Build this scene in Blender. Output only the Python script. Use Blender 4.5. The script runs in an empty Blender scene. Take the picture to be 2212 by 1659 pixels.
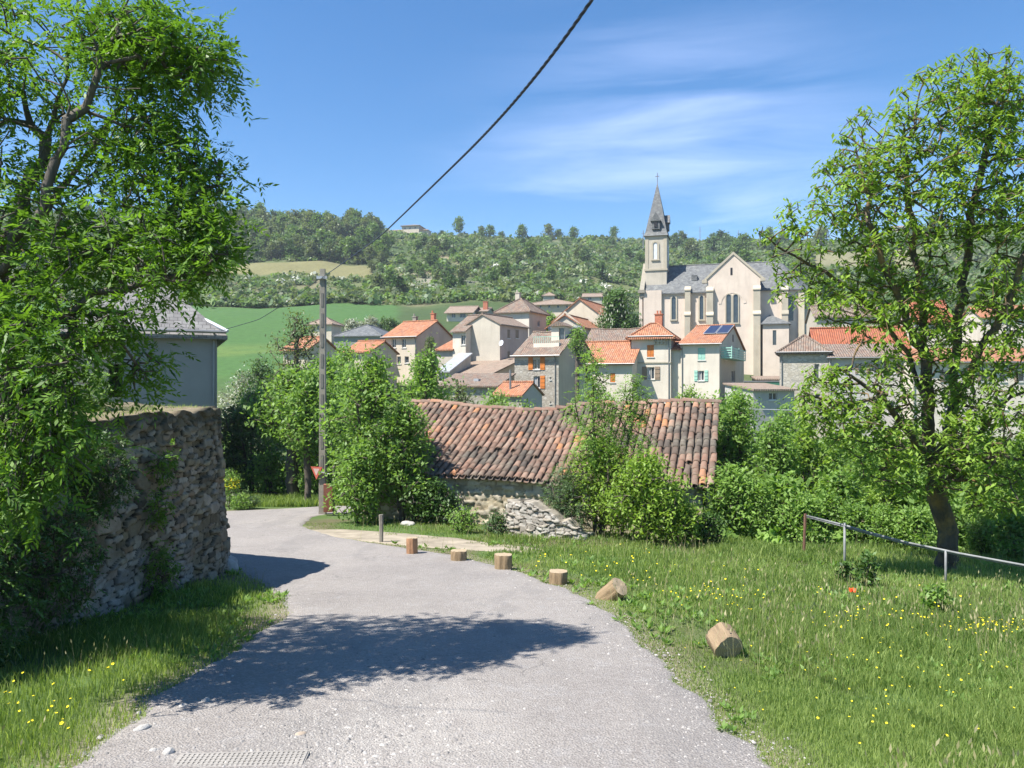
import bpy, math
import numpy as np
from mathutils import Vector, Matrix
R = math.radians
SC = bpy.context.scene
COL = SC.collection
rng = np.random.default_rng(7)

# ------------------------------------------------------------------ camera, sky, sun, exposure
cam_d = bpy.data.cameras.new('camera'); cam = bpy.data.objects.new('camera', cam_d); COL.objects.link(cam)
cam_d.sensor_width = 36; cam_d.lens = 27; cam_d.clip_end = 9000; cam_d.clip_start = .05
cam.location = (0, 0, 0); cam.rotation_euler = (R(90), 0, 0)
SC.camera = cam
SUN_EL = 57.0
sdx, sdy = .90, .44                       # the way the shadows point on the ground
_n = math.hypot(sdx, sdy); sdx /= _n; sdy /= _n
SUN_AZ = math.atan2(-sdx, -sdy)           # from +Y, clockwise
w = bpy.data.worlds.new('World'); SC.world = w; w.use_nodes = True
nt = w.node_tree; nt.nodes.clear()
out = nt.nodes.new('ShaderNodeOutputWorld'); bg = nt.nodes.new('ShaderNodeBackground')
sky = nt.nodes.new('ShaderNodeTexSky'); sky.sky_type = 'NISHITA'; sky.sun_disc = False
sky.sun_elevation = R(SUN_EL); sky.sun_rotation = SUN_AZ % (2*math.pi)
sky.air_density = 1.0; sky.dust_density = .35; sky.ozone_density = 3.0; sky.altitude = 600
hsv = nt.nodes.new('ShaderNodeHueSaturation'); hsv.inputs['Saturation'].default_value = 1.28
hsv.inputs['Value'].default_value = .84
nt.links.new(sky.outputs[0], hsv.inputs['Color'])
# thin cirrus, fixed in the sky's own directions
tc = nt.nodes.new('ShaderNodeTexCoord')
mp = nt.nodes.new('ShaderNodeMapping'); mp.inputs['Scale'].default_value = (1.6, 1.6, 13); mp.inputs['Rotation'].default_value = (0, R(-9), 0)
nz = nt.nodes.new('ShaderNodeTexNoise'); nz.inputs['Scale'].default_value = 1.7; nz.inputs['Detail'].default_value = 7; nz.inputs['Distortion'].default_value = .5; nz.inputs['Roughness'].default_value=.55
cr = nt.nodes.new('ShaderNodeValToRGB'); cr.color_ramp.elements[0].position = .36; cr.color_ramp.elements[1].position = .82
dist = nt.nodes.new('ShaderNodeVectorMath'); dist.operation = 'DISTANCE'; dist.inputs[1].default_value = (.20, .96, .16)
mr = nt.nodes.new('ShaderNodeMapRange'); mr.interpolation_type = 'SMOOTHERSTEP'
mr.inputs['From Min'].default_value = .02; mr.inputs['From Max'].default_value = .42
mr.inputs['To Min'].default_value = .6; mr.inputs['To Max'].default_value = 0
mul = nt.nodes.new('ShaderNodeMath'); mul.operation = 'MULTIPLY'
mixc = nt.nodes.new('ShaderNodeMixRGB'); mixc.inputs['Color2'].default_value = (5.2, 6.0, 8.6, 1)
L = nt.links.new
L(tc.outputs['Generated'], mp.inputs['Vector']); L(mp.outputs[0], nz.inputs['Vector']); L(nz.outputs['Fac'], cr.inputs[0])
L(tc.outputs['Generated'], dist.inputs[0]); L(dist.outputs['Value'], mr.inputs['Value'])
L(cr.outputs['Color'], mul.inputs[0]); L(mr.outputs[0], mul.inputs[1]); L(mul.outputs[0], mixc.inputs['Fac'])
L(hsv.outputs[0], mixc.inputs['Color1']); L(mixc.outputs[0], bg.inputs['Color']); L(bg.outputs[0], out.inputs['Surface'])
bg.inputs['Strength'].default_value = .10
sd = bpy.data.lights.new('sun', 'SUN'); sun = bpy.data.objects.new('sun', sd); COL.objects.link(sun)
sd.energy = 4.6; sd.angle = R(.5); sd.color = (1, .955, .89)
ce = math.cos(R(SUN_EL)); sv = Vector((-sdx*ce, -sdy*ce, math.sin(R(SUN_EL))))
sun.rotation_euler = sv.to_track_quat('Z', 'Y').to_euler(); sun.location = (-20, -20, 60)
SC.view_settings.view_transform = 'Standard'; SC.view_settings.look = 'None'
SC.view_settings.gamma = 1; SC.view_settings.exposure = 1.25
SC.cycles.max_bounces = 6; SC.cycles.transparent_max_bounces = 4; SC.cycles.diffuse_bounces = 3

# ------------------------------------------------------------------ helpers
FP = 1659.0; CU = 1106.0; CV = 829.5      # focal length and centre in the units of measured points
def P(u, v, y): return np.array([(u-CU)/FP*y, y, -(v-CV)/FP*y])

def hash2(i, j, s=0):
    n = (i.astype(np.int64)*374761393 + j.astype(np.int64)*668265263 + s*1442695041) & 0x7fffffff
    n = ((n ^ (n >> 13))*1274126177) & 0x7fffffff
    n = n ^ (n >> 16)
    return (n & 0xffff)/65535.0
def vnoise(x, y, s=0):
    x = np.asarray(x, float); y = np.asarray(y, float)
    i = np.floor(x); j = np.floor(y); fx = x-i; fy = y-j
    fx = fx*fx*(3-2*fx); fy = fy*fy*(3-2*fy)
    a = hash2(i, j, s); b = hash2(i+1, j, s); c = hash2(i, j+1, s); d = hash2(i+1, j+1, s)
    return (a*(1-fx)+b*fx)*(1-fy)+(c*(1-fx)+d*fx)*fy
def fbm(x, y, o=4, s=0):
    r = 0; a = .5
    for k in range(o):
        r = r+a*vnoise(np.asarray(x)*2**k, np.asarray(y)*2**k, s+k*17); a *= .5
    return r
def sstep(a, b, x):
    t = np.clip((np.asarray(x, float)-a)/(b-a), 0, 1); return t*t*(3-2*t)

def tag(o, label=None, cat=None, group=None, kind=None):
    if label: o['label'] = label
    if cat: o['category'] = cat
    if group: o['group'] = group
    if kind: o['kind'] = kind
    return o
def empty(name, loc=(0, 0, 0), rz=0, label=None, cat=None, group=None):
    o = bpy.data.objects.new(name, None); COL.objects.link(o)
    o.location = [float(c) for c in loc]; o.rotation_euler = (0, 0, float(rz)); o.empty_display_size = .2
    return tag(o, label, cat, group)
def np_mesh(name, verts, faces, mat, parent=None, smooth=False, tint=None, color=None, uv=None):
    """verts (n,3); faces: list of (m,k) integer arrays; tint: per-face float; color: per-vertex rgb"""
    me = bpy.data.meshes.new(name)
    if not isinstance(faces, list): faces = [faces]
    faces = [f for f in faces if len(f)]
    verts = np.asarray(verts, np.float32)
    me.vertices.add(len(verts)); me.vertices.foreach_set('co', verts.ravel())
    tot = np.concatenate([np.full(len(f), f.shape[1]) for f in faces]).astype(np.int32)
    st = np.concatenate([[0], np.cumsum(tot)[:-1]]).astype(np.int32)
    lo = np.concatenate([f.ravel() for f in faces]).astype(np.int32)
    me.loops.add(len(lo)); me.loops.foreach_set('vertex_index', lo)
    me.polygons.add(len(tot)); me.polygons.foreach_set('loop_start', st); me.polygons.foreach_set('loop_total', tot)
    if smooth: me.polygons.foreach_set('use_smooth', np.ones(len(tot), bool))
    me.update(calc_edges=True)
    if tint is not None:
        a = me.attributes.new('tint', 'FLOAT', 'FACE'); a.data.foreach_set('value', np.asarray(tint, np.float32))
    if color is not None:
        a = me.attributes.new('Col', 'FLOAT_COLOR', 'POINT')
        c = np.ones((len(verts), 4), np.float32); c[:, :3] = color; a.data.foreach_set('color', c.ravel())
    if mat: me.materials.append(mat)
    o = bpy.data.objects.new(name, me); COL.objects.link(o)
    if parent: o.parent = parent
    return o

class MB:
    """collects faces of one part; build() links them as one mesh with metre-scaled UVs"""
    def __init__(s): s.v = []; s.f = []; s.t = []
    def poly(s, pts, t=0.5):
        n = len(s.v); s.v += [tuple(float(c) for c in p) for p in pts]; s.f.append(list(range(n, n+len(pts)))); s.t.append(t); return s
    def box(s, x0, x1, y0, y1, z0, z1, t=.5):
        n = len(s.v)
        s.v += [(x0, y0, z0), (x1, y0, z0), (x1, y1, z0), (x0, y1, z0), (x0, y0, z1), (x1, y0, z1), (x1, y1, z1), (x0, y1, z1)]
        for f in ((0, 3, 2, 1), (4, 5, 6, 7), (0, 1, 5, 4), (1, 2, 6, 5), (2, 3, 7, 6), (3, 0, 4, 7)):
            s.f.append([n+i for i in f]); s.t.append(t)
        return s
    def prism(s, pts, dz):
        """pts polygon (3D), extruded by vector dz"""
        n = len(s.v); k = len(pts); dz = Vector(dz)
        s.v += [tuple(p) for p in pts] + [tuple(Vector(p)+dz) for p in pts]
        s.f.append([n+i for i in range(k)][::-1]); s.f.append([n+k+i for i in range(k)]); s.t += [.5, .5]
        for i in range(k):
            j = (i+1) % k; s.f.append([n+i, n+j, n+k+j, n+k+i]); s.t.append(.5)
        return s
    def tube(s, pts, r, k=8, cap=True):
        pts = [Vector(p) for p in pts]; rs = r if hasattr(r, '__len__') else [r]*len(pts)
        n = len(s.v); up = Vector((0, 0, 1))
        for i, p in enumerate(pts):
            d = (pts[min(i+1, len(pts)-1)]-pts[max(i-1, 0)]).normalized()
            a = d.cross(up if abs(d.z) < .95 else Vector((1, 0, 0))).normalized(); b = d.cross(a)
            for j in range(k):
                q = p+(a*math.cos(2*math.pi*j/k)+b*math.sin(2*math.pi*j/k))*rs[i]; s.v.append(tuple(q))
        for i in range(len(pts)-1):
            for j in range(k):
                j2 = (j+1) % k
                s.f.append([n+i*k+j, n+i*k+j2, n+(i+1)*k+j2, n+(i+1)*k+j]); s.t.append(.5)
        if cap:
            s.f.append([n+j for j in range(k)][::-1]); s.f.append([n+(len(pts)-1)*k+j for j in range(k)]); s.t += [.5, .5]
        return s
    def wall(s, o, ax, w_, z0, z1, holes=(), depth=.22, inn=None):
        """vertical wall from o along unit ax, with rectangular holes (s0,s1,z0,z1) and reveals going inwards"""
        o = Vector(o); ax = Vector(ax); nrm = inn
        holes = [(max(h[0], .02), min(h[1], w_-.02), max(h[2], z0+.02), min(h[3], z1-.02)) for h in holes]
        holes = [h for h in holes if h[1] > h[0] and h[3] > h[2]]
        xs = sorted(set([0, w_]+[h[0] for h in holes]+[h[1] for h in holes]))
        zs = sorted(set([z0, z1]+[h[2] for h in holes]+[h[3] for h in holes]))
        q = lambda a, z, d=0: tuple(o+ax*a+Vector((0, 0, z))+Vector(nrm)*d)
        for i in range(len(xs)-1):
            for j in range(len(zs)-1):
                cx = (xs[i]+xs[i+1])/2; cz = (zs[j]+zs[j+1])/2
                if any(h[0] < cx < h[1] and h[2] < cz < h[3] for h in holes): continue
                s.poly([q(xs[i], zs[j]), q(xs[i+1], zs[j]), q(xs[i+1], zs[j+1]), q(xs[i], zs[j+1])])
        for a, b, c, d in holes:
            s.poly([q(a, c), q(a, c, depth), q(a, d, depth), q(a, d)]); s.poly([q(b, c), q(b, d), q(b, d, depth), q(b, c, depth)])
            s.poly([q(a, c), q(b, c), q(b, c, depth), q(a, c, depth)]); s.poly([q(a, d), q(a, d, depth), q(b, d, depth), q(b, d)])
        return s
    def slab(s, polys, t):
        """roof: top faces, undersides t lower, fascia on outer edges"""
        key = lambda p: tuple(round(c, 3) for c in p); cnt = {}
        for p in polys:
            for i in range(len(p)):
                e = (key(p[i]), key(p[(i+1) % len(p)])); k = frozenset(e); cnt[k] = cnt.get(k, 0)+1
        dn = Vector((0, 0, -t))
        for p in polys:
            s.poly(p); s.poly([tuple(Vector(q)+dn) for q in p][::-1])
            for i in range(len(p)):
                a, b = Vector(p[i]), Vector(p[(i+1) % len(p)])
                if cnt[frozenset((key(a), key(b)))] == 1: s.poly([a+dn, b+dn, b, a])
        return s
    def build(s, name, mat, parent=None, smooth=False):
        me = bpy.data.meshes.new(name); me.from_pydata([tuple(v) for v in s.v], [], s.f)
        uv = me.uv_layers.new(name='UVMap'); Z = Vector((0, 0, 1))
        for p in me.polygons:
            n = p.normal
            ua = Z.cross(n)
            ua = Vector((1, 0, 0)) if ua.length < .05 else ua.normalized()
            va = n.cross(ua)
            for li in p.loop_indices:
                c = me.vertices[me.loops[li].vertex_index].co; uv.data[li].uv = (c.dot(ua), c.dot(va))
            if smooth: p.use_smooth = True
        a = me.attributes.new('tint', 'FLOAT', 'FACE'); a.data.foreach_set('value', s.t)
        if mat: me.materials.append(mat)
        o = bpy.data.objects.new(name, me); COL.objects.link(o)
        if parent: o.parent = parent
        return o

# ------------------------------------------------------------------ materials
class NT:
    def __init__(s, name):
        s.m = bpy.data.materials.new(name); s.m.use_nodes = True; s.n = s.m.node_tree.nodes; s.l = s.m.node_tree.links
        s.b = s.n['Principled BSDF']; s.out = s.n['Material Output']
        s.b.inputs['Roughness'].default_value = .85; s.b.inputs['Specular IOR Level'].default_value = .25
    def new(s, t, **k):
        n = s.n.new(t)
        for a, v in k.items(): setattr(n, a, v)
        return n
    def link(s, a, b): s.l.new(a, b)
    def coord(s, kind='Object'): return s.new('ShaderNodeTexCoord').outputs[kind]
    def mapping(s, vec, scale=(1, 1, 1)):
        m = s.new('ShaderNodeMapping'); m.inputs['Scale'].default_value = scale; s.link(vec, m.inputs['Vector']); return m.outputs[0]
    def noise(s, vec, scale, detail=4, rough=.6):
        n = s.new('ShaderNodeTexNoise'); n.inputs['Scale'].default_value = scale; n.inputs['Detail'].default_value = detail
        n.inputs['Roughness'].default_value = rough; s.link(vec, n.inputs['Vector']); return n.outputs['Fac']
    def ramp(s, fac, stops):
        r = s.new('ShaderNodeValToRGB'); e = r.color_ramp.elements
        while len(e) < len(stops): e.new(.5)
        for i, (p, c) in enumerate(stops): e[i].position = p; e[i].color = (*c, 1) if len(c) == 3 else c
        s.link(fac, r.inputs[0]); return r.outputs['Color']
    def mix(s, fac, a, b, mode='MIX'):
        m = s.new('ShaderNodeMixRGB', blend_type=mode)
        for sock, v in ((m.inputs[0], fac), (m.inputs[1], a), (m.inputs[2], b)):
            if isinstance(v, (int, float)): sock.default_value = v
            elif isinstance(v, tuple): sock.default_value = (*v, 1)
            else: s.link(v, sock)
        return m.outputs[0]
    def math(s, op, a, b=0):
        m = s.new('ShaderNodeMath', operation=op)
        for sock, v in ((m.inputs[0], a), (m.inputs[1], b)):
            if isinstance(v, (int, float)): sock.default_value = v
            else: s.link(v, sock)
        return m.outputs[0]
    def bump(s, h, dist=.02, strength=.6):
        b = s.new('ShaderNodeBump'); b.inputs['Distance'].default_value = dist; b.inputs['Strength'].default_value = strength
        s.link(h, b.inputs['Height']); s.link(b.outputs[0], s.b.inputs['Normal'])
    def color(s, c): s.link(c, s.b.inputs['Base Color'])

def plain(name, c, rough=.7, metal=0, var=.12, scale=3, spec=.3, bump=0):
    t = NT(name); n = t.noise(t.coord(), scale, 5)
    d = tuple(x*(1-var) for x in c); e = tuple(min(1, x*(1+var)) for x in c)
    t.color(t.ramp(n, [(.3, d), (.7, e)])); t.b.inputs['Roughness'].default_value = rough
    t.b.inputs['Metallic'].default_value = metal; t.b.inputs['Specular IOR Level'].default_value = spec
    if bump: t.bump(t.noise(t.coord(), scale*14, 3), bump)
    return t.m
def render_mat(name, c, stain=(.35, .33, .3), amt=.35):
    """house render with streaks and weather stains of its own"""
    c = tuple(x*.87 for x in c); t = NT(name); co = t.coord()
    n1 = t.noise(co, .5, 6, .65); n2 = t.noise(t.mapping(co, (1.3, 1.3, .16)), 1.4, 5, .7); n3 = t.noise(co, 9, 4)
    base = t.ramp(n1, [(.3, tuple(x*.86 for x in c)), (.7, tuple(min(1, x*1.07) for x in c))])
    f = t.math('MULTIPLY', t.ramp(n2, [(.5, (0, 0, 0)), (.72, (1, 1, 1))]), amt)
    c2 = t.mix(f, base, tuple(x*y*1.6 for x, y in zip(c, stain)))
    t.color(t.mix(t.math('MULTIPLY', n3, .2), c2, (.3, .28, .25))); t.bump(n3, .01, .4); return t.m
def stone_mat(name, cols, mortar, sc=(2.6, 5.0), edge=.06):
    cols = [tuple(x*.80 for x in k) for k in cols]; mortar = tuple(x*.80 for x in mortar); t = NT(name); uv = t.coord('UV'); m = t.mapping(uv, (sc[0], sc[1], 1))
    dn = t.new('ShaderNodeTexNoise'); dn.inputs['Scale'].default_value = 3; t.link(m, dn.inputs['Vector'])
    vm = t.new('ShaderNodeVectorMath', operation='MULTIPLY_ADD'); t.link(dn.outputs['Color'], vm.inputs[0]); vm.inputs[1].default_value = (.25, .25, 0); t.link(m, vm.inputs[2])
    v1 = t.new('ShaderNodeTexVoronoi', feature='DISTANCE_TO_EDGE'); v1.inputs['Scale'].default_value = 1; t.link(vm.outputs[0], v1.inputs['Vector'])
    v2 = t.new('ShaderNodeTexVoronoi', feature='F1'); v2.inputs['Scale'].default_value = 1; t.link(vm.outputs[0], v2.inputs['Vector'])
    sep = t.new('ShaderNodeSeparateColor'); t.link(v2.outputs['Color'], sep.inputs[0])
    c = t.ramp(sep.outputs[0], [(i/(len(cols)-1), k) for i, k in enumerate(cols)])
    e = t.ramp(v1.outputs['Distance'], [(edge*.4, (0, 0, 0)), (edge, (1, 1, 1))])
    n = t.noise(uv, 6, 5)
    c = t.mix(e, mortar, c); c = t.mix(t.math('MULTIPLY', n, .5), c, tuple(x*.45 for x in cols[0]))
    t.color(c); t.bump(e, .03, .7); return t.m
def tile_mat(name, cols, tw=.21, th=.36, depth=.05, lichen=(.42, .38, .3), lam=.25):
    """canal tiles drawn from metre UVs: ridges along the slope, each tile its own tone"""
    cols = [tuple(x*(.60 if name[:6] != 'orange' else .74) for x in k) for k in cols]; lichen = tuple(x*.62 for x in lichen); t = NT(name); uv = t.coord('UV'); sp = t.new('ShaderNodeSeparateXYZ'); t.link(uv, sp.inputs[0])
    wob = t.math('MULTIPLY', t.math('SUBTRACT', t.noise(uv, .6, 2), .5), .25)
    u = t.math('DIVIDE', t.math('ADD', sp.outputs[0], wob), tw); v = t.math('DIVIDE', sp.outputs[1], th)
    cu = t.math('FLOOR', u); cv = t.math('FLOOR', t.math('ADD', v, t.math('MULTIPLY', cu, .37)))
    cb = t.new('ShaderNodeCombineXYZ'); t.link(cu, cb.inputs[0]); t.link(cv, cb.inputs[1])
    wn = t.new('ShaderNodeTexWhiteNoise'); wn.noise_dimensions = '2D'; t.link(cb.outputs[0], wn.inputs['Vector'])
    c = t.ramp(wn.outputs['Value'], [(i/(len(cols)-1), k) for i, k in enumerate(cols)])
    n = t.ramp(t.noise(uv, .9, 6, .7), [(.45, (0, 0, 0)), (.7, (1, 1, 1))])
    c = t.mix(t.math('MULTIPLY', n, lam), c, lichen)
    s = t.math('ABSOLUTE', t.math('SINE', t.math('MULTIPLY', u, math.pi)))
    gap = t.ramp(s, [(.05, (.32, .3, .28)), (.45, (1, 1, 1))])
    t.color(t.mix(1.0, c, gap, 'MULTIPLY'))
    h = t.math('ADD', s, t.math('MULTIPLY', t.math('FRACT', t.math('ADD', v, t.math('MULTIPLY', cu, .37))), -.25))
    t.bump(h, depth, .9); return t.m
def slate_mat(name, c, lich=.35):
    t = NT(name); uv = t.coord('UV')
    br = t.new('ShaderNodeTexBrick'); br.inputs['Scale'].default_value = 1; br.inputs['Mortar Size'].default_value = .012
    br.inputs['Brick Width'].default_value = .28; br.inputs['Row Height'].default_value = .2
    br.inputs['Color1'].default_value = (*[x*.75 for x in c], 1); br.inputs['Color2'].default_value = (*[x*1.25 for x in c], 1)
    br.inputs['Mortar'].default_value = (*[x*.4 for x in c], 1); t.link(uv, br.inputs['Vector'])
    n = t.ramp(t.noise(uv, 1.2, 7, .75), [(.5, (0, 0, 0)), (.68, (1, 1, 1))])
    t.color(t.mix(t.math('MULTIPLY', n, lich), br.outputs['Color'], (.34, .34, .3)))
    t.b.inputs['Roughness'].default_value = .55; t.bump(br.outputs['Fac'], .01, -.5 if False else .4); return t.m
def leaf_mat(name, dark, light, trans=.35, rough=.5):
    t = NT(name); a = t.new('ShaderNodeAttribute'); a.attribute_name = 'tint'
    oi = t.new('ShaderNodeObjectInfo'); f = t.math('ADD', a.outputs['Fac'], t.math('MULTIPLY', t.math('SUBTRACT', oi.outputs['Random'], .5), .18))
    c = t.ramp(f, [(.05, dark), (.95, light)]); t.color(c); t.b.inputs['Roughness'].default_value = rough
    t.b.inputs['Specular IOR Level'].default_value = .35
    tr = t.new('ShaderNodeBsdfTranslucent'); t.link(t.mix(1.0, c, (1.15, 1.2, .55), 'MULTIPLY'), tr.inputs['Color'])
    ms = t.new('ShaderNodeMixShader'); ms.inputs[0].default_value = trans
    t.link(t.b.outputs[0], ms.inputs[1]); t.link(tr.outputs[0], ms.inputs[2]); t.link(ms.outputs[0], t.out.inputs['Surface']); return t.m
def col_mat(name, rough=.9, nsc=12, namt=.35, bump=.02, nsc2=60):
    """colour from the mesh's own Col attribute, broken up by noise"""
    t = NT(name); a = t.new('ShaderNodeAttribute'); a.attribute_name = 'Col'; co = t.coord()
    n = t.noise(co, nsc, 6, .7); n2 = t.noise(co, nsc2, 4)
    g = t.ramp(n, [(.25, (1-namt,)*3), (.75, (1+namt*.6,)*3)])
    t.color(t.mix(1.0, a.outputs['Color'], g, 'MULTIPLY')); t.b.inputs['Roughness'].default_value = rough
    t.b.inputs['Specular IOR Level'].default_value = .15
    t.bump(t.math('ADD', n, t.math('MULTIPLY', n2, .6)), bump, .6); return t.m
def bark_mat(name, c, lichen=None, amt=.0):
    t = NT(name); co = t.coord(); n = t.noise(t.mapping(co, (9, 9, 1.6)), 1.5, 6, .7)
    k = t.ramp(n, [(.3, tuple(x*.45 for x in c)), (.7, c)])
    if lichen: k = t.mix(t.math('MULTIPLY', t.ramp(t.noise(co, 2.3, 6, .7), [(.48, (0, 0, 0)), (.62, (1, 1, 1))]), amt), k, lichen)
    t.color(k); t.bump(n, .03, .9); return t.m

M = {}
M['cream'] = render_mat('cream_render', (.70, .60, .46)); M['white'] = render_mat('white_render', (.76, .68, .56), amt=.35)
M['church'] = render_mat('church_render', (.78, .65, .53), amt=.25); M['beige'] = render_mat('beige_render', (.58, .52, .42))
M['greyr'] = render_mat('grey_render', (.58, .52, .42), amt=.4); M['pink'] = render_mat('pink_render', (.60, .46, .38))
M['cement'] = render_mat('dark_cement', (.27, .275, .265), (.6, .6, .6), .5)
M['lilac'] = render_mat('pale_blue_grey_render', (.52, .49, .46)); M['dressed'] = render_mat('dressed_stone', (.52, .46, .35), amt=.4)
M['stone'] = stone_mat('village_stone', [(.50, .45, .36), (.62, .57, .48), (.40, .35, .28), (.66, .62, .54)], (.36, .32, .26))
M['stonew'] = stone_mat('pale_stone', [(.60, .54, .43), (.72, .66, .55), (.50, .44, .34), (.74, .69, .59)], (.45, .42, .36))
M['orange'] = tile_mat('orange_tiles', [(.50, .20, .10), (.60, .27, .14), (.40, .16, .09), (.55, .30, .18)], lam=.28)
M['redt'] = tile_mat('red_tiles', [(.52, .16, .085), (.58, .20, .10), (.44, .14, .08)], lam=.15)
M['brown'] = tile_mat('old_brown_tiles', [(.33, .215, .16), (.42, .30, .225), (.27, .20, .16), (.40, .34, .28)], lam=.45)
M['tan'] = tile_mat('tan_tiles', [(.46, .33, .25), (.52, .40, .31), (.40, .31, .24)], lam=.3)
M['slate'] = slate_mat('slate', (.135, .14, .14)); M['slateh'] = slate_mat('stone_slate', (.20, .19, .18), .5)
M['zinc'] = plain('zinc', (.42, .43, .44), .4, .3); M['dark'] = plain('dark_opening', (.025, .025, .028), .5)
M['glass'] = plain('window_glass', (.04, .05, .06), .12, 0, .3, 2, .8); M['wframe'] = plain('window_frame', (.6, .58, .53), .6)
M['oshut'] = plain('orange_shutter', (.52, .17, .035), .6); M['bshut'] = plain('brown_shutter', (.27, .20, .14), .7)
M['mint'] = plain('mint_shutter', (.30, .52, .42), .6); M['brick'] = plain('brick', (.45, .17, .10), .9, 0, .3, 8)
M['conc'] = plain('pole_concrete', (.27, .245, .20), .9, 0, .2, 6, .2, .004); M['gutter'] = plain('gutter_metal', (.22, .22, .22), .5, .4)
M['greenm'] = plain('green_sheet', (.03, .12, .08), .6); M['curtain'] = plain('curtain', (.42, .42, .42), .9)
M['louvre'] = plain('white_louvre', (.58, .60, .62), .6)
# ------------------------------------------------------------------ terrain
_hy = np.array([-60, 0, 14, 24, 30, 45]); _hz = np.array([1.0, -1.6, -3.28, -4.03, -4.55, -6.5])
TU = np.array([-400, 0, 300, 450, 700, 900, 1100, 1400, 1750, 2000, 2212, 2600.])
TY = np.array([45, 70, 100, 150, 220, 300, 340, 450, 540, 700, 1200, 5000.])
def _zv(vs, y): return [(CV-v)/FP*y for v in vs]
TZ = np.array([
 [-6.5]*12, [-5]*12, [1.8, 1.8, 1.8, 1.8, 1.8, 1.6, 1, -.5, -.8, -1, -1, -1],
 [10.4, 10.4, 10.4, 10.4, 10.4, 10.4, 9.9, 6.5, 5, 5, 5, 5],
 [23, 23, 23, 22.7, 22.7, 22.3, 24, 22, 20, 20, 22, 24],
 _zv([592, 592, 592, 592, 592, 600, 600, 612, 605, 598, 590, 580], 300),
 _zv([560, 560, 563, 566, 568, 573, 577, 588, 575, 568, 560, 550], 340),
 _zv([450, 458, 470, 487, 497, 515, 529, 547, 537, 522, 502, 480], 450),
 _zv([500, 500, 500, 500, 500, 507, 517, 528, 529, 508, 492, 470], 540),
 [60]*12, [30]*12, [0]*12])
def far_z(x, y):
    y_ = np.clip(y, 45, 5000); u = np.clip(CU+FP*x/np.maximum(y_, 1), -400, 2600)
    i = np.clip(np.searchsorted(TY, y_, side='right')-1, 0, len(TY)-2); j = np.clip(np.searchsorted(TU, u, side='right')-1, 0, len(TU)-2)
    fy = (y_-TY[i])/(TY[i+1]-TY[i]); fu = (u-TU[j])/(TU[j+1]-TU[j]); fu = fu*fu*(3-2*fu)
    a = TZ[i, j]*(1-fu)+TZ[i, j+1]*fu; b = TZ[i+1, j]*(1-fu)+TZ[i+1, j+1]*fu
    return a*(1-fy)+b*fy
def G(x, y):
    x = np.asarray(x, float); y = np.asarray(y, float)
    n = np.interp(y, _hy, _hz)
    n = n-.045*np.maximum(0, x-2)*sstep(3, 9, y) - 2.2*sstep(17.5, 30, y)*sstep(-2, 3, x) - .9*sstep(17, 24, y)*sstep(4, 9, x)
    n = n+.05*(fbm(x*.7, y*.7, 3, 5)-.44)*sstep(1.2, 4, x)
    k = sstep(32, 60, y)
    f = far_z(x, y)+(fbm(x*.03, y*.03, 4, 9)-.47)*sstep(120, 300, y)*9
    return n*(1-k)+f*k
def ghit(u, v, ymin=2.5, ymax=60):
    Y = np.arange(ymin, ymax, .02); t = (u-CU)/FP
    s = G(t*Y, Y)+(v-CV)/FP*Y          # ground minus ray
    k = np.argmax(s > 0)
    y = Y[k] if s[k] > 0 else ymax
    return np.array([t*y, y, float(G(t*y, y))])

rad = np.concatenate([np.arange(1.0, 34, .22), np.geomspace(34, 120, 90)[0:], np.geomspace(121.5, 760, 250), np.geomspace(780, 5000, 14)])
ang = np.concatenate([np.linspace(-180, -46, 34, endpoint=False), np.linspace(-46, 46, 330, endpoint=False), np.linspace(46, 180, 35)])
A, Rr = np.meshgrid(R(1)*ang, rad)
X = Rr*np.sin(A); Yy = Rr*np.cos(A)
Z = G(X, Yy)
front = Yy > 5
nr, na = X.shape
verts = np.stack([X, Yy, Z], -1).reshape(-1, 3)
verts = np.vstack([verts, [[0, 0, float(G(0, 0))]]])
ii, jj = np.meshgrid(np.arange(nr-1), np.arange(na-1), indexing='ij')
q = np.stack([ii*na+jj, ii*na+jj+1, (ii+1)*na+jj+1, (ii+1)*na+jj], -1).reshape(-1, 4)[:, ::-1]
c0 = len(verts)-1
tri = np.stack([np.full(na-1, c0), np.arange(1, na), np.arange(na-1)], -1)[:, ::-1]
# colours of the ground by land use
Xf = verts[:, 0]; Yf = verts[:, 1]; U = CU+FP*Xf/np.maximum(Yf, 1)
n1 = fbm(Xf*.6, Yf*.6, 4, 21); n2 = fbm(Xf*.025, Yf*.025, 5, 33); n3 = fbm(Xf*.11, Yf*.11, 4, 41)
def lerp(a, b, t): return a*(1-t)[:, None]+np.array(b)*t[:, None]
base = lerp(np.tile([.085, .135, .04], (len(verts), 1)), (.12, .11, .06), sstep(.48, .66, n1))
hill = lerp(np.tile([.055, .085, .03], (len(verts), 1)), (.11, .13, .055), sstep(.38, .6, n2))
hill = lerp(hill, (.17, .15, .09), sstep(.50, .62, n3)*sstep(.35, .6, n2)*.8)
rock = sstep(.40, .52, n3)*sstep(830, 880, U)*(1-sstep(1010, 1060, U))*sstep(225, 245, Yf)*(1-sstep(290, 320, Yf))
hill = lerp(hill, (.27, .25, .20), rock*.6)
scree = sstep(.36, .5, n3)*sstep(1010, 1060, U)*(1-sstep(1190, 1230, U))*sstep(455, 475, Yf)*(1-sstep(500, 520, Yf))
hill = lerp(hill, (.30, .27, .20), scree*.8)
dry = sstep(.4, .5, n3)*sstep(900, 930, U)*(1-sstep(1000, 1060, U))*sstep(300, 315, Yf)*(1-sstep(345, 370, Yf))
hill = lerp(hill, (.27, .22, .14), dry)
edge = (fbm(Xf*.02, Yf*.02, 3, 77)-.45)*40
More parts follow.
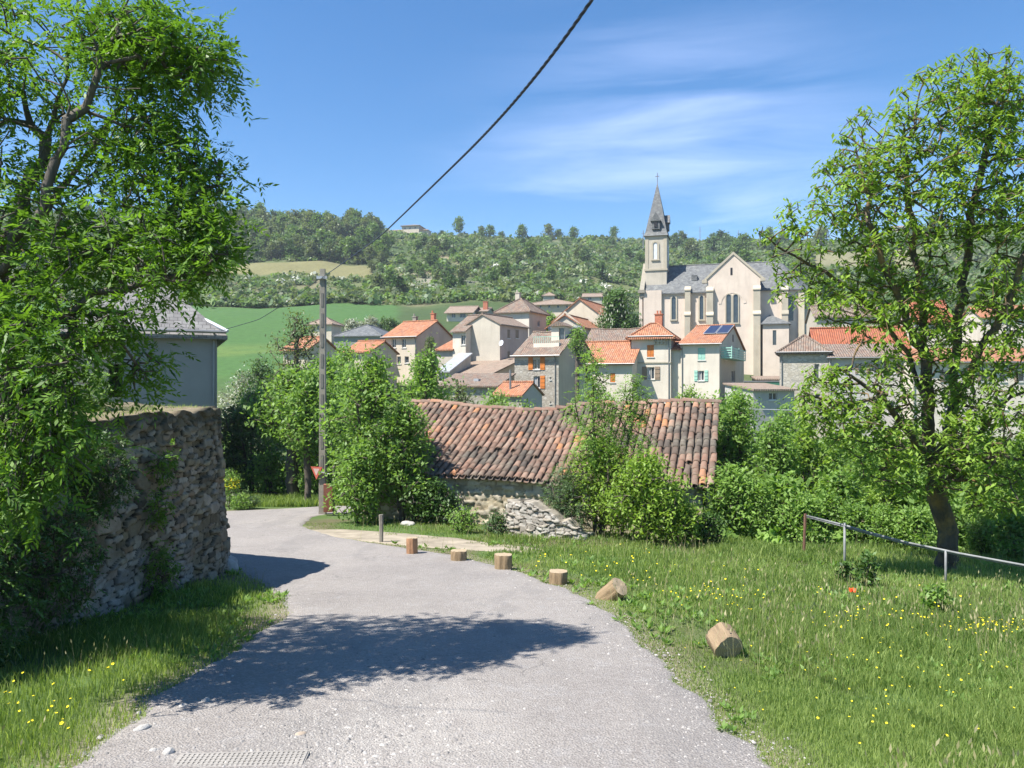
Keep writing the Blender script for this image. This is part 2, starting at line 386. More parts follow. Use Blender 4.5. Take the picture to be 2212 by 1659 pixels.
field = sstep(80, 100, Yf)*(1-sstep(214, 220, Yf+edge*.15))*(1-sstep(840, 870, U+edge))
hill = lerp(hill, (.062, .128, .036), field*(.8+.35*n1))
yel = field*(1-sstep(118, 132, Yf+edge*.5))*sstep(.4, .6, n3)
hill = lerp(hill, (.13, .18, .045), yel*.6)
och = sstep(301, 306, Yf+edge*.2)*(1-sstep(336, 342, Yf))*sstep(440, 475, U+edge*.3)*(1-sstep(800, 812, U))
hill = lerp(hill, (.175, .165, .075), och)
tanf = sstep(325, 335, Yf)*(1-sstep(375, 385, Yf))*sstep(1745, 1765, U)*(1-sstep(1950, 2000, U))
hill = lerp(hill, (.19, .18, .10), tanf)
k = sstep(60, 90, Yf)
colr = base*(1-k)[:, None]+hill*k[:, None]
ground = tag(np_mesh('ground', verts, [q, tri], col_mat('ground_soil_and_grass', nsc=.9, namt=.3, bump=.04, nsc2=14), smooth=True, color=colr), kind='structure')

# ------------------------------------------------------------------ road and path
def strip(name, left, right, mat, nseg, ncross, lift, cf=None):
    """ribbon between two pixel-measured edges, each point put where it lies on the ground"""
    def resamp(pts):
        w_ = np.array([ghit(*p)[:2] if len(p) == 2 else p[:2] for p in pts])
        d = np.concatenate([[0], np.cumsum(np.hypot(*np.diff(w_, axis=0).T))]); s_ = np.linspace(0, 1, len(w_))
        t = np.linspace(0, 1, nseg)
        return np.stack([np.interp(t, s_, w_[:, 0]), np.interp(t, s_, w_[:, 1])], -1)
    a, b = resamp(left), resamp(right)
    for k_ in range(2):
        a[1:-1] = (a[:-2]+a[1:-1]*2+a[2:])/4; b[1:-1] = (b[:-2]+b[1:-1]*2+b[2:])/4
    t = np.linspace(0, 1, ncross)[None, :, None]
    g = a[:, None]*(1-t)+b[:, None]*t
    rag = (fbm(g[..., 0]*2.2, g[..., 1]*2.2, 5, 8)-.47)*.26*(np.abs(t[..., 0]-.5)*2)**8
    g[..., 0] += rag
    z = G(g[..., 0], g[..., 1])+lift
    v = np.concatenate([g, z[..., None]], -1)
    nb = v[:, [1, -2]]; ed = v[:, [0, -1]]; dr = ed-nb; dr /= np.linalg.norm(dr, axis=2, keepdims=True)
    drop = ed+dr*.16; drop[..., 2] = G(drop[..., 0], drop[..., 1])-.03
    full = np.concatenate([drop[:, :1], v, drop[:, 1:]], 1)
    n, m = full.shape[:2]
    i_, j_ = np.meshgrid(np.arange(n-1), np.arange(m-1), indexing='ij')
    f = np.stack([i_*m+j_, i_*m+j_+1, (i_+1)*m+j_+1, (i_+1)*m+j_], -1).reshape(-1, 4)
    return full.reshape(-1, 3), f
EL = [(-3.6, -3), (-3.0, 1.5), (-2.62, 3.4), (160, 1659), (322, 1530), (400, 1478), (470, 1430), (560, 1375), (635, 1325), (618, 1290), (565, 1255), (508, 1228), (490, 1200), (478, 1168), (440, 1142)]
ER = [(1.9, -3), (1.6, 1.5), (1640, 1659), (1560, 1575), (1478, 1500), (1412, 1430), (1362, 1375), (1310, 1325), (1235, 1285), (1140, 1243), (1000, 1205), (850, 1182), (715, 1160), (650, 1139)]
EL = [(*p,) if abs(p[0]) > 20 else (*p, 0) for p in EL]; ER = [(*p,) if abs(p[0]) > 20 else (*p, 0) for p in ER]
v1, f1 = strip('road', EL, ER, None, 150, 26, .016)
B0 = [(440, 1142), (545, 1140), (650, 1139), (664, 1121), (700, 1110), (790, 1108)]
B1 = [(400, 1106.5), (490, 1105), (560, 1102), (640, 1098), (710, 1093.5), (800, 1094)]
v2, f2 = strip('road', B1, B0, None, 50, 12, .014)
t = NT('asphalt'); co = t.coord()
big = t.noise(co, .45, 5, .6); fine = t.noise(co, 38, 5, .75); mid = t.noise(co, 5, 5, .7)
c = t.ramp(big, [(.3, (.235, .210, .188)), (.7, (.335, .302, .268))])
c = t.mix(t.math('MULTIPLY', t.ramp(mid, [(.52, (0, 0, 0)), (.7, (1, 1, 1))]), .5), c, (.36, .345, .33))
vor = t.new('ShaderNodeTexVoronoi'); vor.inputs['Scale'].default_value = 62; t.link(co, vor.inputs['Vector'])
sepc = t.new('ShaderNodeSeparateColor'); t.link(vor.outputs['Color'], sepc.inputs[0])
c = t.mix(.22, c, t.ramp(sepc.outputs[0], [(0, (.09, .088, .09)), (.5, (.25, .24, .24)), (1, (.55, .53, .5))]))
dv = t.new('ShaderNodeVectorMath', operation='DISTANCE'); t.link(t.mapping(co, (1, .55, 0)), dv.inputs[0]); dv.inputs[1].default_value = (-.75, 2.5, 0)
dm_ = t.ramp(dv.outputs['Value'], [(.15, (1, 1, 1)), (.95, (0, 0, 0))])
c = t.mix(t.math('MULTIPLY', dm_, t.ramp(t.noise(co, 2.6, 6, .75), [(.38, (0, 0, 0)), (.62, (.8, .8, .8))])), c, (.43, .40, .36))
crk = t.new('ShaderNodeTexVoronoi', feature='DISTANCE_TO_EDGE'); crk.inputs['Scale'].default_value = .8; cvm = t.new('ShaderNodeVectorMath', operation='MULTIPLY_ADD'); cn_ = t.new('ShaderNodeTexNoise'); cn_.inputs['Scale'].default_value = 2.2; cn_.inputs['Detail'].default_value = 6; t.link(co, cn_.inputs['Vector'])
t.link(cn_.outputs['Color'], cvm.inputs[0]); cvm.inputs[1].default_value = (.9, .9, 0); t.link(co, cvm.inputs[2]); t.link(cvm.outputs[0], crk.inputs['Vector'])
ck = t.math('MULTIPLY', t.ramp(crk.outputs['Distance'], [(0, (1, 1, 1)), (.012, (0, 0, 0))]), t.ramp(t.noise(co, .6, 3), [(.5, (0, 0, 0)), (.6, (.55, .55, .55))]))
c = t.mix(ck, c, (.09, .085, .08)); pt = t.ramp(t.noise(t.mapping(co, (1, .35, 1)), 1.3, 4, .6), [(.54, (0, 0, 0)), (.6, (.35, .35, .35))]); c = t.mix(pt, c, (.19, .178, .168))
t.color(t.mix(t.math('MULTIPLY', fine, .3), c, (.15, .14, .135))); t.bump(t.math('ADD', fine, vor.outputs['Distance']), .012, .8)
M['asphalt'] = t.m
road = tag(np_mesh('road', np.vstack([v1, v2]), np.vstack([f1, f2+len(v1)])[:, ::-1], M['asphalt'], smooth=False), kind='structure')
PL = [(668, 1146), (740, 1144), (860, 1152), (980, 1163), (1080, 1176), (1170, 1188)]
PR = [(690, 1155), (760, 1165), (850, 1176), (950, 1184), (1050, 1190), (1165, 1194)]
v3, f3 = strip('path', PL, PR, None, 60, 10, .012)
M['dirt'] = plain('dirt', (.29, .25, .19), .95, 0, .3, 2.2, .1, .006)
path = tag(np_mesh('path', v3, f3[:, ::-1], M['dirt']), kind='structure')
RX = np.array([p for p in v1.reshape(150, 28, 3)[:, [1, 26]]])      # road edges for tests
def in_road(x, y, pad=0.):
    """true where (x,y) lies on the main road"""
    l = RX[:, 0]; r = RX[:, 1]; res = np.zeros(len(x), bool)
    poly = np.vstack([l[:, :2], r[::-1, :2]])
    return inpoly(x, y, poly)
def inpoly(x, y, poly):
    c_ = np.zeros(len(x), bool); n = len(poly); j = n-1
    for i in range(n):
        xi, yi = poly[i]; xj, yj = poly[j]
        if yi != yj:
            c_ ^= ((yi > y) != (yj > y)) & (x < (xj-xi)*(y-yi)/(yj-yi)+xi)
        j = i
    return c_
def dist_edge(x, y, line):
    d = np.full(len(x), 1e9)
    for a, b in zip(line[:-1], line[1:]):
        ab = b-a; tt = np.clip(((x-a[0])*ab[0]+(y-a[1])*ab[1])/(ab@ab+1e-9), 0, 1)
        d = np.minimum(d, np.hypot(x-a[0]-tt*ab[0], y-a[1]-tt*ab[1]))
    return d
r2 = v2.reshape(50, 14, 3); poly2 = np.vstack([r2[:, 1, :2], r2[::-1, 12, :2]])
r3 = v3.reshape(60, 12, 3); poly3 = np.vstack([r3[:, 1, :2], r3[::-1, 10, :2]])

# ------------------------------------------------------------------ stone walls with real stones
def stones(s, z, cw, ch, seed, jit=.42):
    """jittered-cell stones on a wall: returns bulge 0..1, id hash, edge distance"""
    row = np.floor(z/ch)
    gx = s/cw; gz = z/ch
    ci = np.floor(gx); cj = np.floor(gz)
    d1 = np.full(s.shape, 9.); d2 = d1.copy(); idh = np.zeros(s.shape)
    for di in (-2, -1, 0, 1, 2):
        for dj in (-1, 0, 1):
            i = ci+di; j = cj+dj
            px = i+.5+(hash2(i, j, seed)-.5)*2*jit+(hash2(j, j, seed+5))*1.0; pz = j+.5+(hash2(i, j, seed+1)-.5)*2*jit*.75
            d = np.maximum(np.abs(gx-px)*.92, np.abs(gz-pz)*1.0)+.25*np.hypot(gx-px, gz-pz)
            new = d < d1
            d2 = np.where(new, d1, np.minimum(d2, d)); idh = np.where(new, hash2(i, j, seed+2), idh); d1 = np.where(new, d, d1)
    e = d2-d1
    return sstep(.0, .10, e), idh, e
def rubble(name, line, zbot, ztop, mat, parent=None, step=.03, cw=.30, ch=.15, seed=1, pal=None, mortar=(.1, .09, .07), bulge=.06, batter=0, topjag=.06, rowwarp=.05, thick=.6, moss=False):
    """wall face along plan polyline 'line' (outward = right of travel), with modelled stones; plus a ragged top and back"""
    line = np.array(line, float); seg = np.hypot(*np.diff(line, axis=0).T); cum = np.concatenate([[0], np.cumsum(seg)]); Lw = cum[-1]
    ns = int(Lw/step)+1; s = np.linspace(0, Lw, ns)
    cx = np.interp(s, cum, line[:, 0]); cy = np.interp(s, cum, line[:, 1])
    k = max(3, int(.25/step)) | 1; ker = np.ones(k)/k
    def sm(a): p = np.pad(a, k//2, mode='edge'); return np.convolve(p, ker, 'valid')
    cx = sm(cx); cy = sm(cy)
    tx = np.gradient(cx); ty = np.gradient(cy); l = np.hypot(tx, ty); nx = ty/l; ny = -tx/l
    zb = np.interp(s, np.linspace(0, Lw, len(zbot)), zbot); zt = np.interp(s, np.linspace(0, Lw, len(ztop)), ztop)
    zt = zt+(vnoise(s/cw*1.1, s*0, seed+9)-.5)*2*topjag+(vnoise(s*.6, s*0, seed+4)-.5)*topjag*1.5
    nz_ = int(np.max(zt-zb)/step)+1
    f = np.linspace(0, 1, nz_)[:, None]; S = np.tile(s, (nz_, 1)); Zg = zb[None]*(1-f)+zt[None]*f
    zz = Zg+rowwarp*(fbm(S*.8, Zg*.8, 3, seed)-.5)*2
    b, idh, e = stones(S+fbm(S*3, Zg*3, 2, seed+3)*.08, zz+fbm(S*5, Zg*7, 2, seed+8)*.03, cw, ch, seed)
    if moss:
        b2, id2, e2 = stones(S+fbm(S*2, Zg*2, 3, seed+3)*.16, zz+fbm(S*2.5, Zg*3, 3, seed+8)*.08, cw*1.75, ch*2.0, seed+50)
        pk = (hash2(np.floor(id2*9999), np.floor(id2*777), 3) > .70) & (fbm(S*.7, Zg*1.0, 3, 88) > .38)
        b = np.where(pk, b2*1.25, b); idh = np.where(pk, id2, idh); e = np.where(pk, e2*1.4, e)
    off = bulge*b*(.25+idh*1.3)+.035*fbm(S*7, Zg*12, 4, seed+7)+batter*(zt[None]-Zg)
    PX = cx[None]+nx[None]*off; PY = cy[None]+ny[None]*off
    pal = np.array(pal); pi = idh*(len(pal)-1); i0 = np.clip(pi.astype(int), 0, len(pal)-2); fr = (pi-i0)[..., None]
    c_ = pal[i0]*(1-fr)+pal[i0+1]*fr; c_ = c_*(.8+.4*fbm(S*6, Zg*6, 3, seed+2)[..., None]); m_ = sstep(.03, .14, e)[..., None]
    c_ = np.array(mortar)*(1-m_)+c_*m_
    if moss: pl_ = (sstep(1.2, 2.4, zt[None]-Zg)*sstep(.42, .6, fbm(S*1.7, Zg*1.7, 4, 12)))[..., None]; c_ = c_*(1-pl_*.6*m_)+np.array([.34, .33, .31])*pl_*.6*m_; q_ = sstep(.45, .05, (zt[None]-Zg)+.5*(fbm(S*1.3, Zg*1.3, 3, 2)-.45))[..., None]*.75; c_ = c_*(1-q_)+np.array([.075, .068, .042])*q_*(.6+.8*fbm(S*9, Zg*9, 3, 5)[..., None])
    fv = np.stack([PX, PY, Zg], -1)
    tt = np.linspace(.12, 1, 7)[:, None]
    topX = cx[None]-nx[None]*thick*tt; topY = cy[None]-ny[None]*thick*tt
    topZ = zt[None]-.01+.08*(fbm(topX*4, topY*4, 3, seed+6)-.45)
    bk = np.stack([topX[-1], topY[-1], zb], -1)[None]
    fv = np.concatenate([fv, np.stack([topX, topY, topZ], -1), bk], 0)
    tc_ = np.array(pal[0])*.5+np.array(pal[-1])*.5
    c_ = np.concatenate([c_, np.tile(tc_, (7, ns, 1))*(.7+.6*fbm(topX*7, topY*7, 3, 3)[..., None]), np.tile(tc_, (1, ns, 1))], 0)
    n, m = fv.shape[:2]
    i_, j_ = np.meshgrid(np.arange(n-1), np.arange(m-1), indexing='ij')
    fq = np.stack([i_*m+j_, i_*m+j_+1, (i_+1)*m+j_+1, (i_+1)*m+j_], -1).reshape(-1, 4)
    caps = []
    return np_mesh(name, fv.reshape(-1, 3), [fq], mat, parent, smooth=False, color=c_.reshape(-1, 3))
M['rubble'] = col_mat('rubble_stone', nsc=9, namt=.35, bump=.012, nsc2=45)
# the big retaining wall
WP = [(-4.95, 2.0), (-4.92, 6), (-4.9, 9), (-4.85, 12.2), (-4.97, 12.9), (-5.35, 13.4), (-6.4, 13.95), (-10.6, 15.8)]
WP2 = WP[::-1]
zb = [float(G(x, y))-.25 for x, y in WP]; ztp = [-.35, -.42, -.47, -.42, -.40, -.38, -.36, -.36]
pal = [(.11, .088, .056), (.22, .18, .115), (.145, .125, .09), (.33, .295, .235), (.22, .15, .09), (.27, .24, .185), (.09, .075, .055), (.29, .24, .155)]
rw = empty('stone_wall', (-4.9, 9, float(G(-4.9, 9))), 0, 'big dark mossy dry-stone retaining wall with rounded corner beside the road', 'wall')
wl = rubble('wall_face', WP, zb, ztp, M['rubble'], None, 0.02, +.23, .08, 3, pal, (.016, .013, .009), .046, .07, .05, .10, .8, True)
wl.parent = rw; wl.matrix_parent_inverse = Matrix.Translation(rw.location).inverted()
# a lump of stones at the wall's foot
def keep_world(o, par):
    o.parent = par; o.matrix_parent_inverse = par.matrix_basis.inverted() if par.type != 'EMPTY' else (Matrix.Translation(par.location) @ Matrix.Rotation(par.rotation_euler[2], 4, 'Z')).inverted()
    return o
# earth behind the wall
gx, gy = np.meshgrid(np.linspace(0, 1, 60), np.linspace(2, 17.4, 90))
edge_x = np.interp(gy, [w_[1] for w_ in WP]+[17.5], [w_[0]-.65 for w_ in WP]+[-33])
tx_ = edge_x*(1-gx)+gx*(-34); tz = -.44+(fbm(tx_*.7, gy*.7, 4, 3)-.45)*.4+.06*sstep(9, 13, gy)
tz = np.where(gx == 0, tz-.05, tz)
n, m = gx.shape; i_, j_ = np.meshgrid(np.arange(n-1), np.arange(m-1), indexing='ij')
fq = np.stack([i_*m+j_, i_*m+j_+1, (i_+1)*m+j_+1, (i_+1)*m+j_], -1).reshape(-1, 4)
tv = np.stack([tx_, gy, tz], -1).reshape(-1, 3)
tcol = np.tile([.09, .085, .045], (len(tv), 1))*(.6+.9*fbm(tv[:, 0]*2, tv[:, 1]*2, 4, 6)[:, None])
tag(np_mesh('raised_ground', tv, [fq[:, ::-1]], col_mat('raised_soil'), smooth=True, color=tcol), kind='structure')
def TG(x, y): return -.5

# ------------------------------------------------------------------ plants
def tubes(pa, pb, ra, rb, k):
    n = len(pa); d = pb-pa; ln = np.linalg.norm(d, axis=1, keepdims=True); d = d/np.maximum(ln, 1e-6)
    up = np.where(np.abs(d[:, 2:3]) < .9, np.array([[0, 0, 1.]]), np.array([[1., 0, 0]]))
    a = np.cross(d, up); a /= np.linalg.norm(a, axis=1, keepdims=True); b = np.cross(d, a)
    th = np.arange(k)*2*np.pi/k; cs = np.cos(th)[None, :, None]; sn = np.sin(th)[None, :, None]
    ring = a[:, None]*cs+b[:, None]*sn
    ex = d*ra[:, None]*.4
    v = np.concatenate([(pa-ex)[:, None]+ring*ra[:, None, None], (pb+ex*.5)[:, None]+ring*rb[:, None, None]], 1).reshape(-1, 3)
    j = np.arange(k); j2 = (j+1) % k
    f = (np.arange(n)*2*k)[:, None, None]+np.stack([j, j2, j2+k, j+k], -1)[None]
    return v, f.reshape(-1, 4)
def grow(limbs, attr, r_, step=.3, rbase=.15, rtip=.006, wig=.25, power=.5, up=.0):
    """nodes: limbs first, then each attractor is joined to the nearest wood; thickness by number of tips carried"""
    pos = []; par = []
    for L_ in limbs:
        L_ = np.array(L_, float); seg = np.linalg.norm(np.diff(L_, axis=0), axis=1); cum = np.concatenate([[0], np.cumsum(seg)])
        n = max(2, int(cum[-1]/step)+1); s = np.linspace(0, cum[-1], n); pts = np.stack([np.interp(s, cum, L_[:, k]) for k in range(3)], -1)
        pts[1:-1] += r_.normal(0, .02+.04*rbase, (max(n-2, 0), 3))
        if not pos: prev = -1; st = 0
        else:
            dd = np.linalg.norm(np.array(pos)-pts[0], axis=1); prev = int(dd.argmin()); st = 1
        for p in pts[st:]:
            pos.append(p); par.append(prev); prev = len(pos)-1
    nl = len(pos); trunk_lo = max(1, int(nl*.0))
    base = np.array(pos[0])
    lp = np.array(pos)
    d0 = np.array([np.linalg.norm(lp-a, axis=1).min() for a in attr]); order = np.argsort(d0)
    cap = nl+len(attr)*14; arr = np.zeros((cap, 3)); arr[:nl] = lp; cnt = nl; par = par+[0]*(cap-nl); tips = []; tdir = []
    zmin = base[2]+.15*(attr[:, 2].max()-base[2])
    hgt = arr[:cnt, 2].copy()
    for ai in order:
        a = attr[ai]; D = a-arr[:cnt]; dd = np.linalg.norm(D, axis=1)
        cost = dd+np.maximum(0, arr[:cnt, 2]-a[2])*.6
        cost[arr[:cnt, 2] < zmin] += 50 if nl > 3 else 0
        i = int(cost.argmin()); L_ = dd[i]
        m = min(12, max(1, int(L_/step)+1)); p0 = arr[i].copy(); prev = i
        side = r_.normal(0, wig*L_*.3, 3); side[2] += up*L_
        for q_ in range(1, m+1):
            t_ = q_/m; p = p0+(a-p0)*t_+side*math.sin(math.pi*t_)*.6
            arr[cnt] = p; par[cnt] = prev; prev = cnt; cnt += 1
        tips.append(prev); tdir.append((arr[prev]-arr[par[prev]]))
    arr = arr[:cnt]; par = np.array(par[:cnt])
    load = np.zeros(cnt); load[tips] = 1
    for i in range(cnt-1, 0, -1): load[par[i]] += load[i]
    load = np.maximum(load, .5); tot = load[0]
    rad_ = rtip+(rbase-rtip)*(load/tot)**power*(1 if power <= .5 else np.minimum(1, .75+.5*load/tot))
    kid = np.arange(1, cnt); pa = arr[par[kid]]; pb = arr[kid]; rb = rad_[kid]; ra = np.minimum(rad_[par[kid]], rb*1.35+.004)
    first = par[kid] == 0
    thick = rb > .035
    V = []; F = []; off = 0
    for msk, k in ((thick, 9), (~thick, 4)):
        if msk.any():
            v, f = tubes(pa[msk], pb[msk], ra[msk], rb[msk], k); V.append(v); F.append(f+off); off += len(v)
    td = np.array(tdir); td /= np.maximum(np.linalg.norm(td, axis=1, keepdims=True), 1e-6)
    return np.vstack(V), np.vstack(F), arr[tips], td, arr, rad_
def leaf_quads(p, d, nrm, L_, W):
    """p base, d axis, nrm normal (n,3), L_,W (n,)"""
    d = d/np.linalg.norm(d, axis=1, keepdims=True); s = np.cross(d, nrm); s /= np.maximum(np.linalg.norm(s, axis=1, keepdims=True), 1e-6)
    m_ = p+d*(L_*.45)[:, None]
    v = np.stack([p, m_+s*(W*.5)[:, None], p+d*L_[:, None], m_-s*(W*.5)[:, None]], 1).reshape(-1, 3)
    return v, np.arange(len(p)*4).reshape(-1, 4)
def rnd_unit(r_, n): a = r_.normal(size=(n, 3)); return a/np.linalg.norm(a, axis=1, keepdims=True)
def leaves_cloud(tips, r_, n, spread, L_, ratio=.5, droop=.2, flat=.9, tbase=None):
    """leaves scattered round each tip"""
    k = len(tips); p = np.repeat(tips, n, 0)+r_.normal(0, 1, (k*n, 3))*spread*np.array([1, 1, .75])
    d = rnd_unit(r_, k*n); d[:, 2] -= droop; nr_ = rnd_unit(r_, k*n)*.8; nr_[:, 2] += flat; 
    ln = L_*r_.uniform(.65, 1.25, k*n); v, f = leaf_quads(p, d, nr_, ln, ln*ratio)
    t_ = np.repeat(r_.uniform(.1, .9, k) if tbase is None else tbase, n)*.6+r_.uniform(0, .4, k*n); return v, f, t_
def leaves_pinnate(tips, tdir, r_, n, rl, L_, W, pairs=4, spread=.08, droop=.5):
    """ash-like compound leaves: a stalk with paired leaflets"""
    k = len(tips)*n; p = np.repeat(tips, n, 0)+r_.normal(0, spread, (k, 3)); ax = rnd_unit(r_, k)+np.repeat(tdir, n, 0)*.6; ax[:, 2] -= droop*.5
    ax /= np.linalg.norm(ax, axis=1, keepdims=True); nr_ = rnd_unit(r_, k)*.6; nr_[:, 2] += 1
    sd_ = np.cross(ax, nr_); sd_ /= np.linalg.norm(sd_, axis=1, keepdims=True)
    V = []; T = []; rl_ = rl*r_.uniform(.7, 1.2, k); tb = np.repeat(r_.uniform(.05, .75, len(tips)), n)
    for q_ in range(pairs+1):
        t_ = .25+.75*q_/pairs
        for sg in ((-1, 1) if q_ < pairs else (0,)):
            pos = p+ax*(rl_*t_)[:, None]; pos[:, 2] -= droop*rl_*t_*t_*.6
            d = ax*(.7 if sg else 1)+sd_*sg*.8; d[:, 2] -= droop*.7*r_.uniform(0, 1.4, k)
            ln = L_*r_.uniform(.7, 1.15, k); v, f = leaf_quads(pos, d, nr_+rnd_unit(r_, k)*.45, ln, ln*W); V.append(v); T.append(tb+r_.uniform(0, .3, k))
    V = np.vstack(V); return V, np.arange(len(V)).reshape(-1, 4), np.concatenate(T)
def leaves_palmate(tips, r_, n, L_, ratio=.36, drop=(.15, .9), spread=.04):
    """umbrella sprays of drooping leaves at each twig end"""
    k = len(tips)*n; p = np.repeat(tips, n, 0)+r_.normal(0, spread, (k, 3)); a = r_.uniform(0, 2*np.pi, k); dz = -r_.uniform(*drop, k)
    d = np.stack([np.cos(a), np.sin(a), dz], -1); nr_ = np.stack([np.cos(a)*.4, np.sin(a)*.4, np.full(k, 1.)], -1)+rnd_unit(r_, k)*.3
    ln = L_*r_.uniform(.6, 1.2, k); v, f = leaf_quads(p, d, nr_, ln, ln*ratio)
    return v, f, np.repeat(r_.uniform(.2, .9, len(tips)), n)*.6+r_.uniform(0, .4, k)
def in_ell(r_, n, c, rad3, hollow=.35):
    d = rnd_unit(r_, n); q_ = r_.uniform(hollow**3, 1, n)**(1/3.); return np.array(c)+d*q_[:, None]*np.array(rad3)
def lobes(r_, n, H, Rw, z0, nl=7, squash=.7):
    """crown made of several lobes between z0 and H"""
    out_ = []
    for k in range(nl):
        f = (k+.5)/nl; z = z0+(H-z0)*(.12+.78*f); rr = Rw*math.sin(math.pi*(.18+.74*f))**.8; a = k*2.4+r_.uniform(-.5, .5)
        o_ = rr*.45 if k < nl-1 else 0
        out_.append(in_ell(r_, int(n/nl), (o_*math.cos(a), o_*math.sin(a), z), (rr*.62, rr*.62, (H-z0)*.17*squash+rr*.25)))
    return np.vstack(out_)
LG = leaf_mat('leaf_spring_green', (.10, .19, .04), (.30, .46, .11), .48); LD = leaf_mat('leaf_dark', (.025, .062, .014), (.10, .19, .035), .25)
LH = leaf_mat('leaf_hillside', (.075, .13, .035), (.20, .31, .085), .42); LY = leaf_mat('leaf_yellow_green', (.12, .21, .03), (.33, .48, .08), .45); LB = leaf_mat('leaf_blue_green', (.065, .115, .05), (.17, .26, .11), .42)
LO = leaf_mat('leaf_olive', (.085, .115, .05), (.22, .27, .12), .42); LW = leaf_mat('white_blossom', (.16, .19, .10), (.62, .62, .55), .2)
LA = leaf_mat('leaf_ash', (.045, .11, .014), (.17, .31, .04), .45)
BK = bark_mat('bark', (.14, .115, .09)); BLI = bark_mat('bark_lichen', (.13, .105, .08), (.42, .25, .05), .4); BG = bark_mat('bark_grey', (.15, .13, .105))
def plant(name, label, cat, loc, H, Rw, z0, ntips, nleaf, lsz, mat, seed, bark=None, spread=.16, rbase=None, kind='cloud', nl=7, group=None, lean=(0, 0), ratio=.5, step=.3, flat=.7, stems=1):
    flat = 1.15 if kind == 'cloud' and flat == .7 else flat
    r_ = np.random.default_rng(seed)
    limbs = [[(0, 0, -.2), (lean[0]*.3, lean[1]*.3, H*.35), (lean[0], lean[1], H*.8)]]
    for k in range(1, stems):
        a = k*2.1+r_.uniform(0, 1); limbs.append([(0, 0, 0), (Rw*.25*math.cos(a), Rw*.25*math.sin(a), H*.3), (Rw*.55*math.cos(a), Rw*.55*math.sin(a), H*.7)])
    at = lobes(r_, ntips, H, Rw, z0, nl); at[:, :2] += np.outer(at[:, 2]/H, lean)
    v, f, tp, td, arr, rd = grow(limbs, at, r_, step, rbase or .03+H*.018, .006)
    o = empty(name, loc, 0, label, cat, group)
    np_mesh('trunk', v, [f], bark or BK, o)
    if kind == 'cloud': lv, lf, lt = leaves_cloud(tp, r_, nleaf, spread, lsz, ratio, flat=flat)
    elif kind == 'palm': lv, lf, lt = leaves_palmate(tp, r_, nleaf, lsz)
    else: lv, lf, lt = leaves_pinnate(tp, td, r_, nleaf, lsz*2.6, lsz, .34, 3, spread)
    np_mesh('crown', lv, [lf], mat, o, tint=lt)
    return o
def dup(o, loc, rz=0, sc=1, label=None, group=None, sz=None):
    c_ = o.copy(); COL.objects.link(c_); c_.location = [float(a) for a in loc]; c_.rotation_euler = (0, 0, rz); c_.scale = (sc, sc, sc*(sz or 1))
    if label: c_['label'] = label
    if group: c_['group'] = group
    for ch in o.children:
        d = ch.copy(); COL.objects.link(d); d.parent = c_
    return c_
def place(o, loc, rz=0, sc=1, sz=1): o.location = [float(a) for a in loc]; o.rotation_euler = (0, 0, rz); o.scale = (sc, sc, sc*sz)
def gp(u, y, dz=0): x = (u-CU)/FP*y; return (x, y, float(G(x, y))+dz)

# worn, dry strip of soil along the road edges (colour of the ground itself)
near = (verts[:, 1] > 1) & (verts[:, 1] < 22) & (np.abs(verts[:, 0]) < 9); idx = np.where(near)[0]
dd_ = np.minimum(dist_edge(verts[idx, 0], verts[idx, 1], RX[:, 1][:, :2]), dist_edge(verts[idx, 0], verts[idx, 1], RX[:, 0][:, :2]))
kk = (sstep(.55, .1, dd_)*.8)[:, None]; colr[idx] = colr[idx]*(1-kk)+np.array([.23, .195, .14])*kk
cc_ = np.ones((len(verts), 4), np.float32); cc_[:, :3] = colr; ground.data.attributes['Col'].data.foreach_set('color', cc_.ravel())
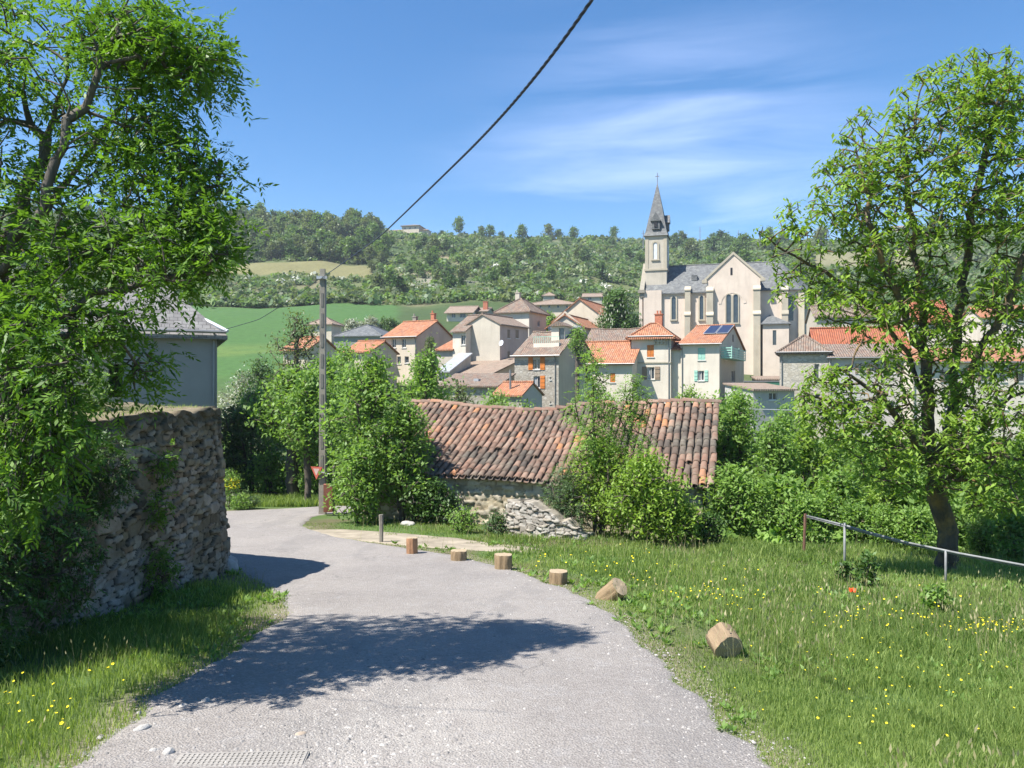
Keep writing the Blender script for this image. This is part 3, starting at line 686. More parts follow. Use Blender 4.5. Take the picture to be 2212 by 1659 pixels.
# ------------------------------------------------------------------ buildings
class House:
    """placed by its front-right corner at measured (uc, distance y); phi turns the facade so that the right end comes nearer"""
    def __init__(s, label, uc, y, phi, ul, ub, ve, vb, cat='house', name='village_house', group=None, deep=None, sink=4):
        s.phi = R(phi); s.a = np.array([math.cos(s.phi), -math.sin(s.phi)]); s.b = np.array([math.sin(s.phi), math.cos(s.phi)])
        s.C = np.array([(uc-CU)/FP*y, y])
        tl = (ul-CU)/FP; s.w = (tl*s.C[1]-s.C[0])/(-s.a[0]+tl*s.a[1])
        if deep: s.d = deep
        else:
            tb = (ub-CU)/FP; s.d = (tb*s.C[1]-s.C[0])/(s.b[0]-tb*s.b[1])
        s.O = s.C-s.a*s.w; s.H = -(ve-CV)/FP*y; s.zb = -(vb-CV)/FP*y; s.base = min(s.zb, float(G(*s.C)), float(G(*s.O)))-sink
        s.o = empty(name, (s.O[0], s.O[1], s.zb), -s.phi, label, cat, group)
        s.h = s.H-s.zb; s.lo = s.base-s.zb; s.wins = []; s.holes = {'F': [], 'R': [], 'L': []}
    def loc(s, u, v, face='F'):
        d = np.array([(u-CU)/FP, 1.])
        if face == 'F': p0, ax, n, off = s.O, s.a, s.b, 0
        elif face == 'R': p0, ax, n, off = s.C, s.b, s.a, 0
        k = (p0@n)/(d@n); p = d*k; return float((p-p0)@ax), -(v-CV)/FP*k-s.zb
    def win(s, u0, v0, u1, v1, face='F', shut=None, closed=False, sw=None, cur=False, sides='LR', frame=True):
        a0, z1 = s.loc(u0, v0, face); a1, z0 = s.loc(u1, v1, face)
        s.holes[face].append((a0, a1, z0, z1)); s.wins.append((face, a0, a1, z0, z1, shut, closed, sw, cur, sides, frame))
    def pt(s, face, a, z, dep):
        if face == 'F': return (a, dep, z)
        if face == 'R': return (s.w-dep, a, z)
        return (dep, a, z)
    def bx(s, mb, face, a0, a1, z0, z1, d0, d1):
        p = s.pt(face, a0, z0, d0); q_ = s.pt(face, a1, z1, d1)
        mb.box(min(p[0], q_[0]), max(p[0], q_[0]), min(p[1], q_[1]), max(p[1], q_[1]), min(p[2], q_[2]), max(p[2], q_[2]))
    def finish_windows(s):
        for face, a0, a1, z0, z1, shut, closed, sw, cur, sides, frame in s.wins:
            f = MB(); t_ = .06; d0, d1 = .12, .17
            s.bx(f, face, a0, a0+t_, z0, z1, d0, d1); s.bx(f, face, a1-t_, a1, z0, z1, d0, d1)
            s.bx(f, face, a0+t_, a1-t_, z1-t_, z1, d0, d1); s.bx(f, face, a0+t_, a1-t_, z0, z0+t_, d0, d1)
            if a1-a0 > .6: m_ = (a0+a1)/2; s.bx(f, face, m_-.03, m_+.03, z0+t_, z1-t_, d0+.005, d1-.005)
            s.bx(f, face, a0-.06, a1+.06, z0-.09, z0-.003, -.07, .1)
            fo = f.build('window', M['wframe'], s.o)
            g = MB(); s.bx(g, face, a0, a1, z0, z1, .18, .2); g.build('pane', M['glass'], fo)
            if cur: g = MB(); s.bx(g, face, a0+.05, a0+(a1-a0)*.35, z0+.1, z1-.05, .172, .178); g.build('curtain', M['curtain'], fo)
            if shut:
                if closed:
                    g = MB(); m_ = (a0+a1)/2
                    for x0, x1 in ((a0+.02, m_-.01), (m_+.01, a1-.02)): s.bx(g, face, x0, x1, z0+.02, z1-.02, .03, .07)
                    for x0, x1 in ((a0+.02, m_-.01), (m_+.01, a1-.02)):
                        for zz in (.2, .8): s.bx(g, face, x0+.04, x1-.04, z0+(z1-z0)*zz-.04, z0+(z1-z0)*zz+.04, .012, .028)
                    g.build('shutter', shut, s.o)
                else:
                    ww = sw or (a1-a0)*.55
                    for sd_ in sides:
                        x0 = a0-ww-.05 if sd_ == 'L' else a1+.05; g = MB()
                        s.bx(g, face, x0, x0+ww, z0-.05, z1+.05, -.06, -.015)
                        for zz in (.15, .5, .85): s.bx(g, face, x0+.03, x0+ww-.03, z0+(z1-z0)*zz-.05, z0+(z1-z0)*zz+.05, -.085, -.062)
                        g.build('shutter', shut, s.o)
    def walls(s, mat, matR=None, rtype='gable', rise=2., ov=.35):
        w_, d, h = s.w, s.d, s.h; mF = MB()
        mF.wall((0, 0, 0), (1, 0, 0), w_, s.lo, h, s.holes['F'], inn=(0, 1, 0))
        mR = MB() if matR else mF
        mR.wall((w_, 0, 0), (0, 1, 0), d, s.lo, h, s.holes['R'], inn=(-1, 0, 0))
        mF.wall((0, 0, 0), (0, 1, 0), d, s.lo, h, s.holes['L'], inn=(1, 0, 0)); mF.wall((0, d, 0), (1, 0, 0), w_, s.lo, h, (), inn=(0, -1, 0))
        if rtype == 'gable':   # ridge along the facade, gables at the sides
            mR.poly([(w_, 0, h), (w_, d, h), (w_, d/2, h+rise)]); mF.poly([(0, 0, h), (0, d/2, h+rise), (0, d, h)])
        if rtype == 'cross':   # ridge running back, gable on the facade
            mF.poly([(0, 0, h), (w_, 0, h), (w_/2, 0, h+rise)]); mF.poly([(0, d, h), (w_/2, d, h+rise), (w_, d, h)])
        if rtype == 'shed': mR.poly([(w_, 0, h), (w_, d, h), (w_, d, h+rise)]); mF.poly([(0, 0, h), (0, d, h+rise), (0, d, h)]); mF.poly([(0, d, h), (0, d, h+rise), (w_, d, h+rise), (w_, d, h)])
        s.wall = mF.build('wall', mat, s.o)
        if matR: mR.build('side_wall', matR, s.o)
    def roof(s, mat, rtype='gable', rise=2., ov=.35, t=.14, hip=None, ridge=True, sag=0):
        w_, d, h = s.w, s.d, s.h+.02; m_ = MB()
        if rtype == 'gable':
            k = rise/(d/2); e = h-ov*k; top = h+rise
            n = 8; xs = np.linspace(-ov*.6, w_+ov*.6, n+1); zz = [top-sag*math.sin(math.pi*i/n)+(.05*math.sin(i*2.1) if sag else 0) for i in range(n+1)]
            ps = []
            for i in range(n):
                ps.append([(xs[i], -ov, e), (xs[i+1], -ov, e), (xs[i+1], d/2, zz[i+1]), (xs[i], d/2, zz[i])])
                ps.append([(xs[i+1], d+ov, e), (xs[i], d+ov, e), (xs[i], d/2, zz[i]), (xs[i+1], d/2, zz[i+1])])
            m_.slab(ps, t); rl = [[(xs[i], d/2, zz[i]+.02) for i in range(n+1)]]
        elif rtype == 'cross':
            k = rise/(w_/2); e = h-ov*k; top = h+rise; o2 = ov*.6
            m_.slab([[(-ov, -o2, e), (w_/2, -o2, top), (w_/2, d+o2, top), (-ov, d+o2, e)], [(w_+ov, d+o2, e), (w_/2, d+o2, top), (w_/2, -o2, top), (w_+ov, -o2, e)]], t)
            rl = [[(w_/2, -o2, top+.02), (w_/2, d+o2, top+.02)]]
        elif rtype == 'hip':
            mn = min(w_, d); k = rise/(mn/2); e = h-ov*k; top = h+rise
            a, b_, c_, dd = (-ov, -ov, e), (w_+ov, -ov, e), (w_+ov, d+ov, e), (-ov, d+ov, e)
            if w_ > d: p = (d/2, d/2, top); q_ = (w_-d/2, d/2, top)
            else: p = (w_/2, w_/2, top); q_ = (w_/2, d-w_/2, top)
            if abs(w_-d) < .3: m_.slab([[a, b_, p], [b_, c_, p], [c_, dd, p], [dd, a, p]], t); rl = [[a, p], [b_, p], [c_, p], [dd, p]]
            elif w_ > d: m_.slab([[a, b_, q_, p], [b_, c_, q_], [c_, dd, p, q_], [dd, a, p]], t); rl = [[a, p, q_, b_], [dd, p], [c_, q_]]
            else: m_.slab([[a, b_, p], [b_, c_, q_, p], [c_, dd, q_], [dd, a, p, q_]], t); rl = [[a, p], [b_, p, q_, c_], [dd, q_]]
        elif rtype == 'shed':
            k = rise/d; m_.slab([[(-ov*.5, -ov, h-ov*k), (w_+ov*.5, -ov, h-ov*k), (w_+ov*.5, d+.1, h+rise+.1*k), (-ov*.5, d+.1, h+rise+.1*k)]], t); rl = []
        if ridge:
            for r_ in rl: m_.tube([Vector(p)+Vector((0, 0, .015)) for p in r_], .11, 6)
        s.rf = m_.build('roof', mat, s.o); return s.rf
    def gutter(s, pipe=None):
        m_ = MB(); ov = .42
        m_.tube([(-.3, -ov, s.h-.16), (s.w+.3, -ov, s.h-.18)], .07, 6)
        m_.build('gutter', M['gutter'], s.o)
        if pipe is not None: MB().tube([(pipe, -.35, s.h-.2), (pipe, -.07, s.h-.5), (pipe, -.07, s.lo)], .045, 6).build('downpipe', M['gutter'], s.o)
    def chimney(s, x, y, z0, z1, mat='brick', wd=.5, pots=0):
        m_ = MB(); m_.box(x-wd/2, x+wd/2, y-wd/2, y+wd/2, z0, z1); m_.box(x-wd/2-.06, x+wd/2+.06, y-wd/2-.06, y+wd/2+.06, z1+.001, z1+.1)
        for k in range(pots): m_.tube([(x-.15+.3*k, y, z1+.1), (x-.15+.3*k, y, z1+.45)], .1, 8)
        m_.build('chimney', M[mat], s.rf)
    def all(s, wmat, rmat, rtype, rise, wr=None, gut=None, ov=.35, sag=0):
        s.walls(M[wmat], M[wr] if wr else None, rtype, rise); s.roof(M[rmat], rtype, rise, ov, sag=sag); s.finish_windows()
        if gut is not None: s.gutter(gut)
        return s

# H1 three-storey stone house
h = House('tall narrow stone house with bright orange shutters and a roof terrace', 1206.8, 75, 28, 1111.5, 1232, 764, 895)
h.d = 9.0
h.win(1152.4, 772.7, 1166.4, 797.7, shut=M['oshut'], sw=.5); h.win(1152.4, 812.7, 1166.4, 838, shut=M['oshut'], sw=.5, sides='R', cur=True)
h.win(1187.6, 814, 1191, 820, frame=False); h.win(1187.6, 867, 1191, 872)
h.walls(M['stone'], M['greyr'], 'gable', 2.5); h.roof(M['brown'], 'gable', 2.5, .3, sag=.08); h.finish_windows(); h.gutter(h.w-.35)
x0, x1 = h.w*.30, h.w*.88; zt0 = h.h+1.15
MB().box(x0, x1, 1.35, 3.6, h.h+.3, zt0).build('roof_terrace', M['white'], h.o)
m_ = MB(); xd = x0+(x1-x0)*.48; m_.wall((xd, 2.7, 0), (1, 0, 0), x1-xd, zt0, zt0+1.75, [(.85, 1.45, zt0+.05, zt0+1.55)], depth=.12, inn=(0, 1, 0)); m_.wall((xd, 2.7, 0), (0, 1, 0), 1.8, zt0, zt0+1.75, (), inn=(1, 0, 0)); m_.wall((x1, 2.7, 0), (0, 1, 0), 1.8, zt0, zt0+1.75, (), inn=(-1, 0, 0)); dmr = m_.build('dormer', M['white'], h.o)
MB().prism([(xd-.25, 2.4, zt0+1.752), (x1+.25, 2.4, zt0+1.752), ((xd+x1)/2, 2.4, zt0+2.25)], (0, 2.4, 0)).build('dormer_roof', M['brown'], dmr)
MB().box(xd+.85, xd+1.45, 2.84, 2.87, zt0+.05, zt0+1.55).build('door_glass', M['glass'], dmr)
m_ = MB()
for k in range(14): x = x0+(x1-x0)*k/13; m_.box(x-.015, x+.015, 1.37, 1.40, zt0, zt0+.62)
m_.box(x0, x1, 1.36, 1.41, zt0+.62, zt0+.67); m_.build('railing', M['mint'], h.o)
MB().box(.0, h.w, -.03, -.002, h.h-.55, h.h-.12).build('cornice', M['greyr'], h.o)
# H2 solar panel house
h = House('pale rendered house with two solar panels on its orange roof and a mint balcony', 1554, 77, 24, 1470.6, 1607, 739, 850)
h.win(1507.6, 751, 1523.6, 777.7, shut=M['mint'], closed=True); h.win(1508, 801, 1521, 822, shut=M['mint'], cur=True)
h.win(1564, 754, 1571, 778, 'R', shut=M['mint'], closed=True); h.win(1588, 750, 1594, 776, 'R', shut=M['mint'], closed=True); h.win(1580, 800, 1588, 826, 'R')
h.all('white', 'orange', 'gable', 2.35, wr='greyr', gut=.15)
rf = h.rf; dd = h.d/2; k = 2.35/dd
m_ = MB()
pa = MB()
for q_ in range(2):
    xa = h.w*.40+q_*1.32; n0 = .06
    y0, y1 = dd*.42, dd*.90
    pts = [(xa, y0, h.h+.14+k*y0), (xa+1.25, y0, h.h+.14+k*y0), (xa+1.25, y1, h.h+.14+k*y1), (xa, y1, h.h+.14+k*y1)]
    po = MB().prism(pts, (0, 0, .05)).build('solar_panel', M['zinc'], rf)
    pts = [(a_+(.05 if i in (0, 3) else -.05), b_+(.05 if i < 2 else -.05), c_+.056+k*(.05 if i < 2 else -.05)) for i, (a_, b_, c_) in enumerate(pts)]
    MB().poly(pts).build('cells', plain('solar_cells', (.018, .025, .06), .35, 0, .2, 4, .4), po)
b_ = MB(); b_.box(h.w, h.w+1.1, h.d*.05, h.d*.62, 3.55, 3.7)
for i in range(4): b_.box(h.w+1.04, h.w+1.08, h.d*.05, h.d*.62, 3.8+i*.25, 3.92+i*.25)
for yy in (.05, .33, .62): b_.box(h.w+1.02, h.w+1.1, h.d*yy-.03, h.d*yy+.03, 3.7, 4.8)
for i in range(4): b_.box(h.w+.01, h.w+1.03, h.d*.05, h.d*.05+.03, 3.8+i*.25, 3.92+i*.25)
b_.build('balcony', M['mint'], h.o)
w0 = MB().box(h.w+.002, h.w+.05, dd-.3, dd+.3, h.h+.5, h.h+1.3).build('attic_window', M['dark'], h.o)
h2 = h
# green sheet enclosure
p = P(1611, 840, 76.5)
e = empty('garden_enclosure', (p[0], p[1], p[2]-1.2), R(-20), 'dark green sheet-metal enclosure beside the solar panel house', 'enclosure')
MB().box(-.2, 3.9, 0, 2.4, -2.5, 1.9).build('sheet_panel', M['greenm'], e); MB().box(-.25, 3.95, -.05, 2.45, 1.903, 2.0).build('top_rail', M['gutter'], e)
# H3 corbelled house with hipped roof
h = House('square pale house with hipped orange roof, corbelled gallery and orange shutters', 1449, 78.5, 20, 1364, 1469, 722, 872)
h.win(1397.6, 745, 1412.6, 771, shut=M['oshut'], closed=True); h.win(1398.5, 793, 1413.8, 819, shut=M['bshut'], sw=.5, cur=True)
h.win(1404, 725, 1409, 731)
h.d = 3.3
h.walls(M['white'], M['greyr'], 'none'); h.roof(M['orange'], 'hip', 1.25, .5); h.finish_windows(); h.gutter(h.w-.2)
MB().box(0, h.w, -.08, -.002, h.h-2.95, h.h-2.8).build('string_course', M['dressed'], h.o)
cb = MB(); a0, z1 = h.loc(1414, 731); a1, z0 = h.loc(1438, 738)
cb.box(a0, a1, -.3, -.002, z0, z0+.12)
for q_ in range(4): xx = a0+(a1-a0)*q_/3; cb.box(xx-.1, xx+.1, -.22, -.003, z0-.3, z0-.002); cb.box(xx-.08, xx+.08, -.26, -.01, z0+.122, z0+.32)
cb.build('corbels', M['dressed'], h.o)
h.chimney(h.w*.62, h.d*.62, h.h+.7, h.h+2.2, 'brick', .75, 2)
aw = MB(); a0, z1 = h.loc(1380, 862); a1, z0 = h.loc(1403, 874); aw.prism([(a0, -.02, z1), (a1, -.02, z1), (a1, -.9, z0), (a0, -.9, z0)], (0, 0, .06)); aw.build('awning', M['oshut'], h.o)
# link between H3 and H2
h = House('slim link wing with a small orange lean-to roof between two pale houses', 1471, 78.8, 22, 1450, 1480, 752, 850)
h.d = 4; h.all('white', 'orange', 'shed', 1.0)
# H4 white house behind the sapling
h = House('low white house with bright orange roof partly behind the tall sapling', 1366, 77, 20, 1233, 1380, 782, 895)
h.win(1318, 806, 1329, 826, shut=M['oshut'], closed=True); h.win(1262, 812, 1271, 828); h.d = 9
h.all('white', 'orange', 'gable', 2.3, gut=.15)
# H5 weathered roof behind
h = House('house with weathered grey-brown tiled roof behind the bright orange roof', 1392, 90, 18, 1268, 1400, 735, 830)
h.d = 7; h.all('beige', 'brown', 'gable', 1.7, sag=.15)
# H6 two gabled houses
h = House('pale grey gabled house with orange roof, front one of the gabled pair', 1258, 96, 24, 1184, 1290, 703, 790)
h.d = 9; h.walls(M['greyr'], None, 'cross', 1.9); h.roof(M['orange'], 'cross', 1.45, .4)
MB().box(-.1, h.w+.1, -.12, -.002, h.h-.25, h.h-.05).build('cornice', M['zinc'], h.o)
h = House('cream gabled house with orange roof, rear one of the gabled pair', 1310, 108, 24, 1196, 1330, 688, 780)
h.d = 11; h.all('cream', 'orange', 'cross', 3.0)
# H8 modern house
h = House('long low modern house with pinkish tiled roof below the hillside', 1240, 150, 14, 1136, 1262, 655, 690)
for q_ in range(4): h.win(1165+q_*19, 659, 1170+q_*19, 665)
h.d = 9; h.all('cream', 'tan', 'hip', 1.3, ov=.6)
# H9 hip house
h = House('square white house with hipped brown roof, its side wall coloured as shaded', 1143, 98, 26, 1074, 1180, 668, 760)
h.win(1161, 692, 1166, 706, 'R'); h.win(1161, 672, 1166, 678, 'R')
h.all('white', 'brown', 'hip', 1.7, wr='greyr', ov=.4); h.chimney(1.2, h.d*.7, h.h+.2, h.h+2.6, 'greyr', .6, 1)  # shade of the right wall is put into its colour by a darker render
# H10 big gable house
h = House('big beige rendered house with broad blank gable and small satellite dish', 1080, 86, 30, 1006, 1141, 698, 800)
h.win(1096, 712, 1102, 731, 'R', shut=M['bshut'], closed=True); h.win(1113.5, 712, 1120.5, 731, 'R', shut=M['bshut'], closed=True); h.win(1096.5, 758.5, 1102, 778.5, 'R', shut=M['bshut'], closed=True)
h.walls(M['greyr'], M['pink'], 'cross', 1.15); h.roof(M['tan'], 'cross', 1.15, .25); h.finish_windows()
h.h10 = 1
ds = MB(); zz = h.loc(1084, 741)[1]
n = 14; cen = Vector((h.w+.45, -.5, zz)); ax = Vector((-.25, -.95, .25)).normalized(); u_ = ax.cross(Vector((0, 0, 1))).normalized(); v_ = ax.cross(u_)
rim = [cen+(u_*math.cos(6.283*i/n)+v_*math.sin(6.283*i/n))*.34 for i in range(n)]; mid = [cen-ax*.05+(u_*math.cos(6.283*i/n)+v_*math.sin(6.283*i/n))*.2 for i in range(n)]
for i in range(n):
    j = (i+1) % n; ds.poly([rim[i], rim[j], mid[j], mid[i]]); ds.poly([mid[i], mid[j], cen-ax*.08])
ds.tube([cen-ax*.09, (h.w, .3, zz-.1)], .025, 6); ds.tube([cen-ax*.06, cen+ax*.3-v_*.12], .012, 5)
dish = ds.build('satellite_dish', M['louvre'], h.o)
h = House('small white wing with a red roof slope against the beige gable house', 1006, 87, 30, 978, 1010, 712, 790)
h.win(995.8, 724, 1006-.6, 744.5); h.d = 7; h.all('white', 'brown', 'gable', 1.9)
# H11 orange roof house on the left
h = House('cream house with long bright orange roof and two dark windows', 899.6, 92, 26, 830, 981, 724, 815)
h.win(846.5, 732, 855.5, 751); h.win(868, 732, 877, 751); h.win(858, 770, 866, 786); h.win(874, 770, 883, 784)
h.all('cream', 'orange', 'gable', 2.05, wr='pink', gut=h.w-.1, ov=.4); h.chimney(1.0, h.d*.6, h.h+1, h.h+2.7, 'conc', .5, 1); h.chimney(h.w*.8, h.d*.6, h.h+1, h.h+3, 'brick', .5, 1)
h = House('small lean-to with orange roof at the left end of the cream house', 829, 92.5, 26, 800, 840, 752, 800); h.d = 3.5; h.all('cream', 'orange', 'shed', 1.2)
h = House('low annex with orange roof between the cream house and the white wing', 979, 88, 26, 944, 990, 753, 800); h.d = 4; h.all('beige', 'orange', 'shed', 1.3)
# H12 slate roofed hall
h = House('dark grey slate-roofed hall beyond the treetops', 822, 112, 12, 722, 840, 723, 770); h.d = 10; h.all('cement', 'slate', 'hip', 1.75, ov=.3)
h = House('small house with pinkish pyramid roof beside the slate-roofed hall', 716, 118, 12, 669, 730, 697, 740); h.win(684, 703, 690, 713); h.d = 3.6; h.all('cream', 'tan', 'hip', 1.0, ov=.4)
h = House('house with orange roof half hidden by the thin roadside trees', 664, 72, 15, 612, 680, 752, 800); h.d = 6; h.all('cream', 'orange', 'gable', 1.2)
h = House('house with orange roof glimpsed above the lime tree crowns', 800, 84, 20, 746, 812, 757, 800); h.d = 6; h.all('cream', 'orange', 'gable', 1.2)
# H15 roofs in front
h = House('low outbuilding with a wide faded pinkish tiled roof', 1063, 80, 30, 962, 1075, 806, 850); h.d = 6.5; h.all('beige', 'tan', 'shed', 1.75)
h = House('lean-to with a grey sheet roof left of the faded tiled roof', 972, 81, 26, 948, 985, 799, 850); h.d = 4.5; h.all('greyr', 'zinc', 'shed', 1.9)
h = House('low building with striped dark red tiled roof and a skylight', 1074, 71, 18, 944, 1080, 832, 870); h.d = 5; h.all('stone', 'brown', 'shed', 1.15)
MB().box(h.w*.52, h.w*.6, 1.5, 2.1, h.h+.3, h.h+.62).build('skylight', M['zinc'], h.rf)
h = House('small shed with orange tiled roof and a grey gable end', 1127, 66, 26, 1066, 1171, 851, 905); h.all('stone', 'orange', 'gable', 1.0, wr='lilac', ov=.25)
MB().tube([(1.2, .9, h.h+.3), (1.2, .9, h.h+2.1)], .1, 8).build('flue', M['gutter'], h.rf)
# H16 distant pair
h = House('distant tan-roofed bungalow with a shaded veranda', 1020, 165, 10, 965, 1030, 673, 695); h.win(975, 677, 984, 686); h.win(993, 677, 1006, 686); h.d = 9; h.all('white', 'tan', 'gable', 1.6, ov=.8)
h = House('distant low wing with tan roof and a brick chimney', 1052, 168, 10, 1021, 1062, 671, 695); h.win(1026, 675, 1032, 682); h.win(1038, 675, 1046, 682); h.d = 8; h.all('greyr', 'tan', 'gable', 1.0, ov=.6); h.chimney(2.5, 2, h.h, h.h+2.1, 'brick', 1.0)
h = House('tiny villa with tan roof among the shrubs at the foot of the hill', 1197, 215, 8, 1173, 1204, 637, 650); h.d = 7; h.all('beige', 'tan', 'hip', .9)
h = House('tiny long bungalow with pinkish roof left of the chestnut tree', 1300, 205, 8, 1258, 1310, 640, 655); h.d = 8; h.win(1270, 642, 1278, 648); h.all('beige', 'tan', 'gable', 1.2)
# villa on the skyline
vy = 515
h = House('large pink villa standing on the left skyline', 905, vy, 12, 868, 912, 486, 505, cat='villa', name='hilltop_villa'); h.d = 12
zb_ = float(G(h.C[0], vy)); h.o.location[2] = max(zb_+.5, h.zb)
for q_ in range(3): h.holes['F'].append((1.6+q_*3.6, 2.8+q_*3.6, 3.4, 4.6)); h.wins.append(('F', 1.6+q_*3.6, 2.8+q_*3.6, 3.4, 4.6, None, False, None, False, '', True))
h.walls(M['cream'], M['pink'], 'none'); h.roof(M['tan'], 'hip', 1.6, .9); h.finish_windows()
wb = MB(); wb.box(-9.5, -.01, 1, 9, -3, 3.0); wb.build('side_wing', M['cream'], h.o); MB().box(h.w+.01, h.w+6, 1, 8, -3, 2.6).build('side_wing', M['cream'], h.o)
rb = MB(); rb.slab([[(-10.2, .2, 3.0), (.0, .2, 3.0), (.0, 5, 4.4), (-8, 5, 4.4)], [(-10.2, 9.8, 3.0), (-10.2, .2, 3.0), (-8, 5, 4.4)], [(0, 9.8, 3.0), (-10.2, 9.8, 3.0), (-8, 5, 4.4), (0, 5, 4.4)]], .25)
rb.slab([[(h.w, .2, 2.6), (h.w+6.6, .2, 2.6), (h.w+4.6, 4.5, 3.8), (h.w, 4.5, 3.8)], [(h.w+6.6, .2, 2.6), (h.w+6.6, 8.8, 2.6), (h.w+4.6, 4.5, 3.8)]], .25); rb.build('wing_roof', M['tan'], h.o)
# right-hand group
h = House('pale stone house with brown hipped roof, just right of the church apse', 1790, 70, 22, 1684, 1800, 756, 925)
h.win(1773, 760, 1780, 768); h.win(1759, 786, 1770, 822); h.win(1760, 850, 1772, 862); h.win(1757, 867, 1776, 889, cur=True); h.d = 7
h.walls(M['stonew'], M['greyr'], 'none'); h.roof(M['brown'], 'hip', 1.5, .35); h.finish_windows(); h.gutter(.2)
h = House('long pale house with patchy brown roof behind the right-hand tree', 1950, 68, 16, 1792, 1960, 768, 920)
for q_ in range(4): h.win(1824+q_*32, 786, 1838+q_*32, 806, shut=M['bshut'] if q_ % 2 else None); h.win(1822+q_*32, 868, 1838+q_*32, 890)
h.d = 5; h.all('lilac', 'brown', 'shed', 1.3, gut=.1)
h = House('house with vivid orange-red roof above the patchy brown roof', 1968, 74, 14, 1764, 1985, 762, 860); h.d = 7; h.all('white', 'redt', 'gable', 2.7)
h = House('lower pale blue-grey shed with lean-to roof below the church', 1716, 66, -12, 1627, 1720, 840, 905, name='village_shed', cat='shed')
h.win(1661, 848, 1679, 864); h.d = 5; h.all('lilac', 'tan', 'shed', .5)
h = House('low rubble wing with a small dark opening between shed and church', 1712, 78, 10, 1636, 1722, 818, 880); h.win(1668, 822, 1681, 832); h.d = 4; h.all('stonew', 'tan', 'shed', .3)
h = House('beige house with faded red roof behind the vivid orange roof', 1905, 96, 14, 1762, 1915, 680, 760); h.win(1791, 686, 1803, 692); h.d = 9; h.all('beige', 'brown', 'gable', 1.7)
h = House('wide white house with orange roof at the right edge', 2300, 64, 8, 1972, 2320, 778, 930)
for q_ in range(6): h.win(2000+q_*40, 800, 2014+q_*40, 824, shut=M['bshut'] if q_ % 2 else None)
h.win(2148, 862, 2176, 884); h.win(2040, 862, 2056, 884); h.d = 6; h.all('white', 'orange', 'shed', 1.3, gut=.1)
h = House('tall white house with red roof glimpsed through the upper right tree crown', 2058, 92, 14, 1975, 2070, 690, 780); h.win(2000, 706, 2010, 722); h.d = 8; h.all('white', 'redt', 'gable', 2.6)
h = House('white house with orange-brown roof farthest right behind the tree', 2290, 100, 12, 2120, 2300, 680, 780)
for q_ in range(4): h.win(2140+q_*34, 700, 2152+q_*34, 716)
h.d = 8; h.all('white', 'orange', 'gable', 1.6)
h = House('house with orange roof on the far left hillside behind the ash tree', 44, 330, -8, -60, 60, 545, 568); h.d = 9; h.all('cream', 'orange', 'gable', 1.9)
h.o.location[2] = max(h.o.location[2], float(G(h.C[0], 330))+1)

# ------------------------------------------------------------------ slate-roofed house on the left
h = House('grey cement-rendered house with stone-slate hipped roof behind the stone wall', 469, 29, -24, 150, 480, 708, 880, name='roadside_house', sink=2)
h.d = 7.5
xs_ = h.loc(265, 800)[0]
mF = MB(); mF.wall((xs_, 0, 0), (1, 0, 0), h.w-xs_, h.lo, h.h, (), inn=(0, 1, 0)); mF.wall((h.w, 0, 0), (0, 1, 0), h.d, h.lo, h.h, (), inn=(-1, 0, 0)); mF.build('wall', M['cement'], h.o)
mF = MB(); mF.wall((0, .35, 0), (1, 0, 0), xs_, h.lo, h.h, [(1.2, 2.0, .4, 1.6)], inn=(0, 1, 0)); mF.wall((xs_, .0, 0), (0, 1, 0), .35, h.lo, h.h, (), inn=(-1, 0, 0)); mF.wall((0, .35, 0), (0, 1, 0), h.d-.35, h.lo, h.h, (), inn=(1, 0, 0)); mF.wall((0, h.d, 0), (1, 0, 0), h.w, h.lo, h.h, (), inn=(0, -1, 0))
mF.build('stone_wing_wall', stone_mat('cream_stone', [(.66, .55, .38), (.74, .64, .47), (.55, .45, .32)], (.5, .42, .3)), h.o)
h.roof(M['slateh'], 'hip', 2.3, .35, ridge=False)
e = h.h+.02-.35*(2.3/(h.d/2)); top = h.h+2.32; k = h.d/2
m_ = MB()
for pts in ([(h.w+.35, -.35, e+.05), (h.w-k, k, top+.05)], [(h.w+.35, h.d+.35, e+.05), (h.w-k, k, top+.05)], [(k, k, top+.05), (h.w-k, k, top+.05)]): m_.tube(pts, .07, 6)
m_.build('metal_hip_cap', M['louvre'], h.rf); h.gutter(h.w-.12)
h.chimney(h.w*.52, h.d*.55, h.h+1.2, h.h+2.35, 'gutter', .5)
lh = h

# ------------------------------------------------------------------ church
class Church(House): pass
c = Church('large pinkish rendered church with slate roof and pointed bell tower', 1745, 116, 17, 1388, 1760, 618, 842, cat='church', name='church', sink=6)
W_, Hh = c.w, c.h
def S(u, v=700): return c.loc(u, v)
x_tr0, x_tr1 = S(1528)[0], S(1642)[0]; x_ap = S(1688)[0]
D = 9.2; rise = S(1580, 573)[1]*0+ (CV-573)/FP*(c.O[1]+4)-(CV-622)/FP*c.O[1]
rise = 4.6; h0 = Hh
def arch(mb, x0, x1, z0, z1, y, n=8):
    """filled round-headed panel facing the front"""
    r_ = (x1-x0)/2; cx = (x0+x1)/2; pts = [(x0, y, z0), (x1, y, z0), (x1, y, z1-r_)]+[(cx+r_*math.cos(math.pi*i/n), y, z1-r_+r_*math.sin(math.pi*i/n)) for i in range(1, n)]+[(x0, y, z1-r_)]
    mb.poly(pts)
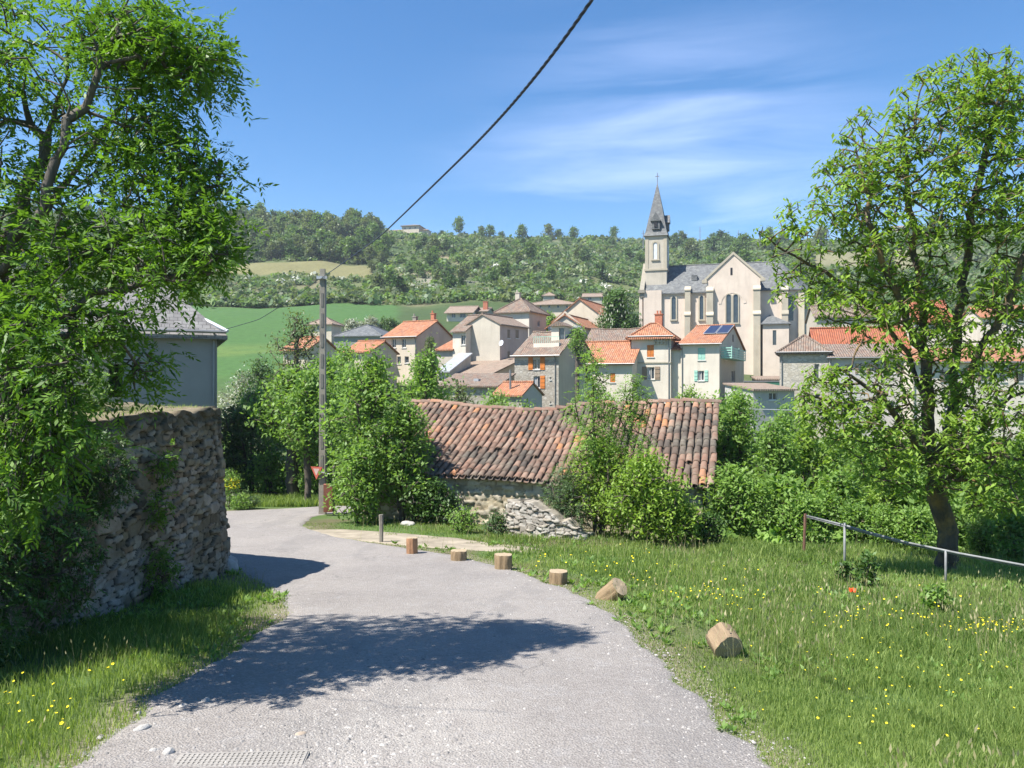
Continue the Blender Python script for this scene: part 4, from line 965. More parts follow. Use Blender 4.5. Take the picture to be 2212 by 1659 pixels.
def archframe(mb, x0, x1, z0, z1, y, t_, pr, n=10):
    r_ = (x1-x0)/2; cx = (x0+x1)/2
    inn = [(x0, z0)]+[(cx-r_*math.cos(math.pi*i/n), z1-r_+r_*math.sin(math.pi*i/n)) for i in range(n+1)]+[(x1, z0)]
    R_ = r_+t_; ou = [(x0-t_, z0)]+[(cx-R_*math.cos(math.pi*i/n), z1-r_+R_*math.sin(math.pi*i/n)) for i in range(n+1)]+[(x1+t_, z0)]
    for i in range(len(inn)-1):
        a, b_, c_, d_ = inn[i], inn[i+1], ou[i+1], ou[i]
        mb.poly([(a[0], y-pr, a[1]), (d_[0], y-pr, d_[1]), (c_[0], y-pr, c_[1]), (b_[0], y-pr, b_[1])])
        mb.poly([(a[0], y, a[1]), (a[0], y-pr, a[1]), (b_[0], y-pr, b_[1]), (b_[0], y, b_[1])]); mb.poly([(d_[0], y, d_[1]), (c_[0], y, c_[1]), (c_[0], y-pr, c_[1]), (d_[0], y-pr, d_[1])])
    mb.box(x0-t_-.05, x1+t_+.05, y-pr-.06, y-.002, z0-.2, z0-.003)
def awin(u0, v0, u1, v1, y=0, off=0.0, pr=.16, par=None):
    x0, zt_ = c.loc(u0, v0); x1, zb_ = c.loc(u1, v1); f = MB(); archframe(f, x0, x1, zb_, zt_, y, .2, pr); fo = f.build('window', M['dressed'], par or c.o)
    g = MB(); arch(g, x0, x1, zb_, zt_, y-.012); g.build('pane', M['glass'], fo)
# nave
nw = MB(); nw.wall((0, 0, 0), (1, 0, 0), x_ap, c.lo, h0, (), inn=(0, 1, 0)); nw.wall((0, 0, 0), (0, 1, 0), D, c.lo, h0, (), inn=(1, 0, 0)); nw.wall((0, D, 0), (1, 0, 0), x_ap, c.lo, h0, (), inn=(0, -1, 0))
nw.poly([(0, 0, h0), (0, D/2, h0+rise), (0, D, h0)])
# apse facets
rA = D/2; ac = (x_ap, D/2); ap = [(x_ap+rA*math.sin(math.pi*i/5)*1.0, D/2-rA*math.cos(math.pi*i/5)) for i in range(6)]
for i in range(5):
    a, b_ = ap[i], ap[i+1]; nw.poly([(a[0], a[1], c.lo), (b_[0], b_[1], c.lo), (b_[0], b_[1], h0), (a[0], a[1], h0)])
nw.build('wall', M['church'], c.o)
top = h0+rise; ov = .35; k = rise/(D/2); e = h0-ov*k
rf = MB(); oa = [(x_ap+(rA+ov)*math.sin(math.pi*i/5), D/2-(rA+ov)*math.cos(math.pi*i/5), e) for i in range(6)]
rf.slab([[(.3, -ov, e), (x_ap, -ov, e), (x_ap, D/2, top), (.3, D/2, top)], [(x_ap, D+ov, e), (.3, D+ov, e), (.3, D/2, top), (x_ap, D/2, top)]]+[[oa[i], oa[i+1], (x_ap, D/2, top)] for i in range(5)], .18)
rf.tube([(.3, D/2, top+.03), (x_ap, D/2, top+.03)], .1, 6)
rfo = rf.build('roof', M['slate'], c.o)
MB().box(S(1492)[0], S(1492)[0]+.9, 1.6, 2.4, h0+1.7, h0+2.6).build('skylight', M['slate'], rfo)
# eaves cornice
MB().box(.02, x_tr0-.01, -.14, -.002, h0-.75, h0-.35).build('cornice', M['church'], c.o)
# west parapet
pp = MB(); pp.prism([(-.45, -.5, h0-.9), (-.45, -.5, h0+.15), (-.45, D/2, top+.65), (-.45, D+.5, h0+.15), (-.45, D+.5, h0-.9), (-.45, D/2, h0+rise-1.2)], (.72, 0, 0)); pp.box(-.65, .45, -.75, -.1, h0-.25, h0+.25)
pp.build('gable_parapet', M['conc'], c.o)
MB().box(-.5, .0, -.35, D+.3, c.lo, h0-.9).build('west_front', M['church'], c.o)
# transept
th = c.loc(1582, 604)[1]; tt_ = c.loc(1582, 553)[1]; pr_ = 1.35
xt0, xt1 = x_tr0, x_tr1; xm = (xt0+xt1)/2
tw = MB(); tw.wall((xt0, -pr_, 0), (1, 0, 0), xt1-xt0, c.lo, th, (), inn=(0, 1, 0)); tw.poly([(xt0, -pr_, th), (xt1, -pr_, th), (xm, -pr_, tt_)])
for x in (xt0, xt1): tw.wall((x, -pr_, 0), (0, 1, 0), pr_+1, c.lo, th, (), inn=(1 if x == xt0 else -1, 0, 0))
tw.build('transept_wall', M['church'], c.o)
cp = MB()
for sgn, xa in ((-1, xt0), (1, xt1)):
    n_ = Vector((sgn*(tt_-th), 0, (xt1-xt0)/2)).normalized()*.32; p0 = Vector((xa+sgn*.35, -pr_-.14, th-.35*(tt_-th)/((xt1-xt0)/2))); p1 = Vector((xm, -pr_-.14, tt_+.02))
    cp.prism([p0, p1, p1+Vector((0, 0, .42)), p0+n_], (0, .55, 0)); cp.box(min(xa, xa+sgn*.75), max(xa, xa+sgn*.75), -pr_-.2, -pr_+.6, th-.55, th-.1)
cp.build('gable_coping', M['dressed'], c.o)
tr_ = MB(); tr_.slab([[(xt0-.1, -pr_+.35, th-.1), (xm, -pr_+.35, tt_-.1), (xm, D/2, tt_-.1), (xt0-.1, D/2, th-.1)], [(xt1+.1, D/2, th-.1), (xm, D/2, tt_-.1), (xm, -pr_+.35, tt_-.1), (xt1+.1, -pr_+.35, th-.1)]], .2)
tr_.build('transept_roof', M['slate'], c.o)
class _C: pass
def tw_shift(u, v):   # measured point on the transept face
    d = np.array([(u-CU)/FP, 1.]); p0 = c.O-c.b*pr_; k_ = (p0@c.b)/(d@c.b); p = d*k_; return float((p-c.O)@c.a), -(v-CV)/FP*k_-c.zb
for (u0, u1) in ((1569, 1579.2), (1584.2, 1594.4)):
    x0, zt_ = tw_shift(u0, 636); x1, zb_ = tw_shift(u1, 697); f = MB(); archframe(f, x0, x1, zb_, zt_, -pr_, .16, .14); fo = f.build('window', M['dressed'], c.o); g = MB(); arch(g, x0, x1, zb_, zt_, -pr_-.012); g.build('pane', M['glass'], fo)
x0, zt_ = tw_shift(1577, 578.5); x1, zb_ = tw_shift(1583, 594); MB().box(x0+.05, x1-.05, -pr_-.03, -pr_-.004, zb_, zt_).build('slot_window', M['dark'], c.o)
g = MB(); xa_, za_ = tw_shift(1582, 660)
n = 16
for rr0, rr1 in ((1.62, 2.05),):
    for i in range(n):
        a0_, a1_ = math.pi*i/n, math.pi*(i+1)/n
        g.poly([(xa_+rr0*math.cos(a0_), -pr_-.05, za_+rr0*math.sin(a0_)+.3), (xa_+rr1*math.cos(a0_), -pr_-.05, za_+rr1*math.sin(a0_)+.3), (xa_+rr1*math.cos(a1_), -pr_-.05, za_+rr1*math.sin(a1_)+.3), (xa_+rr0*math.cos(a1_), -pr_-.05, za_+rr0*math.sin(a1_)+.3)])
g.build('relieving_arch', M['church'], c.o)
# nave windows
awin(1451, 641, 1460, 690); awin(1511.5, 639, 1519.5, 690)
# buttresses
def butt(x, w_, zt_, y0, pr1=.75, pr2=1.25, zs=None):
    b = MB(); zs = zs or zt_*.68
    b.box(x, x+w_, y0-pr1, y0-.002, zs, zt_); b.prism([(x-.06, y0-pr1-.1, zt_+.001), (x-.06, y0+.0, zt_+.001), (x-.06, y0+.0, zt_+.75), (x-.06, y0-pr1-.1, zt_+.18)], (w_+.12, 0, 0))
    b.box(x-.003, x+w_+.003, y0-pr2, y0-.003, c.lo, zs-.001); b.prism([(x-.08, y0-pr2-.1, zs), (x-.08, y0-pr1-.004, zs), (x-.08, y0-pr1-.004, zs+.65), (x-.08, y0-pr2-.1, zs+.15)], (w_+.16, 0, 0))
    b.build('buttress', M['dressed'], c.o)
zb1 = c.loc(1485, 629)[1]; zs1 = c.loc(1485, 683)[1]
butt(S(1480)[0], .85, zb1, 0, .7, 1.15, zs1)
tq = tw_shift(1582, 629)[1]; tz_ = tw_shift(1582, 682)[1]
butt(xt0-.05, 1.0, tq, -pr_, .6, 1.0, tz_); butt(xt1-1.0, 1.0, tq, -pr_, .6, 1.0, tz_)
butt(S(1688.5)[0], .9, c.loc(1695, 628)[1], .0, .7, .75, c.loc(1695, 680)[1])
MB().box(S(1391)[0], S(1429.5)[0], -.42, -.003, c.lo, c.loc(1410, 626)[1]-.15).build('corner_pilaster', M['church'], c.o)
# apse buttress and window on the facets
for i, (aa, bb) in enumerate(zip(ap[:-1], ap[1:])):
    a = Vector((aa[0], aa[1], 0)); b_ = Vector((bb[0], bb[1], 0)); n_ = (b_-a).cross(Vector((0, 0, 1))).normalized(); m0 = (a+b_)/2; t_ = (b_-a).normalized()
    if i in (0, 1, 2):
        z0_, z1_ = c.loc(1714, 692)[1], c.loc(1714, 638)[1]; q0 = m0+n_*.02; f = MB(); hw = .42
        f.poly([q0-t_*hw+Vector((0, 0, z0_)), q0+t_*hw+Vector((0, 0, z0_)), q0+t_*hw+Vector((0, 0, z1_-hw))]+[q0+t_*hw*math.cos(math.pi*j/6)+Vector((0, 0, z1_-hw+hw*math.sin(math.pi*j/6))) for j in range(1, 6)]+[q0-t_*hw+Vector((0, 0, z1_-hw))])
        f.build('apse_window', M['glass'], c.o)
    if i in (1, 2, 3):
        b = MB(); p0 = a-t_*.4; zz = c.loc(1740, 632)[1]; b.prism([p0+Vector((0, 0, c.lo)), p0+t_*.8+Vector((0, 0, c.lo)), p0+t_*.8+n_*1.0+Vector((0, 0, c.lo)), p0+n_*1.0+Vector((0, 0, c.lo))], (0, 0, zz-c.lo)); b.build('buttress', M['dressed'], c.o)
# sacristy
sx0, sx1 = S(1650)[0]-.2, S(1714)[0]-.8; sz = c.loc(1680, 699)[1]-.2; sy = -3.0
sm = MB(); sm.wall((sx0, sy, 0), (1, 0, 0), sx1-sx0, c.lo, sz, [((sx1-sx0)*.38, (sx1-sx0)*.52, sz-3.2, sz-1.0)], inn=(0, 1, 0)); sm.wall((sx1, sy, 0), (0, 1, 0), 4.5, c.lo, sz, (), inn=(-1, 0, 0)); sm.wall((sx0, sy, 0), (0, 1, 0), 4.5, c.lo, sz, (), inn=(1, 0, 0))
sm.build('sacristy_wall', M['church'], c.o); MB().box(sx0+(sx1-sx0)*.38, sx0+(sx1-sx0)*.52, sy+.12, sy+.16, sz-3.2, sz-1.0).build('sacristy_window', M['glass'], c.o)
sr = MB(); o_ = .3; cx_ = sx0+(sx1-sx0)*.3
sr.slab([[(sx0-o_, sy-o_, sz), (sx1+o_, sy-o_, sz), (cx_, 0, sz+1.6)], [(sx1+o_, sy-o_, sz), (sx1+o_, 2, sz), (cx_, 0, sz+1.6)], [(sx0-o_, 0, sz), (sx0-o_, sy-o_, sz), (cx_, 0, sz+1.6)]], .15); sr.build('sacristy_roof', M['slate'], c.o)
# tower
bx_ = S(1393)[0]; tw_ = S(1440)[0]-bx_
# the tower stands on the front part of the nave roof, at its true depth
ty0, td = 1.2, 4.2
def tl(u, v, y=ty0):
    d = np.array([(u-CU)/FP, 1.]); p0 = c.O+c.b*y; k_ = (p0@c.b)/(d@c.b); p = d*k_; return float((p-c.O)@c.a), -(v-CV)/FP*k_-c.zb
x0, ztt = tl(1394, 510); x1, zst = tl(1440, 581); _, zlo = tl(1410, 600)
tm = MB(); tm.wall((x0, ty0, 0), (1, 0, 0), x1-x0, h0-2, ztt, (), inn=(0, 1, 0)); tm.wall((x1, ty0, 0), (0, 1, 0), td, h0-2, ztt, (), inn=(-1, 0, 0)); tm.wall((x0, ty0, 0), (0, 1, 0), td, h0-2, ztt, (), inn=(1, 0, 0)); tm.wall((x0, ty0+td, 0), (1, 0, 0), x1-x0, h0-2, ztt, (), inn=(0, -1, 0))
tm.build('tower', M['beige'], c.o)
MB().box(x0-.15, x1+.15, ty0-.15, ty0+td+.15, zst-.18, zst+.1).build('string_course', M['dressed'], c.o)
for xa in (x0-.04, x1-.5):
    MB().box(xa, xa+.54, ty0-.06, ty0-.003, zst+.1, ztt).build('quoins', M['dressed'], c.o)
xl, zt_ = tl(1411, 524); xr_, zb_ = tl(1420.5, 560); f = MB(); archframe(f, xl, xr_, zb_, zt_, ty0, .28, .12); fo = f.build('belfry_window', M['dressed'], c.o); g = MB(); arch(g, xl+.08, xr_-.08, zb_, zt_-.05, ty0-.03); g.build('louvre', M['louvre'], fo)
g = MB(); g.box(x1+.003, x1+.06, ty0+td*.36, ty0+td*.64, zb_, zt_-.3); g.build('side_louvre', M['louvre'], c.o)
# flared slate spire with dormers
sx, sy_ = (x0+x1)/2, ty0+td/2; hx, hy = (x1-x0)/2, td/2
zap = tl(1423.6, 396, sy_)[1]
lv = [(1.14, ztt-.05), (.98, ztt+.75), (.80, ztt+2.3), (.02, zap)]
sp = MB()
ring = lambda f_, z: [(sx-hx*f_, sy_-hy*f_, z), (sx+hx*f_, sy_-hy*f_, z), (sx+hx*f_, sy_+hy*f_, z), (sx-hx*f_, sy_+hy*f_, z)]
sp.poly(ring(*lv[0])[::-1]); 
for i in range(3):
    r0, r1 = ring(*lv[i]), ring(*lv[i+1])
    for j in range(4): sp.poly([r0[j], r0[(j+1) % 4], r1[(j+1) % 4], r1[j]])
spo = sp.build('spire', M['slate'], c.o)
dm = MB(); zq = ztt+1.0
dm.box(sx-.62, sx+.62, sy_-hy*.98-.25, sy_-hy*.5, zq, zq+1.35); dm.prism([(sx-.85, sy_-hy-.4, zq+1.3), (sx+.85, sy_-hy-.4, zq+1.3), (sx, sy_-hy-.4, zq+2.75)], (0, hy*.8, 0)); dm.box(sx+hx*.5, sx+hx*.98+.25, sy_-.5, sy_+.5, zq, zq+1.3); dm.prism([(sx+hx*.35, sy_-.75, zq+1.25), (sx+hx*.35, sy_+.75, zq+1.25), (sx+hx*.35, sy_, zq+2.6)], (hx*.85, 0, 0))
do = dm.build('dormer', M['slate'], spo)
MB().box(sx-.26, sx+.26, sy_-hy-.3, sy_-hy-.22, zq+.3, zq+1.15).build('dormer_opening', M['dark'], do)
MB().tube([(sx, sy_, zap-.3), (sx, sy_, zap+1.75)], .06, 6).box(sx-.34, sx+.34, sy_-.05, sy_+.05, zap+1.1, zap+1.22).build('cross', M['gutter'], spo)
# telecom masts on the skyline
for (u, v0, v1, yy, lb) in ((1512, 490, 528, 560, 'tall thin telecom mast on the skyline right of the spire'), (1549+46, 497, 528, 560, 'thin antenna pole on the skyline, farther right of the taller mast'), (1389.5, 497, 533, 430, 'dark pole on the hilltop just left of the bell tower')):
    p0 = P(u, v1, yy); p1 = P(u, v0, yy); e_ = empty('mast', (p0[0], p0[1], float(G(p0[0], yy))-1), 0, lb, 'mast'); hh = p1[2]-e_.location[2]
    MB().tube([(0, 0, 0), (0, 0, hh)], [.35, .2], 6).build('pole', M['gutter'], e_)
    MB().box(-1.2, 1.2, -.1, .1, hh*.86, hh*.86+.2).build('crossbar', M['gutter'], e_)
for (u, v, wd, hg, col, lb) in ((1532, 521, 26, 8, 'white', 'low white-walled house on the skyline right of the spire'), (1475, 522, 34, 7, 'pink', 'small pink house on the skyline beside the bell tower'), (1952, 490, 44, 9, 'cream', 'pale house with tan roof on the skyline behind the right-hand tree')):
    yy = 548; h = House(lb, u+wd/2, yy, 6, u-wd/2, u+wd, v, v+hg); h.d = 9; h.all(col, 'tan', 'gable', 1.8)
    h.o.location[2] = max(h.o.location[2], float(G(h.C[0], yy)))
# ------------------------------------------------------------------ the old barn
phi = R(17); ba = np.array([math.cos(phi), -math.sin(phi)]); bb = np.array([math.sin(phi), math.cos(phi)])
ER_ = np.array([(1531-CU)/FP*19.6, 19.6]); BL = 9.9; BD = 3.75
zE = -(1050-CV)/FP*19.6; zR = zE+1.98
bo = ER_-ba*BL
barn = empty('barn', (bo[0], bo[1], zE-1.6), -phi, 'low old stone barn with sagging weathered clay tile roof', 'barn')
r_ = np.random.default_rng(5)
def ridge_sag(x):    # x 0..BL
    return -.30*np.exp(-((x-3.9)/2.2)**2)+.03*np.sin(x*2.3)-.10*(x < 2)*(2-x)*.3+.05*sstep(8, 11, x)
def eave_sag(x): return -.03*np.sin(x*.9+1)-.06*np.exp(-((x-6)/1.5)**2)
def roofpt(x, s, lift=0):
    """s 0 eave..1 ridge"""
    sg = ridge_sag(x)*s+eave_sag(x)*(1-s)-.10*np.sin(np.pi*s)*np.exp(-((x-5)/3.5)**2)+.03*(fbm(x*1.1, s*4, 3, 4)-.45)
    return np.stack([x+0*s, -.25+(BD+.25)*s+0*x, 1.6+1.98*s+sg+lift], -1)
tw0 = .205; ncol = int(BL/tw0); nrow = 12; K = 7
V, F, T = [], [], []; off = 0
def add_tile(x0, s0, s1, r0, r1, conv, lift, skew, tint, slip):
    global off
    th = np.linspace(0, np.pi, K); cx = -np.cos(th); sz = np.sin(th)
    rows = []
    for s_, rr, li in ((s0, r0, lift+.028), (s1, r1, lift)):
        xx = x0+skew*(1 if s_ == s0 else -1)+cx*rr; ss = np.full(K, s_-slip)
        p = roofpt(xx*0+x0, ss); p[:, 0] = xx; p[:, 2] += li+(sz*rr*.64 if conv else -sz*rr*.5+rr*.1); rows.append(p)
    th2 = .016
    inner = rows[0].copy(); inner[:, 2] -= th2; inner[1:-1, 2] -= .004
    V.append(np.vstack([rows[0], rows[1], inner]))
    for a_, b_ in ((0, K), (2*K, 0)):
        j = np.arange(K-1); F.append(off+np.stack([a_+j, a_+j+1, b_+j+1, b_+j], -1)); T.append(np.full(K-1, tint))
    off += 3*K
for ci in range(-1, ncol+1):
    xc = ci*tw0+.12
    for ri in range(nrow):
        s0 = ri/nrow-.012; s1 = (ri+1)/nrow+.02
        j = r_.normal(0, .012)
        patch = float(fbm(xc*.5, ri*.35, 3, 12))
        tint = np.clip(.5+(patch-.46)*1.6+r_.normal(0, .2), 0, 1)
        if xc < BL+.05: add_tile(xc+tw0/2, s0, s1, .075, .09, False, .0, 0, np.clip(tint-.25, 0, 1), 0)
        if r_.random() < .012: continue
        add_tile(xc+j, s0-.0, s1, .088, .072, True, .045+r_.uniform(0, .012), r_.normal(0, .006), tint, r_.normal(0, .006))
t = NT('barn_tile'); a = t.new('ShaderNodeAttribute'); a.attribute_name = 'tint'; co = t.coord()
c_ = t.ramp(a.outputs['Fac'], [(0, (.085, .07, .058)), (.25, (.15, .10, .075)), (.5, (.21, .12, .085)), (.75, (.29, .185, .135)), (.92, (.34, .165, .09)), (1, (.40, .18, .08))])
n_ = t.ramp(t.noise(co, 2.2, 7, .75), [(.46, (0, 0, 0)), (.66, (1, 1, 1))]); n2_ = t.ramp(t.noise(co, 17, 5, .7), [(.5, (0, 0, 0)), (.7, (1, 1, 1))])
c_ = t.mix(t.math('MULTIPLY', n_, .5), c_, (.26, .235, .185)); c_ = t.mix(t.math('MULTIPLY', n2_, .5), c_, (.09, .078, .065)); t.color(c_); t.bump(t.noise(co, 30, 4), .008, .7); M['btile'] = t.m
np_mesh('roof', np.vstack(V), [np.vstack(F)], M['btile'], barn, smooth=False, tint=np.concatenate(T))
# under-roof deck and ridge
m_ = MB(); xs = np.linspace(-.05, BL+.02, 30)
for a_, b_ in zip(xs[:-1], xs[1:]):
    p = [roofpt(np.array([a_]), np.array([0.]))[0], roofpt(np.array([b_]), np.array([0.]))[0], roofpt(np.array([b_]), np.array([.55]))[0], roofpt(np.array([a_]), np.array([.55]))[0], roofpt(np.array([b_]), np.array([1.]))[0], roofpt(np.array([a_]), np.array([1.]))[0]]
    dz = np.array([0, 0, -.035]); m_.poly([p[0]+dz, p[1]+dz, p[2]+dz, p[3]+dz]); m_.poly([p[3]+dz, p[2]+dz, p[4]+dz, p[5]+dz])
    bk = lambda q_: np.array([q_[0], 2*BD-q_[1]+.2, q_[2]-2.0]); m_.poly([p[5]+dz, p[4]+dz, np.array([b_, 2*BD+.3, 1.5]), np.array([a_, 2*BD+.3, 1.5])])
m_.build('roof_deck', plain('old_roof_deck', (.20, .15, .11), .95, 0, .4, 4), barn)
V, F, T = [], [], []; off = 0
for i in range(int(BL/.36)+1):
    x0_, x1_ = i*.36-.05, i*.36+.38; th = np.linspace(0, np.pi, K); zz = roofpt(np.array([(x0_+x1_)/2]), np.array([1.]))[0]
    jj = r_.normal(0, .012, 2)
    for x_, rr, l_ in ((x0_, .13, .012), (x1_, .105, 0)):
        V.append(np.stack([np.full(K, x_), BD-np.cos(th)*rr+jj[0], zz[2]+.055+np.sin(th)*rr*.8+l_+jj[1]], -1))
    j = np.arange(K-1); F.append(off+np.stack([j, j+1, j+1+K, j+K], -1)); T.append(np.full(K-1, np.clip(r_.normal(.5, .2), 0, 1))); off += 2*K
np_mesh('ridge_tiles', np.vstack(V), [np.vstack(F)], M['btile'], barn, tint=np.concatenate(T))
# barn walls (world coordinates, then parented)
def b2w(x, y): p = bo+ba*x+bb*y; return (float(p[0]), float(p[1]))
pby = [(.38, .32, .21), (.48, .42, .30), (.33, .27, .18), (.55, .49, .38), (.43, .38, .29)]
fl = [b2w(BL-.12-i*(BL-.2)/8, -.03) for i in range(9)][::-1]
zt_ = [float(zE+eave_sag(x_))-.02 for x_ in np.linspace(0, BL, 9)]
zb_ = [float(G(*p))-.5 for p in fl]
o = rubble('front_wall', fl, zb_, zt_, M['rubble'], None, .04, .30, .14, 11, pby, (.26, .21, .14), .04, 0, .0, .04, .4); keep_world(o, barn)
sl = [b2w(BL-.12, .12+i*(BD*2-.2)/6) for i in range(7)]
zt_ = [zE-.05+1.95*(1-abs(i/3-1)) for i in range(7)]; zb_ = [float(G(*p))-.5 for p in sl]
o = rubble('end_wall', sl, zb_, zt_, M['rubble'], None, .05, .30, .14, 12, pby, (.26, .21, .14), .04, 0, .0, .04, .4); keep_world(o, barn)
# dry-stone ruin in front
p0 = ghit(1105, 1160); p1 = ghit(1258, 1166)
gl = [(.30, .28, .24), (.40, .375, .33), (.25, .22, .18), (.46, .44, .39), (.35, .30, .23)]
ln = [(p0[0]-.15, p0[1]+.9), (p0[0]-.02, p0[1]+.2), (p0[0]+.25, p0[1]), (p0[0]*.5+p1[0]*.5, p1[1]*.5+p0[1]*.5), (p1[0], p1[1]), (p1[0]+.35, p1[1]+.6)]
zb_ = [float(G(*p))-.2 for p in ln]; zt_ = [zb_[0]+.5, zb_[1]+1.0, zb_[2]+1.08, zb_[3]+.72, zb_[4]+.42, zb_[5]+.3]
ru = empty('ruined_wall', (p0[0], p0[1], float(G(p0[0], p0[1]))), 0, 'crumbling pale dry-stone wall stub in front of the barn', 'wall')
o = rubble('stonework', ln, zb_, zt_, M['rubble'], None, .018, .17, .07, 31, gl, (.10, .08, .06), .05, .12, .07, .04, .5); keep_world(o, ru)
# bank of rubble along the barn foot
p0 = ghit(1000, 1135); p1 = ghit(1120, 1140)
ln = [(p0[0]-1.2, p0[1]+1.0), (p0[0], p0[1]+.9), (p1[0], p1[1]+.9), (p1[0]+1.2, p1[1]+1.0), (p1[0]+2.2, p1[1]+.9)]
zb_ = [float(G(*p))-.2 for p in ln]; zt_ = [zb_[0]+.35, zb_[1]+.9, zb_[2]+1.15, zb_[3]+1.2, zb_[4]+1.0]
ru = empty('rubble_bank', (p0[0], p0[1], float(G(p0[0], p0[1]))), 0, 'low bank of tumbled pale stones at the foot of the barn wall', 'wall')
o = rubble('stonework', ln, zb_, zt_, M['rubble'], None, .03, .26, .13, 37, gl, (.2, .17, .11), .07, .45, .12, .05, .6); keep_world(o, ru)

# ------------------------------------------------------------------ stumps along the road
M['stumpb'] = bark_mat('peeled_log', (.35, .255, .15)); 
t = NT('cut_wood'); co = t.coord('Object'); d_ = t.new('ShaderNodeVectorMath', operation='LENGTH'); t.link(t.mapping(co, (1, 1, 0)), d_.inputs[0])
rg = t.math('SINE', t.math('ADD', t.math('MULTIPLY', d_.outputs['Value'], 330), t.math('MULTIPLY', t.noise(co, 6, 3), 6)))
t.color(t.mix(t.math('MULTIPLY', t.noise(co, 16, 5), .6), t.ramp(rg, [(0, (.32, .25, .16)), (1, (.44, .35, .23))]), (.30, .23, .16))); M['cut'] = t.m
def stump(name, label, u, vb, wpx, hpx, tilt=(0, 0), seed=0, mat=None, yaw=0, flare=.0):
    p = ghit(u, vb); y = p[1]; r0 = wpx/2/FP*y; hh = hpx/FP*y/math.cos(.1)
    r_ = np.random.default_rng(seed); o = empty(name, (p[0], p[1]+r0*.6, p[2]-.02), yaw, label, 'log' if name == 'log' else 'stump', 'cut logs standing along the road edge' if name == 'stump' else None)
    o.rotation_euler = (tilt[0], tilt[1], yaw)
    n = 40; th = np.arange(n)*2*np.pi/n; lob = 1+.05*np.sin(th*2+seed)+.03*np.sin(th*5+seed*2)+.02*np.sin(th*9)
    rows = []; zs = np.linspace(-.12, hh, 12)
    for k, z in enumerate(zs):
        f_ = 1+flare*(1-z/hh)**2-(.035 if k == 11 else 0); rr = r0*lob*f_*(1+.07*(vnoise(th*9, th*0+z*3, seed)-.5)+.05*(vnoise(th*2.5, th*0+z*9, seed+4)-.5)); rows.append(np.stack([rr*np.cos(th), rr*np.sin(th), np.full(n, z)+(0 if k < 11 else .004*np.sin(th*3))], -1))
    v = np.vstack(rows); i_, j_ = np.meshgrid(np.arange(11), np.arange(n), indexing='ij'); f = np.stack([i_*n+j_, i_*n+(j_+1) % n, (i_+1)*n+(j_+1) % n, (i_+1)*n+j_], -1).reshape(-1, 4)
    np_mesh('side', v, [f], mat or M['stumpb'], o, smooth=True)
    tr = []; 
    for q_ in (1., .66, .33): tr.append(rows[-1]*np.array([q_, q_, 1])+np.array([0, 0, .003 if q_ < 1 else 0.0005])+np.array([0, 0, 1])*r_.normal(0, .002, (n, 1)))
    cv = np.vstack(tr+[[[0, 0, hh+.004]]]); i_, j_ = np.meshgrid(np.arange(2), np.arange(n), indexing='ij'); f = np.stack([i_*n+j_, i_*n+(j_+1) % n, (i_+1)*n+(j_+1) % n, (i_+1)*n+j_], -1).reshape(-1, 4)
    tf = np.stack([2*n+np.arange(n), 2*n+(np.arange(n)+1) % n, np.full(n, 3*n)], -1); np_mesh('cut_face', cv, [f, tf], M['cut'], o)
    if tilt[0]:  # lying logs: a lower cut face too
        cv2 = cv.copy(); cv2[:, 2] = -.121-(cv[:, 2]-hh); np_mesh('lower_cut_face', cv2, [f[:, ::-1], tf[:, ::-1]], M['cut'], o)
    return o
stump('stump', 'tallest and thinnest cut log by the dirt path, reddish flaking bark', 889, 1198, 23, 37, (0, 0), 1, bark_mat('reddish_log', (.48, .27, .15)))
stump('stump', 'short wide cut log, second from the wooden post', 990.5, 1213, 34, 24, (0, 0), 2)
stump('stump', 'upright pale cut log with split side, midway along the road bend', 1087.5, 1232, 38, 34, (0, 0), 3)
stump('stump', 'smooth drum-shaped cut log between the split one and the tilted one', 1206.5, 1263, 41, 29, (0, 0), 4)
o = stump('log', 'pale leaning cut log tipped over beside the road edge', 1316, 1296, 44, 40, (R(40), R(28)), 5, None, R(20)); o.location[2] += .04
o = stump('log', 'round hairy-barked log lying alone in the grass, nearest the camera', 1578, 1428, 64, 22, (R(108), R(-4)), 6, bark_mat('stringy_bark', (.34, .25, .155)), R(8)); o.location[2] += .11; o.location[1] += .10
# grey wooden post by the path
p = ghit(823, 1172); e = empty('wooden_post', p, 0, 'thin grey weathered wooden post beside the dirt path', 'post'); k = 60/FP*p[1]
MB().tube([(0, 0, -.2), (.01, 0, k*.5), (0, .01, k)], [.05, .047, .05], 7).build('post', bark_mat('grey_wood', (.33, .30, .25)), e)

# ------------------------------------------------------------------ utility pole with cables
PY = 24.0; pb = ghit(697, 1111); pole = empty('utility_pole', pb, 0, 'tall square concrete utility pole at the bend of the road', 'utility pole')
ptop = -(581-CV)/FP*pb[1]-pb[2]; ww0, ww1 = .10, .075
m_ = MB(); n = len(m_.v)
def frus(m_, x, y, z0, w0, z1, w1, k=.8):
    a = [(x-w0, y-w0*k, z0), (x+w0, y-w0*k, z0), (x+w0, y+w0*k, z0), (x-w0, y+w0*k, z0)]; b = [(x-w1, y-w1*k, z1), (x+w1, y-w1*k, z1), (x+w1, y+w1*k, z1), (x-w1, y+w1*k, z1)]
    m_.poly(a[::-1]); m_.poly(b)
    for i in range(4): j = (i+1) % 4; m_.poly([a[i], a[j], b[j], b[i]])
frus(m_, 0, 0, -.4, ww0*1.05, ptop, ww1); m_.build('shaft', M['conc'], pole)
m_ = MB()
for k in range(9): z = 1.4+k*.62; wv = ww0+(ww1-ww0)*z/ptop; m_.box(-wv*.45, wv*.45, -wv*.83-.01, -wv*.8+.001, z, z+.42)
m_.build('recess', plain('recess_shadow_concrete', (.16, .15, .13)), pole)
